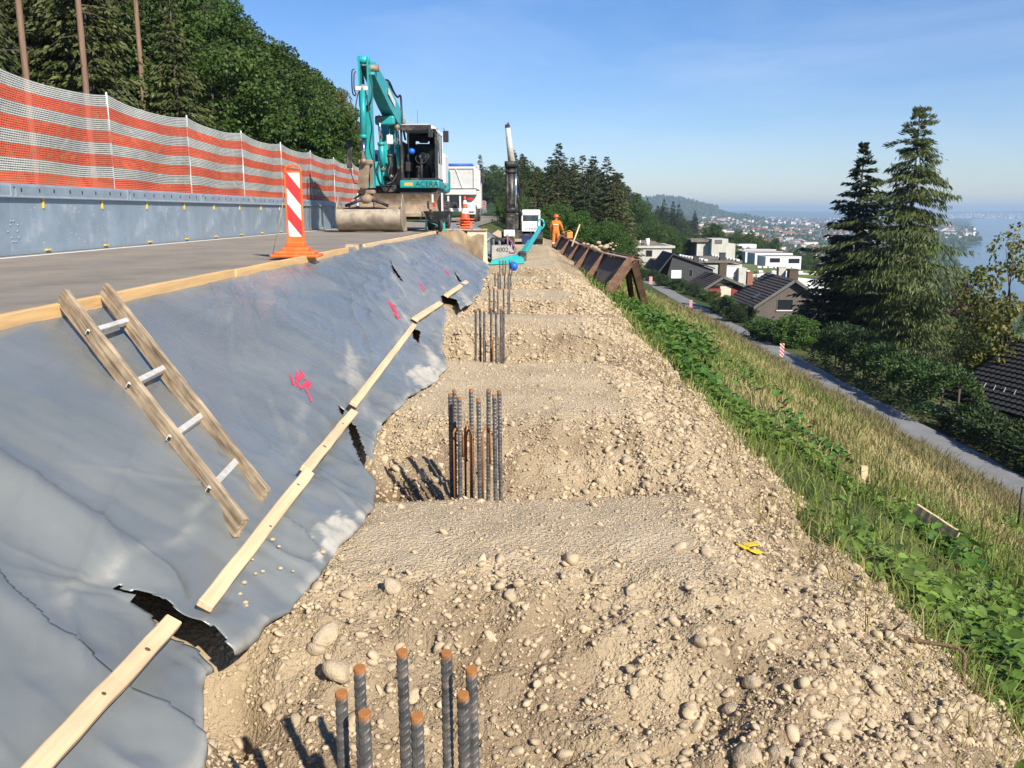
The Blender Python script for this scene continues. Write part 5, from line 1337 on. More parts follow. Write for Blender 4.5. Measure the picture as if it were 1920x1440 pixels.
# tilt head and bucket
tilt = MB(); tilt.lathe(PY(688, 372, 26.35), [(0.2, -0.12), (0.22, 0.0), (0.16, 0.16)], 16); tilt.box(PY(688, 360, 26.35), (0.5, 0.34, 0.12), None, 0.03); tilt.box(PY(688, 384, 26.4), (0.42, 0.4, 0.16), None, 0.03)
tl = B(tilt, 'tilt_head', brown_st)
for s in (-1, 1):
    mb = MB(); mb.tube([PY(688 + s * 10, 374, 26.2), PY(688 + s * 40, 386, 26.35)], 0.045, 8); B(mb, 'tilt_cylinder', black_st, tl)
bw = 1.97; bl0 = PY(632, 430, 26.4).x
arc = []
for i in range(15):
    a = R_(150 + i * (262 - 150) / 14); arc.append((26.85 + 0.66 * math.cos(a), ROAD_Z + 0.465 + 0.44 * math.sin(a)))
arc.append((27.55, ROAD_Z + 0.03))
zt = PY(690, 366, 26.3).z
poly = [(bl0, y, z) for y, z in arc] + [(bl0, y + 0.012, z + 0.03) for y, z in reversed(arc)]
mb = MB(); n0 = len(arc)
V = [(bl0, y, z) for y, z in arc] + [(bl0 + bw, y, z) for y, z in arc]
V2_ = [(bl0, 26.85 + (y - 26.85) * 0.95, ROAD_Z + 0.465 + (z - ROAD_Z - 0.465) * 0.95 + 0.004) for y, z in arc]; V2_ += [(x + bw, y, z) for x, y, z in V2_]
Fk = [(i, i + 1, n0 + i + 1, n0 + i) for i in range(n0 - 1)]
mb.add(V, Fk, True); mb.add(V2_, Fk, True)
bk = B(mb, 'bucket', bucket_m)
for x in (bl0, bl0 + bw - 0.025):
    mb = MB(); mb.prism([(x, y, z) for y, z in arc] + [(x, 27.2, ROAD_Z + 0.75), (x, 26.75, zt + 0.02)], (0.025, 0, 0)); B(mb, 'bucket_cheek', bucket_m, bk)
mb = MB(); mb.span((bl0 + 0.03, 26.5, arc[0][1] - 0.02), (bl0 + bw - 0.03, 26.62, arc[0][1] + 0.1), 0.02); B(mb, 'bucket_top_bar', brown_st, bk)
for s in (0.42, 1.2):
    mb = MB(); mb.beam((bl0 + s * 0.9 + 0.1, 26.32, ROAD_Z + 0.92), (bl0 + 0.92 + (s - 0.8) * 0.2, 26.5, ROAD_Z + 1.2), 0.05, 0.06); B(mb, 'bucket_rib', brown_st, bk)

# ------------------------------------------------------------------ tipper truck behind it
TK = Vector((-4.2, 52, ROAD_Z))
tk = thing('tipper_truck', 'pale grey tipper truck with a rolled blue cover, parked behind the excavator', 'truck', TK)
alu_b = mat('tipper_alu', (0.56, 0.56, 0.54), 0.5, 0.2, var=0.1, scale=2, dirt=(0.45, 0.4, 0.32), dirt_amt=0.3)
T = lambda mb_, name, m, p=None: mb_.build(name, m, p or tk, True)
z0, z1 = 3.1, 4.32
mb = MB(); mb.span((-5.45, 52.06, z0), (-2.95, 52.12, z1)); tg = T(mb, 'tailgate', alu_b)
for x in (-5.4, -2.99): mb = MB(); mb.span((x - 0.06, 51.98, z0), (x + 0.06, 52.058, z1 + 0.05)); T(mb, 'gate_post', grey_m, tg)
mb = MB(); mb.span((-5.45, 51.99, z1 - 0.1), (-2.95, 52.057, z1 + 0.02)); T(mb, 'gate_rail', grey_m, tg)
mb = MB(); mb.beam((-4.1, 52.03, z1 - 0.1), (-3.7, 52.03, z0 + 0.02), 0.05, 0.05); T(mb, 'gate_brace', grey_m, tg)
mb = MB(); mb.span((-5.45, 52.121, z0), (-5.4, 57.6, z1)); mb.span((-3.0, 52.121, z0), (-2.95, 57.6, z1)); mb.span((-5.4, 57.5, z0), (-3.0, 57.6, z1 + 0.4)); mb.span((-5.4, 52.13, z0 - 0.04), (-3.0, 57.6, z0 + 0.05)); T(mb, 'tipper_body', alu_b)
for y in np.arange(53.0, 57.5, 0.9): mb = MB(); mb.span((-2.949, y - 0.04, z0), (-2.89, y + 0.04, z1)); T(mb, 'side_rib', alu_b)
mb = MB(); mb.tube([(-5.3, 52.2, z1 + 0.1), (-3.1, 52.2, z1 + 0.1)], 0.1, 10); mb.span((-5.4, 52.3, z1 + 0.03), (-3.0, 57.6, z1 + 0.12), 0.03); T(mb, 'cover', mat('blue_tarp', (0.015, 0.10, 0.36), 0.6, var=0.2))
mb = MB(); mb.span((-5.5, 51.8, 2.72), (-2.9, 52.05, 3.02), 0.03); T(mb, 'rear_beam', grey_m)
mb = MB(); mb.span((-4.7, 52.0, 1.9), (-3.7, 60, 2.3)); mb.span((-5.3, 52.3, 1.75), (-3.1, 52.5, 1.95)); T(mb, 'chassis', black_st)
mb = MB(); mb.span((-5.4, 51.9, 1.75), (-3.0, 52.0, 1.95), 0.02); mb.span((-4.6, 51.9, 1.95), (-4.5, 52.0, 2.7)); mb.span((-3.9, 51.9, 1.95), (-3.8, 52.0, 2.7)); T(mb, 'bumper', grey_m)
for x in (-5.2, -3.25):
    mb = MB(); mb.span((x - 0.16, 51.86, 2.4), (x + 0.16, 51.9, 2.56), 0.01); T(mb, 'tail_lamp', lamp_red)
    mb = MB(); mb.span((x - 0.3, 52.0, 2.3), (x + 0.3, 53.6, 2.36)); mb.span((x - 0.3, 52.0, 1.6), (x + 0.3, 52.03, 2.3)); T(mb, 'mudguard', grey_m)
    for y in (53.0, 54.4, 58.5): wheel(tk, (x, y, ROAD_Z + 0.5), 0.5, 0.5)
mb = MB(); mb.span((-5.45, 58.0, 1.9), (-2.95, 60.0, 4.1), 0.12); T(mb, 'cab', grey_m)
q = PY(905, 331, 58); mb = MB(); mb.box(q, (0.25, 0.1, 0.85), None, 0.03); mb.tube([q, q + Vector((-0.5, 0.1, 0.3))], 0.02, 6); T(mb, 'mirror', black_st)

# ------------------------------------------------------------------ drill rig
RG = Vector((0.0, 48.5, float(dirt_z(0.0, 48.5))))
rig = thing('drill_rig', 'crawler drill rig with a tall black mast and white cab', 'drill rig', RG)
G = lambda mb_, name, m, p=None: mb_.build(name, m, p or rig, True)
gz = RG.z
cxl, cxr = PY(978, 420, 48).x, PY(1013, 420, 48).x
czt, czb, czm = PY(995, 393, 48).z, PY(995, 449, 48).z, PY(995, 440, 48).z
for x in (-1.1, 0.75):
    mb = MB(); out = [(x, 47.6 + 0.3 * 0 , 0)]
    pr = [(47.7, gz + 0.02), (50.6, gz + 0.02), (50.95, gz + 0.3), (50.6, gz + 0.6), (47.7, gz + 0.6), (47.4, gz + 0.3)]
    mb.prism([(x - 0.2, y, z) for y, z in pr], (0.4, 0, 0)); trk = G(mb, 'track', rubber)
    for i in range(9): mb = MB(); mb.span((x - 0.22, 47.75 + i * 0.33, gz + 0.6), (x + 0.22, 47.9 + i * 0.33, gz + 0.64)); G(mb, 'track_plate', black_st, trk)
mb = MB(); mb.span((-0.9, 47.9, gz + 0.3), (0.55, 50.8, gz + 0.75), 0.05); mb.span((-1.1, 48.4, gz + 0.75), (-0.3, 50.9, gz + 1.9), 0.08); G(mb, 'body', black_st)
white_c = mat('cab_white', (0.78, 0.78, 0.76), 0.4, var=0.06)
mb = MB(); mb.span((cxl, 47.9, czm), (cxr, 49.3, czm + 0.72), 0.05); mb.span((cxl, 47.9, czt - 0.32), (cxr, 49.3, czt), 0.08)
mb.span((cxl, 47.95, czm + 0.7), (cxl + 0.07, 49.3, czt - 0.3)); mb.span((cxr - 0.1, 47.95, czm + 0.7), (cxr, 49.3, czt - 0.3)); mb.span((cxl + 0.07, 49.2, czm + 0.7), (cxr - 0.1, 49.29, czt - 0.3)); rc = G(mb, 'cab', white_c)
mb = MB(); mb.span((cxl + 0.01, 47.88, czb - 0.25), (cxr - 0.01, 49.3, czm - 0.005), 0.03); G(mb, 'cab_base', mat('navy', (0.012, 0.025, 0.10), 0.5), rc)
mb = MB(); mb.span((cxl + 0.08, 47.93, czm + 0.68), (cxr - 0.11, 47.95, czt - 0.28)); G(mb, 'window', glass, rc)
text_mesh('STEINER', 0.2, mat('navy', (0, 0, 0)), rc, Vector(((cxl + cxr) / 2 + 0.05, 47.895, czm + 0.3)) - RG, (math.pi / 2, 0, 0))
mb = MB(); mb.box(((cxl + cxr) / 2, 47.89, czm + 0.09), (0.1, 0.03, 0.1)); G(mb, 'lamp', black_st, rc)
mb = MB()
for x in (cxl + 0.1, cxr - 0.25): mb.tube([(x, 48.0, czt - 0.02), (x, 48.0, czt + 0.38)], 0.022, 6); mb.tube([(x, 49.2, czt - 0.02), (x, 49.2, czt + 0.38)], 0.022, 6)
for z in (0.2, 0.38):
    mb.tube([(cxl + 0.1, 48.0, czt + z), (cxr - 0.25, 48.0, czt + z)], 0.02, 6); mb.tube([(cxl + 0.1, 49.2, czt + z), (cxr - 0.25, 49.2, czt + z)], 0.02, 6)
G(mb, 'roof_rail', black_st, rc)
# mast
mast_m = mat('mast_steel', (0.035, 0.033, 0.03), 0.4, 0.4, var=0.4, scale=3, dirt=(0.16, 0.14, 0.11), dirt_amt=0.35)
pb, pt_, pk = PY(959, 435, 47.2), PY(957.5, 306, 47.2), PY(952, 240, 47.2)
mb = MB(); mb.tube([pb, pt_], 0.26, 14); ms = G(mb, 'mast', mast_m)
mb = MB(); mb.tube([pb + Vector((0.24, -.1, .3)), pt_ + Vector((0.26, -.1, 0.1))], 0.07, 8); G(mb, 'feed_rod', chrome, ms)
mb = MB(); mb.tube([pb + Vector((-0.2, -.15, .3)), pt_ + Vector((-0.18, -.1, 0.1))], 0.1, 8); G(mb, 'guide_tube', black_st, ms)
for py, r, h in ((308, 0.36, 0.3), (322, 0.33, 0.1), (393, 0.38, 0.22), (405, 0.35, 0.1)):
    q = PY(958.5, py, 47.2); mb = MB(); mb.lathe(q, [(r, -h / 2), (r, h / 2)], 14); G(mb, 'clamp', black_st, ms)
mb = MB(); mb.box(PY(960, 415, 47.2), (0.7, 0.6, 0.9), None, 0.08); G(mb, 'drill_drive', mast_m, ms)
mb = MB(); mb.tube([pt_ + Vector((0.06, 0, 0)), pk + Vector((0.0, 0, 0))], [0.2, 0.13], 10); G(mb, 'kelly_tube', mat('kelly_worn', (0.6, 0.57, 0.5), 0.5, 0.1, var=0.2, scale=3, dirt=(0.1, 0.09, 0.08), dirt_amt=0.3, dscale=1.5), ms)
mb = MB(); mb.box(PY(951.5, 237, 47.2), (0.26, 0.2, 0.2), None, 0.04); mb.tube([PY(952, 236, 47.2), PY(953, 230, 47.2)], 0.05, 6); G(mb, 'mast_head', black_st, ms)
mb = MB(); mb.tube([PY(958, 430, 47.2), PY(958, 462, 47.2)], 0.22, 10); G(mb, 'casing', brown_st, ms)
mb = MB(); q = PY(955, 437, 46.8); mb.box(q, (0.6, 0.25, 0.35), None, 0.04); G(mb, 'guide_block', grey_m, ms)
for pts in ([(972, 395, 47.6), (976, 370, 47.6), (973, 350, 47.5), (969, 330, 47.3)], [(971, 400, 47.6), (974, 385, 47.5), (971, 365, 47.3)], [(974, 392, 47.5), (978, 400, 47.6), (975, 412, 47.6)]):
    mb = MB(); mb.tube([PY(*p) for p in pts], 0.05, 6); G(mb, 'hose', hose_m, ms)

# ------------------------------------------------------------------ people
def body_mesh(J, E, R_root, name):
    """J joint -> place, E bones, R joint -> radius: one skinned surface"""
    keys = list(J); ix = {k: i for i, k in enumerate(keys)}
    me = bpy.data.meshes.new(name); me.from_pydata([J[k] for k in keys], [(ix[a], ix[c]) for a, c in E], []); me.update()
    o = bpy.data.objects.new('tmp', me); COL.objects.link(o)
    md = o.modifiers.new('skin', 'SKIN'); sv = me.skin_vertices[0].data
    for k in keys: sv[ix[k]].radius = R_root[k] if hasattr(R_root[k], '__len__') else (R_root[k], R_root[k]); sv[ix[k]].use_root = (k == 'pelvis')
    o.modifiers.new('sub', 'SUBSURF').levels = 2
    dg = bpy.context.evaluated_depsgraph_get(); out = bpy.data.meshes.new_from_object(o.evaluated_get(dg)); bpy.data.objects.remove(o); bpy.data.meshes.remove(me)
    out.polygons.foreach_set('use_smooth', [True] * len(out.polygons)); out.materials.clear()
    return out
hi_vis = mat('hi_vis_orange', (0.86, 0.20, 0.025), 0.75, var=0.12, scale=6, bump=0.3, bscale=14)
skin = mat('skin', (0.45, 0.26, 0.18), 0.6)
boot = mat('boot', (0.03, 0.026, 0.022), 0.8)
helm_o = mat('orange_helmet', (0.8, 0.12, 0.02), 0.35)
def person(label, loc, rot, seated=False, s=1.0):
    p = thing('person', label, 'person', loc, rot)
    if not seated:
        J = {'pelvis': (0, 0, 0.96), 'waist': (0, 0.0, 1.1), 'chest': (0, 0.03, 1.32), 'neck': (0, 0.06, 1.5), 'head0': (0, 0.08, 1.58),
             'shl': (-0.19, 0.04, 1.43), 'ell': (-0.27, 0.08, 1.16), 'wrl': (-0.27, 0.2, 0.93), 'shr': (0.19, 0.04, 1.43), 'elr': (0.29, 0.12, 1.18), 'wrr': (0.34, 0.27, 0.97),
             'hipl': (-0.1, 0, 0.92), 'knl': (-0.12, 0.03, 0.52), 'anl': (-0.14, -0.01, 0.12), 'hipr': (0.1, 0, 0.92), 'knr': (0.12, 0.06, 0.52), 'anr': (0.14, 0.0, 0.12)}
    else:
        J = {'pelvis': (0, 0, 0.5), 'waist': (0, 0.0, 0.62), 'chest': (0, 0.03, 0.86), 'neck': (0, -0.02, 1.04), 'head0': (0, -0.03, 1.1),
             'shl': (-0.19, 0.0, 0.97), 'ell': (-0.25, -0.15, 0.75), 'wrl': (-0.2, -0.38, 0.72), 'shr': (0.19, 0.0, 0.97), 'elr': (0.25, -0.15, 0.75), 'wrr': (0.2, -0.38, 0.72),
             'hipl': (-0.1, 0, 0.48), 'knl': (-0.13, -0.42, 0.52), 'anl': (-0.13, -0.45, 0.14), 'hipr': (0.1, 0, 0.48), 'knr': (0.13, -0.42, 0.52), 'anr': (0.13, -0.45, 0.14)}
    Rr = {'pelvis': (0.15, 0.12), 'waist': (0.15, 0.115), 'chest': (0.175, 0.13), 'neck': (0.065, 0.065), 'head0': 0.06, 'shl': 0.075, 'ell': 0.058, 'wrl': 0.05, 'shr': 0.075, 'elr': 0.058, 'wrr': 0.05,
          'hipl': 0.105, 'knl': 0.085, 'anl': 0.075, 'hipr': 0.105, 'knr': 0.085, 'anr': 0.075}
    E_ = [('pelvis', 'waist'), ('waist', 'chest'), ('chest', 'neck'), ('neck', 'head0'), ('chest', 'shl'), ('shl', 'ell'), ('ell', 'wrl'), ('chest', 'shr'), ('shr', 'elr'), ('elr', 'wrr'),
          ('pelvis', 'hipl'), ('hipl', 'knl'), ('knl', 'anl'), ('pelvis', 'hipr'), ('hipr', 'knr'), ('knr', 'anr')]
    link('body', body_mesh(J, E_, Rr, 'body'), hi_vis, p)
    h = Vector(J['head0']) + Vector((0, 0.0 if seated else 0.015, 0.09)); f = -1 if seated else 1
    mb = MB(); mb.ball(h, 0.1, 2, (0.82, 0.98, 1.2)); mb.ball(h + Vector((0, f * 0.1, -0.01)), 0.02, 1)
    for s_ in (-1, 1): mb.ball(h + Vector((s_ * 0.082, 0, -0.01)), 0.025, 1, (0.5, 1, 1.3))
    mb.tube([Vector(J['neck']), h], 0.05, 8); hd = mb.build('head', skin, p)
    mb = MB(); mb.lathe(h + Vector((0, 0, 0.02)), [(0.155, -0.005), (0.12, 0.012), (0.12, 0.06), (0.095, 0.11), (0.05, 0.135), (0.004, 0.14)], 18); mb.build('helmet', helm_o, p)
    for w_, e in (('wrl', 'ell'), ('wrr', 'elr')):
        d_ = (Vector(J[w_]) - Vector(J[e])).normalized(); a = Vector(J[w_]) + d_ * 0.045; hb = MB()
        side = d_.orthogonal().normalized(); hb.ball(a + d_ * 0.03, 0.042, 2, (0.8, 0.9, 1.1))
        for k in range(4):
            o_ = side * (k - 1.5) * 0.02; hb.tube([a + o_ + d_ * 0.05, a + o_ + d_ * (0.09 + 0.008 * (k in (1, 2))), a + o_ + d_ * 0.11 + Vector((0, 0, -0.02))], [0.011, 0.01, 0.008], 6)
        hb.tube([a + side * 0.035, a + side * 0.055 + d_ * 0.035, a + side * 0.05 + d_ * 0.065], [0.012, 0.011, 0.009], 6)
        hb.build('hand', skin, p)
    for s_, an in ((-1, 'anl'), (1, 'anr')):
        a = Vector(J[an]); mb = MB(); mb.tube([a + Vector((0, 0, 0.16)), a + Vector((0, 0, -0.02))], [0.07, 0.062], 10); mb.box(a + Vector((0, f * 0.06, -0.075)), (0.1, 0.28, 0.09), None, 0.035); mb.build('boot', boot, p)
    if not seated:
        mb = MB(); mb.box((0, -0.108, 1.3), (0.26, 0.006, 0.05)); mb.build('reflective_stripe', white_r, p)
        for s_, kn, an in ((-1, 'knl', 'anl'), (1, 'knr', 'anr')):
            a_, c_ = Vector(J[kn]), Vector(J[an]); mb = MB(); mb.tube([a_.lerp(c_, .35), a_.lerp(c_, .5)], 0.088, 12, False); mb.build('reflective_band', white_r, p)
    return p
wp = PY(1042, 462, 45.5)
person('person in orange work clothes and orange helmet standing beside the rusty beams', (wp.x, wp.y, float(dirt_z(wp.x, wp.y)) + 0.0), R_(-10))
person('person in orange sitting inside the white cab of the drill rig', ((cxl + cxr) / 2, 48.75, czm - 0.14), 0, True)
mb = MB(); mb.span(((cxl + cxr) / 2 - 0.25, 48.5, czm + 0.0), ((cxl + cxr) / 2 + 0.25, 49.1, czm + 0.2)); G(mb, 'seat', dark_in, rc)

# ------------------------------------------------------------------ gear before the rig
conc = mat('cast_concrete', (0.40, 0.38, 0.34), 0.9, var=0.2, scale=5, bump=0.3)
a, c = PY(922, 461, 30), PY(966, 492, 30)
cbk = thing('concrete_block', 'grey concrete block stencilled with the number 4002 behind the teal wedge', 'block', ((a.x + c.x) / 2, 30.4, c.z))
mb = MB(); mb.prism([(a.x, 30, c.z), (c.x, 30, c.z), (c.x, 30, a.z - 0.28), (c.x - 0.22, 30, a.z), (a.x, 30, a.z)], (0, 0.8, 0)); mb.build('block', conc, cbk, True)
text_mesh('4002', 0.22, dark_in, cbk, Vector(((a.x + c.x) / 2 - 0.05, 29.996, a.z - 0.14)) - Vector(cbk.location), (math.pi / 2, 0, 0), ext=0.002)
gen = thing('steel_rack', 'dark steel rack with hoses standing above the concrete block', 'rack', ((a.x + c.x) / 2, 30.9, 0))
mb = MB(); ga, gc = PY(921, 446, 30.85), PY(962, 495, 30.85)
for x in (ga.x, gc.x):
    for y in (30.85, 31.5): mb.span((x - 0.03, y - 0.03, gc.z), (x + 0.03, y + 0.03, ga.z))
mb.span((ga.x + .031, 30.83, ga.z - 0.05), (gc.x - .031, 30.88, ga.z + 0.0)); mb.span((ga.x + .031, 31.47, ga.z - 0.05), (gc.x - .031, 31.53, ga.z)); mb.build('frame', black_st, gen, True)
for i in range(3): mb = MB(); x = ga.x + 0.18 + i * 0.22; mb.tube([(x, 31.1, gc.z), (x, 31.1, ga.z - 0.06)], 0.07, 8); mb.build('cylinder', dark_in, gen, True)
pk_ = mat('mauve_hose', (0.22, 0.10, 0.2), 0.6)
mb = MB(); mb.tube([PY(*p) for p in ((951, 440, 30.2), (952, 460, 30.1), (956, 474, 30.0), (964, 474, 30.0), (968, 468, 30), (960, 455, 30.2), (953, 446, 30.3))], 0.03, 7)
mb.solo('hose', pk_, 'looped mauve hose hanging over the concrete block', 'hose')
arm = thing('boom_attachment', 'teal wedge shaped base with a long teal arm lying before the drill rig', 'attachment', PY(950, 496, 29))
mb = MB(); pl = [PY(919, 496, 29), PY(984, 494, 29), PY(981, 484, 29), PY(973, 470, 29.2), (PY(972, 477, 29.2)), PY(921, 489, 29)]
mb.prism([tuple(p) for p in pl], (0, 0.5, 0)); mb.build('base', teal_l, arm, True)
mb = MB(); mb.beam(PY(978, 484, 29.3), PY(1013, 427, 36), 0.13, 0.15, bev=0.02); mb.build('arm', teal_l, arm, True)
mb = MB(); mb.beam(PY(976, 478, 29.3), PY(992, 452, 32), 0.1, 0.1, bev=0.02); mb.build('ram', teal, arm, True)
mb = MB(); mb.box(PY(980, 480, 29.25), (0.26, 0.3, 0.32), None, 0.04); mb.build('knuckle', black_st, arm, True)
mb = MB(); mb.tube([PY(1014 + 6 * math.cos(t), 420 + 9 * math.sin(t), 36) for t in np.linspace(0, 6.283, 15)], 0.035, 6); mb.build('ring', teal_l, arm, True)

# ------------------------------------------------------------------ row of rusty steel trestles
rust = mat('rusted_steel', (0.14, 0.075, 0.045), 0.85, 0.1, var=0.35, scale=3, bump=0.25, bscale=25, dirt=(0.24, 0.125, 0.065), dirt_amt=0.4, rnd=0.1)
rust2 = mat('grey_rust_plate', (0.10, 0.085, 0.075), 0.8, 0.15, var=0.3, scale=2, dirt=(0.2, 0.12, 0.07), dirt_amt=0.35)
flange_pale = mat('pale_flange', (0.40, 0.35, 0.29), 0.8)  # paler tone for the top flange of some trestles
tops = [(1183, 488, 27), (1137, 478, 31), (1110, 468, 34.5), (1090, 461, 38), (1072, 453, 41.5), (1056, 445, 45)]
labs = ['nearest rusty steel trestle with two long legs down the grass', 'rusty steel trestle with a heap of pale rubble on its back', 'rusty steel trestle between the rubble and the leaning stick',
        'rusty steel trestle with the leaning stick', 'rusty steel trestle beside the small orange box', 'last rusty steel trestle by the standing worker']
labs[0] = 'first rusty steel trestle of the row, two long legs down into the grass'
def ibeam(mb_, p0, p1, h, w, up):
    p0, p1 = Vector(p0), Vector(p1); d_ = (p1 - p0).normalized(); x = d_.cross(Vector(up)).normalized(); z = x.cross(d_)
    mb_.beam(p0, p1, 0.025, h - 0.05, up); mb_.beam(p0 + z * (h / 2 - 0.012), p1 + z * (h / 2 - 0.012), w, 0.025, up); mb_.beam(p0 - z * (h / 2 - 0.012), p1 - z * (h / 2 - 0.012), w, 0.025, up)
TP = [PY(*t) for t in tops]
for k in range(6):
    p = TP[k]; nxt = TP[k + 1] if k < 5 else TP[k] + (TP[k] - TP[k - 1])
    run = (nxt - p); Lh = 1.0 - 0.06 * k
    lf = PY(1132, 560, 25.6) if k == 0 else p + (PY(1132, 560, 25.6) - TP[0]) * (0.95 - 0.09 * k)
    rf = PY(1209, 574, 29) if k == 0 else p + (PY(1209, 574, 29) - TP[0]) * (0.95 - 0.06 * k)
    if k: lf.z = min(lf.z, float(dirt_z(lf.x, lf.y)) + .02); rf.z = min(rf.z, float(terr(rf.x, rf.y)))
    o = thing('steel_trestle', labs[k], 'trestle', p)
    mb = MB(); ibeam(mb, p, lf, 0.26, 0.22, (0.5, 0.4, 1)); mb.build('front_leg', rust, o, True)
    mb = MB(); ibeam(mb, p + Vector((0.05, 0.02, 0)), rf, 0.26, 0.22, (-0.4, 0.9, 0.6)); mb.build('back_leg', rust, o, True)
    if k == 0:
        mb = MB(); ibeam(mb, p + Vector((-0.05, 0.4, -0.3)), rf + Vector((-0.35, 0.5, 0.0)), 0.18, 0.14, (-0.4, 0.9, 0.6)); mb.build('back_leg', rust, o, True)
    # plate with a stepped, notched lower edge between this frame and the next
    dn = (lf - p); e = run * 0.93; s0 = run * 0.03
    out = [(0.0, 0.03), (1.0, 0.03), (1.0, 0.42), (0.93, 0.5), (0.86, 0.5), (0.82, 0.62), (0.72, 0.76), (0.5, 0.8), (0.3, 0.74), (0.2, 0.55), (0.12, 0.55), (0.05, 0.75), (0.0, 0.75)]
    nn = run.cross(dn).normalized()
    mb = MB(); mb.prism([p + s0 + e * u + dn * v - nn * 0.01 for u, v in out], nn * 0.025); mb.build('web_plate', rust2, o, True)
    mb = MB(); mb.beam(p + s0 + Vector((-.04, 0, .06)), p + s0 + e + Vector((-.04, 0, .06)), 0.16, 0.03); mb.build('top_flange', flange_pale if k in (0, 1, 3) else rust, o, True)
    mb = MB(); mb.beam(p + s0 + Vector((.32, .1, -.02)), p + s0 + e + Vector((.3, .1, -.02)), 0.05, 0.18); mb.build('rear_channel', rust, o, True)
    mb = MB(); mb.beam(p + Vector((0, 0, 0.02)), p + Vector((.32, .1, 0.02)), 0.2, 0.04); mb.build('cap', rust, o, True)
q = PY(1128, 462, 31.5); mb = MB()
for i in range(26): mb.ball(q + Vector((random.gauss(0, .28), random.gauss(0, .4), random.gauss(0.0, .06))), random.uniform(.05, .13), 1, (1, .8, .6))
o = mb.solo('rubble', stone_m, 'heap of pale rubble lying on the rusty trestles', 'rubble'); o['kind'] = 'stuff'
mb = MB(); mb.tube([PY(1072, 462, 38), PY(1087, 421, 38.5)], 0.035, 6); mb.solo('wooden_pole', w_pale, 'pale stick leaning up from the rusty trestles', 'pole')
q = PY(1068, 441, 42); mb = MB(); mb.box(q, (0.28, 0.3, 0.3), None, 0.03); mb.tube([q + Vector((-.2, 0, -.1)), q + Vector((-.25, 0, .15)), q + Vector((0, 0, .22)), q + Vector((.15, 0, .12))], 0.02, 6); mb.solo('jerry_can', mat('orange_can', (0.6, 0.25, 0.05), 0.6), 'small orange can standing on the rusty trestles behind the worker', 'can')

# ================================================================== TREES
bark_p = mat('pine_bark', (0.24, 0.15, 0.10), 0.95, var=0.35, scale=3, bump=0.7, bscale=14, stretch=(1, 1, 0.3), rnd=0.1)
bark_d = mat('dark_bark', (0.085, 0.065, 0.05), 0.95, var=0.35, scale=4, bump=0.7, bscale=14, stretch=(1, 1, 0.3))
nd_spruce = leaf_mat('spruce_needles', (0.044, 0.060, 0.019), (0.092, 0.102, 0.032), 0.35, 0.15, 0.25, 0.5)
nd_dark = leaf_mat('dark_needles', (0.022, 0.040, 0.016), (0.046, 0.062, 0.024), 0.3, 0.12, 0.22, 0.5)
nd_larch = leaf_mat('larch_needles', (0.065, 0.095, 0.024), (0.12, 0.145, 0.042), 0.4, 0.25, 0.05, 0.9)
lf_green = leaf_mat('broad_leaves', (0.036, 0.072, 0.015), (0.070, 0.115, 0.022), 0.35, 0.25, 0.22, 0.35)
lf_bush = leaf_mat('bush_leaves', (0.045, 0.100, 0.018), (0.085, 0.150, 0.03), 0.35, 0.28, 0.15, 0.8)
lf_yel = leaf_mat('yellow_leaves', (0.08, 0.105, 0.022), (0.20, 0.185, 0.045), 0.35, 0.3, 0.05, 0.5)
lf_dark = leaf_mat('hedge_leaves', (0.022, 0.048, 0.014), (0.048, 0.078, 0.022), 0.4, 0.15, 0.15, 0.9)

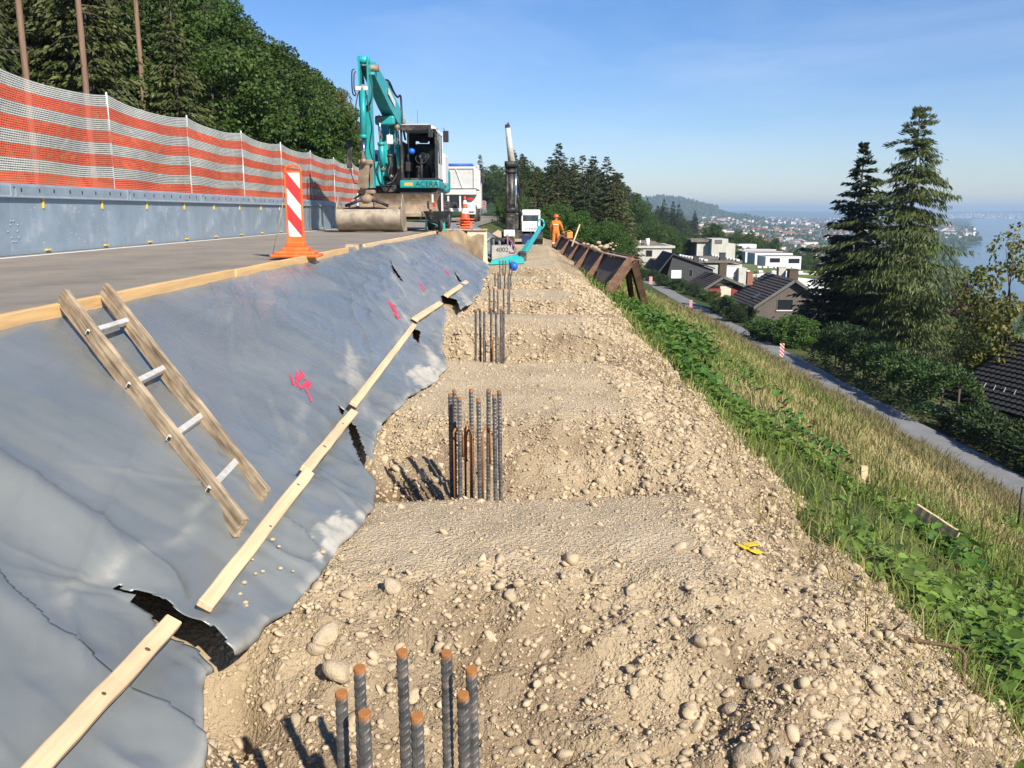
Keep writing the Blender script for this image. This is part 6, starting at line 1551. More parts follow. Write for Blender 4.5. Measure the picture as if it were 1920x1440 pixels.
def twigs(P, D, L, W, seed=0, droop=0.0):
    """diamond shaped blades at P along D"""
    rg = np.random.default_rng(seed); n_ = len(P)
    D = D / np.linalg.norm(D, axis=1, keepdims=True)
    q = rg.normal(size=(n_, 3)); S = np.cross(D, q); S /= np.linalg.norm(S, axis=1, keepdims=True) + 1e-9
    L = np.broadcast_to(L, (n_,))[:, None]; W = np.broadcast_to(W, (n_,))[:, None]
    mid = P + D * L * 0.45; tip = P + D * L; tip[:, 2] -= droop * L[:, 0]
    V = np.stack([P, mid + S * W * 0.5, tip, mid - S * W * 0.5], 1).reshape(-1, 3)
    F = np.arange(n_ * 4).reshape(n_, 4)
    return V, F
def conifer(name_seed, H, rad, z0=0.1, whorls=34, per=7, tw=13, droop=0.35, hang=0.6, tl=0.42, tw_w=0.12, irr=0.25, pw=0.85):
    rg = np.random.default_rng(name_seed)
    P, D, Ls = [], [], []; limbs = MB()
    for w in range(whorls):
        fw = z0 + (1 - z0) * (w + rg.uniform(-0.4, 0.9)) / whorls
        f = min(max(fw, z0), 0.985)
        R0 = rad * (1 - f) ** pw * (0.35 + 0.65 * min(1, (f - z0) / 0.12 + 0.35)) + 0.12
        np_ = max(3, int(per * (0.6 + 0.6 * (1 - f))))
        a0 = rg.uniform(0, 6.28)
        for b_ in range(np_):
            a = a0 + b_ * 6.283 / np_ + rg.normal(0, 0.25); R1 = R0 * (1 + rg.normal(0, irr)); R1 = max(R1, 0.15)
            if rg.uniform() < 0.06 and irr > 0.2: R1 *= 1.3
            f = min(max(fw + rg.normal(0, 0.8) * (1 - z0) / whorls, z0), 0.985)
            if irr > 0.3: R1 *= 0.62 + 0.75 * sstep(-0.5, 0.5, float(vnoise(np.array(a * 0.9), np.array(f * 7), name_seed)))
            d = np.array([math.cos(a), math.sin(a), 0]); k = max(3, int(tw * (0.35 + 0.65 * R1 / rad)))
            s = np.sqrt(rg.uniform(0.02, 1, k))
            zz = f * H + R1 * (0.22 * s - droop * s ** 1.6 + 0.12 * s ** 4) + rg.normal(0, 0.05, k)
            side = np.array([-d[1], d[0], 0]); sp = rg.normal(0, 0.16, k) * R1 * (0.3 + s)
            p = d[None] * (R1 * s)[:, None] + side[None] * sp[:, None]; p[:, 2] = zz
            dd = d[None] * (0.5 + 0.5 * rg.uniform(size=(k, 1))) + side[None] * rg.normal(0, 0.7, (k, 1)) + np.array([0, 0, -1])[None] * (hang * rg.uniform(0.3, 1.3, (k, 1)) * (1 - sstep(0.8, 0.96, f)) - 1.3 * sstep(0.82, 0.98, f))
            P.append(p); D.append(dd); Ls.append(tl * (0.7 + 0.6 * rg.uniform(size=k)) * (0.6 + 0.4 * min(1, R1 / rad * 2)))
            if b_ % 2 == 0 and R1 > 0.5:
                q = [Vector((0, 0, f * H - 0.05)), Vector(tuple(d * R1 * 0.5)) + Vector((0, 0, f * H + R1 * (0.11 - droop * 0.33))), Vector(tuple(d * R1 * 0.9)) + Vector((0, 0, f * H + R1 * (0.2 - droop * 0.85)))]
                limbs.tube(q, [0.045 * H / 20, 0.025 * H / 20, 0.008], 4, False)
    P, D, Ls = np.concatenate(P), np.concatenate(D), np.concatenate(Ls)
    V, F = twigs(P, D, Ls, Ls * (tw_w / tl) * 1.0, name_seed + 1, 0.1)
    crown = mesh_np('crown', V, F)
    limbs.tube([(0, 0, -0.6), (0.02, 0, H * 0.3), (-0.02, 0.02, H * 0.65), (0, 0, H)], [H * 0.014, H * 0.011, H * 0.006, 0.01], 9)
    return crown, limbs.mesh('trunk')
def broadleaf(seed, H, rad, clumps=60, per=130, leaf=0.24, z0=0.25, bushy=False):
    rg = np.random.default_rng(seed); P, D = [], []; limbs = MB()
    top = []
    for c in range(clumps):
        while True:
            q = rg.uniform(-1, 1, 3)
            r = np.linalg.norm(q)
            if r < 1 and r > (0.35 if not bushy else 0.5): break
        q = q * (0.9 + 0.1 * rg.uniform())
        cz = (z0 + (1 - z0) * 0.5) * H + q[2] * (1 - z0) * 0.5 * H
        wob = 1 + 0.25 * math.sin(3 * math.atan2(q[1], q[0]) + seed) * (1 - abs(q[2]))
        ctr = np.array([q[0] * rad * wob, q[1] * rad * wob, cz])
        cr = rad * rg.uniform(0.16, 0.34)
        u = rg.normal(size=(per, 3)); u /= np.linalg.norm(u, axis=1, keepdims=True)
        rr = cr * rg.uniform(0.45, 1.0, (per, 1)) ** 0.6
        P.append(ctr + u * rr * np.array([1, 1, 0.75])); D.append(u + rg.normal(0, 0.6, (per, 3)) + np.array([0, 0, -0.35])); top.append(ctr)
    P, D = np.concatenate(P), np.concatenate(D)
    P[:, 2] = np.maximum(P[:, 2], 0.05)
    L = leaf * (0.7 + 0.6 * rg.uniform(size=len(P)))
    V, F = twigs(P, D, L, L * 0.75, seed + 2, 0.15)
    crown = mesh_np('crown', V, F)
    lean = rg.normal(0, 0.03, 2) * H
    limbs.tube([(0, 0, -0.5), (lean[0] * 0.3, lean[1] * 0.3, H * 0.25), (lean[0], lean[1], H * 0.6), (lean[0], lean[1], H * 0.85)], [H * 0.018, H * 0.014, H * 0.008, 0.015], 8)
    for ct in top[::max(1, clumps // 9)]:
        zb = min(ct[2] * 0.6, H * 0.45); limbs.tube([(lean[0] * 0.4, lean[1] * 0.4, zb), (ct[0] * 0.5, ct[1] * 0.5, (zb + ct[2]) / 2 + 0.2), tuple(ct)], [H * 0.008, H * 0.005, 0.01], 5)
    return crown, limbs.mesh('trunk')
def put_tree(name, protos, i, loc, H0, H, rotz, label, cat, group, leafm, barkm, wide=1.0):
    crown, trunk = protos[i % len(protos)]
    for me, m in ((crown, leafm), (trunk, barkm)):
        if not me.materials: me.materials.append(m)
    o = thing(name, label, cat, loc, rotz, group); s = H / H0; o.scale = (s * wide, s * wide, s)
    for nm, me, m in (('crown', crown, leafm), ('trunk', trunk, barkm)):
        c = link(nm, me, None, o)
        if me.materials[0] != m: c.material_slots[0].link = 'OBJECT'; c.material_slots[0].material = m
    return o
SPR = [conifer(s, 20, 3.1, 0.04, 44, 9, 30, 0.45, 0.8, 0.52, 0.17, 0.22) for s in (1, 2, 3)]
SPR_BARE = [conifer(s, 22, 2.6, 0.62, 20, 7, 16, 0.4, 0.9, 0.5, 0.12) for s in (5,)]
BRD = [broadleaf(s, 12, 3.6, 84, 200, 0.22, 0.08) for s in (11, 12, 13)]
BUSH = [broadleaf(s, 3, 1.7, 60, 170, 0.12, 0.0, True) for s in (21, 22)]
def tzf(x, y): return float(terr(np.array(float(x)), np.array(float(y))))
# ---- hillside forest on the left
SKY_L = [(-400, -900), (400, -70), (440, 0), (520, 62), (600, 130), (640, 178), (662, 262), (700, 300), (800, 330), (900, 345), (945, 372)]
sk = np.array(SKY_L)
placed = []
def far_enough(x, y, dmin):
    for (a, c) in placed:
        if (a - x) ** 2 + (c - y) ** 2 < dmin * dmin: return False
    placed.append((x, y)); return True
rg = random.Random(5)
# bare stems standing at the edge of the wood
for i, (px, Y_, lab) in enumerate(((44, 19, 'tall bare pinkish conifer stem behind the striped net, the thickest stem'), (155, 22, 'bare conifer stem with broken twigs behind the striped net'), (262, 31, 'thin pale conifer stem in the dark wood behind the net'),
                               (350, 40, 'thin straight conifer stem among dark spruces behind the net'))):
    x = PY(px, 100, Y_).x; z = tzf(x, Y_)
    o = put_tree('spruce_tree', SPR_BARE, 0, (x, Y_, z), 22, 20 + 2 * i, i * 1.3, lab, 'tree', 'conifer stems at the edge of the wood', nd_spruce, bark_p)
    o.scale = (o.scale[0] * 0.27, o.scale[1] * 0.27, o.scale[2]); placed.append((x, Y_))
    mb = MB(); k = 26
    for j in range(k):
        zz = rg.uniform(3, 12) * 22 / (20 + 2 * i); a = rg.uniform(0, 6.28); L = rg.uniform(0.5, 1.5)
        mb.tube([(0, 0, zz), (math.cos(a) * L * 1.5, math.sin(a) * L * 1.5, zz - .05), (math.cos(a) * L * 3, math.sin(a) * L * 3, zz - rg.uniform(0, .4))], [0.02, 0.012, 0.004], 4, False)
    mb.build('dead_twigs', bark_d, o)['kind'] = 'stuff'
cnt = 0
for _ in range(2600):
    Y_ = 13 + 110 * rg.random() ** 1.25; x = -10.6 - 34 * rg.random() ** 1.35
    px = 985 + x / Y_ * 1620
    if px < -330 or cnt > 190: continue
    left = px < 400 + rg.gauss(0, 45)
    if not far_enough(x, Y_, 2.5 if x > -18 else 3.4): continue
    z = tzf(x, Y_)
    ysk = float(np.interp(px, sk[:, 0], sk[:, 1])); zt_ = PY(px, ysk, Y_).z
    hmax = zt_ - z
    H = min(hmax * rg.uniform(0.8, 1.0), rg.uniform(17, 25) if left else rg.uniform(10, 17))
    if H < 3.5: continue
    cnt += 1
    if left:
        put_tree('spruce_tree', SPR, cnt, (x, Y_, z - .2), 20, H, rg.uniform(0, 6.28), 'dark spruce tree in the wood behind the striped net', 'tree', 'spruces in the wood above the road', nd_spruce, bark_d, 1.0 + 0.25 * rg.random())
    else:
        put_tree('broadleaf_tree', BRD, cnt, (x, Y_, z - .2), 12, H, rg.uniform(0, 6.28), 'leafy green tree on the wooded slope above the road', 'tree', 'leafy trees on the slope above the road', lf_green if rg.random() < 0.8 else lf_bush, bark_d, 1.05 + 0.25 * rg.random())
# yellowish tree beside the excavator arm
x, Y_ = -13.0, 62.0
put_tree('broadleaf_tree', BRD, 1, (x, Y_, tzf(x, Y_)), 12, PY(632, 165, Y_).z - tzf(x, Y_), 1.0, 'pale yellowish flowering tree at the end of the wooded slope', 'tree', None, leaf_mat('flowering', (0.10, 0.11, 0.025), (0.17, 0.16, 0.05), 0.3, 0.25, 0.05), bark_d, 0.7)
# ---- stand of trees beyond the rig
SKY_M = np.array([(925, 440), (944, 350), (950, 300), (962, 278), (975, 270), (990, 285), (1005, 300), (1025, 300), (1046, 264), (1058, 300), (1075, 290), (1095, 286), (1112, 290), (1125, 286), (1140, 292), (1152, 305), (1165, 330), (1185, 355), (1200, 380), (1215, 402), (1245, 412), (1275, 432), (1305, 455)], float)
cnt = 0; n1_ = 0
special = [(962, 100, 1), (975, 98, 1), (1046, 96, 1), (1135, 100, 1), (1110, 104, 1), (1090, 100, 1), (1008, 110, 0), (1030, 112, 1), (1160, 108, 1), (1072, 108, 1), (950, 108, 1)]
for k in range(900):
    if k < len(special): px, Y_, con = special[k]
    else: px = rg.uniform(948, 1290); Y_ = rg.uniform(74, 150) if px < 1160 else rg.uniform(172, 330); con = rg.random() < 0.9 and px < 1180
    x = (px - 985) / 1620 * Y_ * 0.985
    if cnt > 135 or x < -1.8: continue
    if not far_enough(x, Y_, 2.4 if Y_ < 150 else 5): continue
    z = tzf(x, Y_)
    ysk = float(np.interp(px, SKY_M[:, 0], SKY_M[:, 1])); hmax = PY(px, ysk, Y_).z - z
    if Y_ < 88 and k >= len(special): H = rg.uniform(4.5, 9); con = False; H = min(H, hmax * 0.5)
    else: H = hmax * (1.0 if k < len(special) else (rg.uniform(0.75, 0.97) if con or px > 1170 else rg.uniform(0.6, 0.85)))
    if H < 3 or H > 34: continue
    cnt += 1
    if con: put_tree('spruce_tree', SPR, cnt, (x, Y_, z - .2), 20, H, rg.uniform(0, 6.28), 'pointed spruce in the stand of trees behind the drill rig', 'tree', 'spruces in the stand behind the drill rig', nd_spruce if rg.random() < 0.5 else nd_dark, bark_d, 1.45)
    else: put_tree('broadleaf_tree', BRD, cnt, (x, Y_, z - .2), 12, H, rg.uniform(0, 6.28), 'leafy green tree in the stand behind the drill rig', 'tree', 'leafy trees in the stand behind the drill rig', lf_green if Y_ > 90 else lf_bush, bark_d, 1.0 + 0.3 * rg.random())
# ---- the two tall conifers on the right
def right_tree(px, py_top, Y_, mesh, H0, label, m, wide=1.0, name='conifer_tree'):
    x = (px - 985) / 1620 * Y_ * 0.985; z = tzf(x, Y_); top = PY(px, py_top, Y_); 
    return put_tree(name, [mesh], 0, (top.x, Y_, z - .1), H0, top.z - z, 0.6, label, 'tree', None, m, bark_d, wide)
larch = conifer(77, 18, 3.7, 0.03, 70, 9, 130, 0.5, 1.3, 0.36, 0.075, 0.36, 0.66)
right_tree(1727, 195, 66, larch, 18, 'tall loose conifer with hanging twigs beside the path, the taller of the pair', nd_larch, 0.97)
spr2 = conifer(78, 16, 3.1, 0.03, 60, 9, 90, 0.3, 0.6, 0.36, 0.11, 0.3, 1.0)
right_tree(1622, 264, 72, spr2, 16, 'dense dark spruce beside the path, the shorter of the pair', nd_dark, 1.25)
r_yel = broadleaf(81, 12, 3.6, 60, 120, 0.26, 0.1)
right_tree(1925, 425, 42, r_yel, 12, 'tree with yellow green leaves above the black tiled roof', lf_yel, 0.85, 'broadleaf_tree')
right_tree(1815, 575, 75, BRD[0], 12, 'rounded blue green tree between the tall conifer and the yellow tree', lf_dark, 1.1, 'broadleaf_tree')
right_tree(1858, 600, 60, BRD[2], 12, 'dark tree under the yellow leaved tree', lf_dark, 1.0, 'broadleaf_tree')
right_tree(1803, 528, 95, BRD[1], 12, 'small tree with dark red leaves behind the tall conifer', leaf_mat('red_leaves', (0.10, 0.02, 0.03), (0.14, 0.03, 0.04), 0.3, 0.2, 0), 0.7, 'broadleaf_tree')
# ---- bushes by the path and gardens
bl_ = [(1496, 590, 61, 'round fresh green bush by the striped board on the path, right half'), (1438, 594, 63, 'round fresh green bush beside the wooden house, left half'), (1360, 560, 92, 'leafy bush below the house with red shutters'), (1330, 548, 96, 'leafy bush at the path below the red shutters'), (1300, 540, 100, 'bush beside the path under the dark house'),
       (1270, 528, 106, 'low bush below the white window of the dark house'), (1245, 520, 110, 'low bush at the corner of the dark house'), (1395, 578, 84, 'dark shrub at the eaves of the wooden house'), (1225, 508, 118, 'shrub at the foot of the pale concrete house'), (1205, 500, 120, 'shrub behind the rusty trestle legs'), (1190, 492, 124, 'shrub between the stand of trees and the concrete house'),
       (1430, 470 + 60, 130, 'garden bush behind the wooden house'), (1418, 510, 150, 'tall garden shrub by the green roof'), (1350, 590, 80, 'low shrub at the path edge before the red shutters'), (1376, 610, 74, 'low shrub at the path edge before the wooden house')]
for i, (px, py, Y_, lab) in enumerate(bl_):
    top = PY(px, py, Y_); z = tzf(top.x, Y_); H = max(1.6, top.z - z)
    put_tree('bush', BUSH, i, (top.x, Y_, z - .1), 3, H, i, lab, 'bush', 'bushes along the path and gardens', lf_bush if i in (0, 1, 2, 3, 12) else lf_dark, bark_d, (1.5 if i < 2 else 1.25 if H < 3.5 else 0.9))
# ---- clipped hedges along the right side of the path
def hedge(y0, y1, x0, x1, z1, label, m, seed, per=1100, leaf=0.17):
    rg_ = np.random.default_rng(seed); n_ = int((y1 - y0) * per); L = y1 - y0
    y = rg_.uniform(y0, y1, n_); a = rg_.uniform(0, math.pi, n_)
    xc, w = (x0 + x1) / 2, (x1 - x0) / 2
    bump = 1 + 0.16 * fbm(y * 0.8, a * 1.2, seed, 3)
    gz_ = terr(np.full(n_, xc), y); H = (z1 - gz_)
    X_ = xc + np.cos(a) * w * bump * rg_.uniform(0.82, 1.03, n_); Z_ = gz_ + np.maximum(0, np.sin(a)) ** 0.5 * H * bump * rg_.uniform(0.85, 1.0, n_)
    Dv = np.stack([np.cos(a), rg_.normal(0, 0.5, n_), np.sin(a) * 0.6 + 0.1], 1) + rg_.normal(0, 0.4, (n_, 3))
    V, F = twigs(np.stack([X_, y, Z_], 1), Dv, leaf * rg_.uniform(0.7, 1.4, n_), leaf * 0.5, seed, 0.1)
    base = np.array([xc, (y0 + y1) / 2, float(gz_.mean())])
    o = thing('hedge', label, 'hedge', base)
    link('foliage', mesh_np('foliage', V - base, F), m, o)
    for yy in np.arange(y0 + .5, y1, 1.5): mb = MB(); mb.tube([(xc, yy, tzf(xc, yy) - .2), (xc, yy, z1 - 0.5)], 0.05, 5); mb.build('stem', bark_d, o, True)
hedge(24, 37, 17.9, 20.4, -6.4, 'dark clipped hedge between the path and the black tiled roof', lf_dark, 3)
hedge(37, 48, 17.8, 20.4, -5.4, 'feathery green hedge between the path and the tall conifers', leaf_mat('hedge_light', (0.04, 0.085, 0.02), (0.07, 0.12, 0.03), 0.4, 0.2, 0), 4)
hedge(48, 54, 17.8, 20.6, -5.0, 'dark hedge in the shade under the dense spruce', lf_dark, 6)
hedge(13, 24, 17.9, 20.4, -6.4, 'dark hedge along the path before the black tiled roof', lf_dark, 8)

# ================================================================== GRASS AND BRAMBLES ON THE SLOPE
def blades(X_, Y_, L, W, m, name, seed, lean=0.5):
    rg_ = np.random.default_rng(seed); n_ = len(X_)
    Z_ = np.where(X_ < 2.2, np.maximum(dirt_z(X_, Y_, False), terr(X_, Y_)), terr(X_, Y_)) - 0.02
    a = rg_.uniform(0, 6.283, n_); dx, dy = np.cos(a), np.sin(a); ln = lean * rg_.uniform(0.1, 1.0, n_)
    b2 = rg_.uniform(0, 6.283, n_); sx, sy = np.cos(b2) * W / 2, np.sin(b2) * W / 2
    P0 = np.stack([X_, Y_, Z_], 1); up = np.array([0, 0, 1.0])
    m1_ = P0 + np.stack([dx * ln * L * 0.3, dy * ln * L * 0.3, 0.6 * L], 1); tp = P0 + np.stack([dx * ln * L, dy * ln * L, L * (1 - 0.3 * ln)], 1)
    s = np.stack([sx, sy, 0 * sx], 1)
    V = np.stack([P0 - s, P0 + s, m1_ + s * 0.8, m1_ - s * 0.8, tp], 1).reshape(-1, 3)
    k = np.arange(n_)[:, None] * 5
    F = np.concatenate([np.concatenate([k, k + 1, k + 2], 1), np.concatenate([k, k + 2, k + 3], 1), np.concatenate([k + 3, k + 2, k + 4], 1)])
    o = link(name, mesh_np(name, V, F), m); o['kind'] = 'stuff'
    return o
g_green = leaf_mat('green_grass', (0.12, 0.185, 0.03), (0.22, 0.26, 0.06), 0.35, 0.3, 0, 0.5)
g_dry = leaf_mat('dry_grass', (0.33, 0.265, 0.10), (0.46, 0.38, 0.17), 0.3, 0.25, 0, 0.4)
g_mid = leaf_mat('seed_grass', (0.17, 0.155, 0.06), (0.27, 0.22, 0.10), 0.35, 0.25, 0, 0.4)
def field(n_, x0, x1, y0, y1, cond=None, pw=1.0):
    X_ = x0 + (x1 - x0) * RNG.uniform(0, 1, n_) ** pw; Y_ = y0 * (y1 / y0) ** RNG.uniform(0, 1, n_)
    if cond is not None: k = cond(X_, Y_); X_, Y_ = X_[k], Y_[k]
    return X_, Y_
edge = lambda Y_: 2.0 + 0.13 * fbm(Y_ * 0.9, Y_ * 0, 14, 3) + 0.14 * sstep(8, 3, Y_)
gz_lim = lambda X_, Y_: 5.0 + 1.6 * fbm(X_ * 0.3, Y_ * 0.15, 17, 3) + 3.0 * sstep(11, 6, Y_)
def lay(o, lab): return o
X_, Y_ = field(62000, 1.75, 10, 2.2, 62, lambda x, y: (x > edge(y)) & (x < gz_lim(x, y)) & (RNG.uniform(0, 1, len(x)) < 0.35 + 0.65 * sstep(-0.3, 0.3, fbm(x * 0.8, y * 0.5, 18, 3))), 1.3)
d_ = np.hypot(X_, Y_)
blades(X_, Y_, RNG.uniform(0.12, 0.4, len(X_)) * (0.7 + 0.3 * sstep(3, 8, d_)), 0.006 + 0.0007 * d_, g_green, 'green_grass', 1, 1.25)
X_, Y_ = field(52000, 3.2, 15.4, 4.5, 75, lambda x, y: (x > gz_lim(x, y) - 1.2 + RNG.normal(0, 0.7, len(x))))
d_ = np.hypot(X_, Y_); blades(X_, Y_, RNG.uniform(0.12, 0.34, len(X_)), 0.006 + 0.0008 * d_, g_dry, 'dry_grass', 2, 0.9)
X_, Y_ = field(26000, 11.0, 16.0, 9, 80, lambda x, y: fbm(x * 0.5, y * 0.4, 20, 3) > -0.25, 0.6)
d_ = np.hypot(X_, Y_); blades(X_, Y_, RNG.uniform(0.3, 0.75, len(X_)), 0.005 + 0.0006 * d_, g_mid, 'seed_grass', 3, 0.9)
X_, Y_ = field(26000, 4.5, 14, 6, 60, lambda x, y: fbm(x * 0.4, y * 0.3, 26, 3) > 0.18)
d_ = np.hypot(X_, Y_); blades(X_, Y_, RNG.uniform(0.25, 0.55, len(X_)), 0.006 + 0.0007 * d_, g_green, 'green_grass', 4, 0.7)
# bramble and nettle leaves
def leaf_mass(n_pl, x0, x1, y0, y1, hmax, lsize, m, name, seed, cond=None, per=22, pw=1.2):
    X_, Y_ = field(n_pl, x0, x1, y0, y1, cond, pw); rg_ = np.random.default_rng(seed); n_ = len(X_)
    hh = hmax * (0.5 + 0.5 * rg_.uniform(size=n_)) * (0.7 + 0.4 * fbm(X_, Y_ * 0.7, seed, 2))
    px = np.repeat(X_, per) + rg_.normal(0, 0.13, n_ * per); py = np.repeat(Y_, per) + rg_.normal(0, 0.13, n_ * per)
    zz = np.where(px < 2.2, np.maximum(dirt_z(px, py, False), terr(px, py)), terr(px, py)) + np.repeat(hh, per) * rg_.uniform(0.12, 1, n_ * per)
    N_ = n_ * per; a = rg_.uniform(0, 6.283, N_); L = lsize * rg_.uniform(0.6, 1.35, N_)
    u = np.stack([np.cos(a), np.sin(a), rg_.normal(-0.25, 0.3, N_)], 1); u /= np.linalg.norm(u, axis=1, keepdims=True)
    s = np.cross(u, np.array([0, 0, 1.0]) + rg_.normal(0, 0.35, (N_, 3))); s /= np.linalg.norm(s, axis=1, keepdims=True) + 1e-9
    nn = np.cross(s, u); P = np.stack([px, py, zz], 1); W = L * 0.36
    f = lambda t, w, k: P + u * (L * t)[:, None] + s * (W * w)[:, None] + nn * (L * k)[:, None]
    V = np.stack([P, f(.28, .95, .05), f(.62, .8, .03), f(1, 0, -.1), f(.62, -.8, .03), f(.28, -.95, .05), f(.5, 0, -.06)], 1).reshape(-1, 3)
    k = np.arange(N_)[:, None] * 7
    F = np.concatenate([np.concatenate([k + a_, k + b_, k + 6], 1) for a_, b_ in ((0, 1), (1, 2), (2, 3), (3, 4), (4, 5), (5, 0))])
    o = link(name, mesh_np(name, V, F), m); o['kind'] = 'stuff'
    return o
lf_br = leaf_mat('bramble_leaves', (0.085, 0.165, 0.024), (0.17, 0.25, 0.045), 0.35, 0.28, 0, 0.8)
lf_nt = leaf_mat('nettle_leaves', (0.055, 0.135, 0.022), (0.11, 0.20, 0.035), 0.35, 0.25, 0, 0.8)
leaf_mass(2700, 2.1, 5.6, 2.8, 30, 0.36, 0.078, lf_br, 'brambles', 5, lambda x, y: (x > edge(y) + 0.3) & (fbm(x * 0.7, y * 0.5, 28, 3) > -0.4) & (x < gz_lim(x, y) - 0.5), 20)
leaf_mass(420, 2.4, 4.4, 7.5, 24, 0.8, 0.12, lf_nt, 'nettles', 6, lambda x, y: (fbm(x * 0.6, y * 0.4, 34, 3) > -0.2), 30)
leaf_mass(260, 6, 14.5, 10, 60, 0.4, 0.14, lf_br, 'weeds', 7, lambda x, y: (fbm(x * 0.4, y * 0.3, 36, 3) > 0.15), 14)
# dead stalks on the edge of the spoil
X_, Y_ = field(1500, 1.6, 2.3, 2.3, 20)
blades(X_, Y_, RNG.uniform(0.1, 0.3, len(X_)), 0.004 + 0.0006 * Y_, g_dry, 'straw', 9, 1.6)

# ================================================================== HOUSES ON THE SLOPE
rf_brown = mat('brown_roof_tile', (0.085, 0.066, 0.055), 0.8, var=0.3, scale=5, bump=0.4, bscale=12, rnd=0.12, dirt=(0.11, 0.085, 0.065), dirt_amt=0.3, dscale=1.5)
rf_black = mat('black_roof_tile', (0.022, 0.020, 0.020), 0.7, var=0.35, scale=6, bump=0.3, bscale=15, rnd=0.2)
w_dark = mat('dark_board_wall', (0.115, 0.095, 0.08), 0.9, var=0.35, scale=7, stretch=(6, 6, 0.15), bump=0.5, bscale=6)
w_brown = mat('brown_board', (0.085, 0.06, 0.04), 0.85, var=0.3, scale=5)
plaster = mat('cream_plaster', (0.62, 0.56, 0.45), 0.9, var=0.1, scale=2)
concrete_w = mat('pale_concrete', (0.50, 0.48, 0.43), 0.9, var=0.16, scale=0.7, stretch=(1, 1, 0.35), dirt=(0.36, 0.34, 0.3), dirt_amt=0.3, dscale=0.5)
white_w = mat('white_wall', (0.74, 0.73, 0.70), 0.85, var=0.06, scale=1)
flat_rf = mat('gravel_roof', (0.17, 0.145, 0.115), 0.95, var=0.3, scale=1.2)
green_rf = mat('green_roof', (0.12, 0.15, 0.035), 0.95, var=0.4, scale=0.4)
slate = mat('slate_cladding', (0.045, 0.046, 0.05), 0.75, var=0.2, scale=4)
win_d = mat('window_dark', (0.02, 0.022, 0.026), 0.12, var=0.1)
shutter = mat('red_shutter', (0.26, 0.03, 0.022), 0.7)
trim = mat('grey_fascia', (0.13, 0.12, 0.11), 0.8)
brick = mat('chimney_brick', (0.30, 0.13, 0.085), 0.9, var=0.2, scale=6)
def course(parent, p, u, v, L, W, m, tiles=0, name='tile_course'):
    """one course of tiles: from p, L along u, W down v"""
    u, v = Vector(u), Vector(v); nn = u.cross(v).normalized(); nn = nn if nn.z > 0 else -nn
    k = tiles if tiles else 1
    vs_, fs = [], []
    pts = []
    for i in range(k):
        f0 = L * i / k; st = [(0, 0)] if not tiles else [(0.0, 0.0), (0.45, 0.022), (0.7, 0.03), (0.95, 0.012)]
        for s, h in st: pts.append((f0 + s * L / k, h))
    pts.append((L, 0))
    for f, h in pts:
        a = p + u * f + nn * (h + 0.012); c = p + u * f + v * W + nn * (h + 0.085)
        vs_ += [a, c, c - nn * 0.075]
    for i in range(len(pts) - 1):
        b_ = 3 * i; fs += [(b_, b_ + 3, b_ + 4, b_ + 1), (b_ + 1, b_ + 4, b_ + 5, b_ + 2)]
    m_ = MB(); m_.add(vs_, fs); return m_.build(name, m, parent, True)
def roof_side(parent, ridge0, u, down, L, W, n_, m, tiles=0):
    """sub-roof slab with courses laid on it"""
    u, down = Vector(u).normalized(), Vector(down).normalized(); nn = u.cross(down).normalized(); nn = nn if nn.z > 0 else -nn
    r0 = Vector(ridge0)
    mb_ = MB(); mb_.prism([r0, r0 + u * L, r0 + u * L + down * W, r0 + down * W], -nn * 0.16); sl = mb_.build('roof', m, parent, True)
    st = W / n_
    for i in range(n_): course(sl, r0 + down * (st * i) , u, down, L, st * 1.06, m, tiles)
    return sl
def window(parent, x, y, z, w, h, m=None, frame=None, sill=True, pane='window'):
    """on a wall facing -Y at world (x, y, z) = centre"""
    mb_ = MB(); mb_.span((x - w / 2 - .08, y - .05, z - h / 2 - .08), (x + w / 2 + .08, y - .004, z + h / 2 + .08)); f = mb_.build('window', frame or trim, parent, True)
    mb_ = MB(); mb_.span((x - w / 2, y - .06, z - h / 2), (x + w / 2, y - .051, z + h / 2)); mb_.build('pane', m or win_d, f, True)
    if sill: mb_ = MB(); mb_.span((x - w / 2 - .12, y - .14, z - h / 2 - .18), (x + w / 2 + .12, y - .052, z - h / 2 - .085)); mb_.build('sill', white_w, f, True)
    return f
def gabled(label, Y0, apex, eL, eR, L, wallm, roofm, n_, ov=0.7, tiles=0):
    """ridge parallel to Y. apex, eL, eR: photo pixels of the front gable"""
    A_, l_, r_ = PY(*apex, Y0), PY(*eL, Y0), PY(*eR, Y0)
    gz_ = min(tzf(l_.x, Y0 + ov), tzf(r_.x, Y0 + ov), tzf(r_.x, Y0 + L)) - 0.4
    o = thing('house', label, 'house', (A_.x, Y0 + L / 2, gz_))
    inset = 0.55; yl = Y0 + ov
    def at(x): # underside of roof at x
        return A_.z - 0.25 - (A_.z - l_.z) * (A_.x - x) / (A_.x - l_.x) if x < A_.x else A_.z - 0.25 - (A_.z - r_.z) * (x - A_.x) / (r_.x - A_.x)
    xl, xr = l_.x + inset, r_.x - inset
    mb_ = MB(); mb_.prism([(xl, yl, gz_), (xr, yl, gz_), (xr, yl, at(xr)), (A_.x, yl, A_.z - 0.25), (xl, yl, at(xl))], (0, L - 2 * ov, 0)); mb_.build('wall', wallm, o, True)
    for e in (l_, r_):
        dn = Vector((e.x - A_.x, 0, e.z - A_.z)); roof_side(o, (A_.x, Y0, A_.z), (0, 1, 0), dn, L, dn.length, n_, roofm, tiles)
        mb_ = MB(); mb_.beam((A_.x, Y0 - 0.03, A_.z - 0.12), (e.x, Y0 - 0.03, e.z - 0.12), 0.05, 0.32, (0, 0, 1)); mb_.build('fascia', trim, o, True)
    return o, A_, l_, r_, gz_, yl
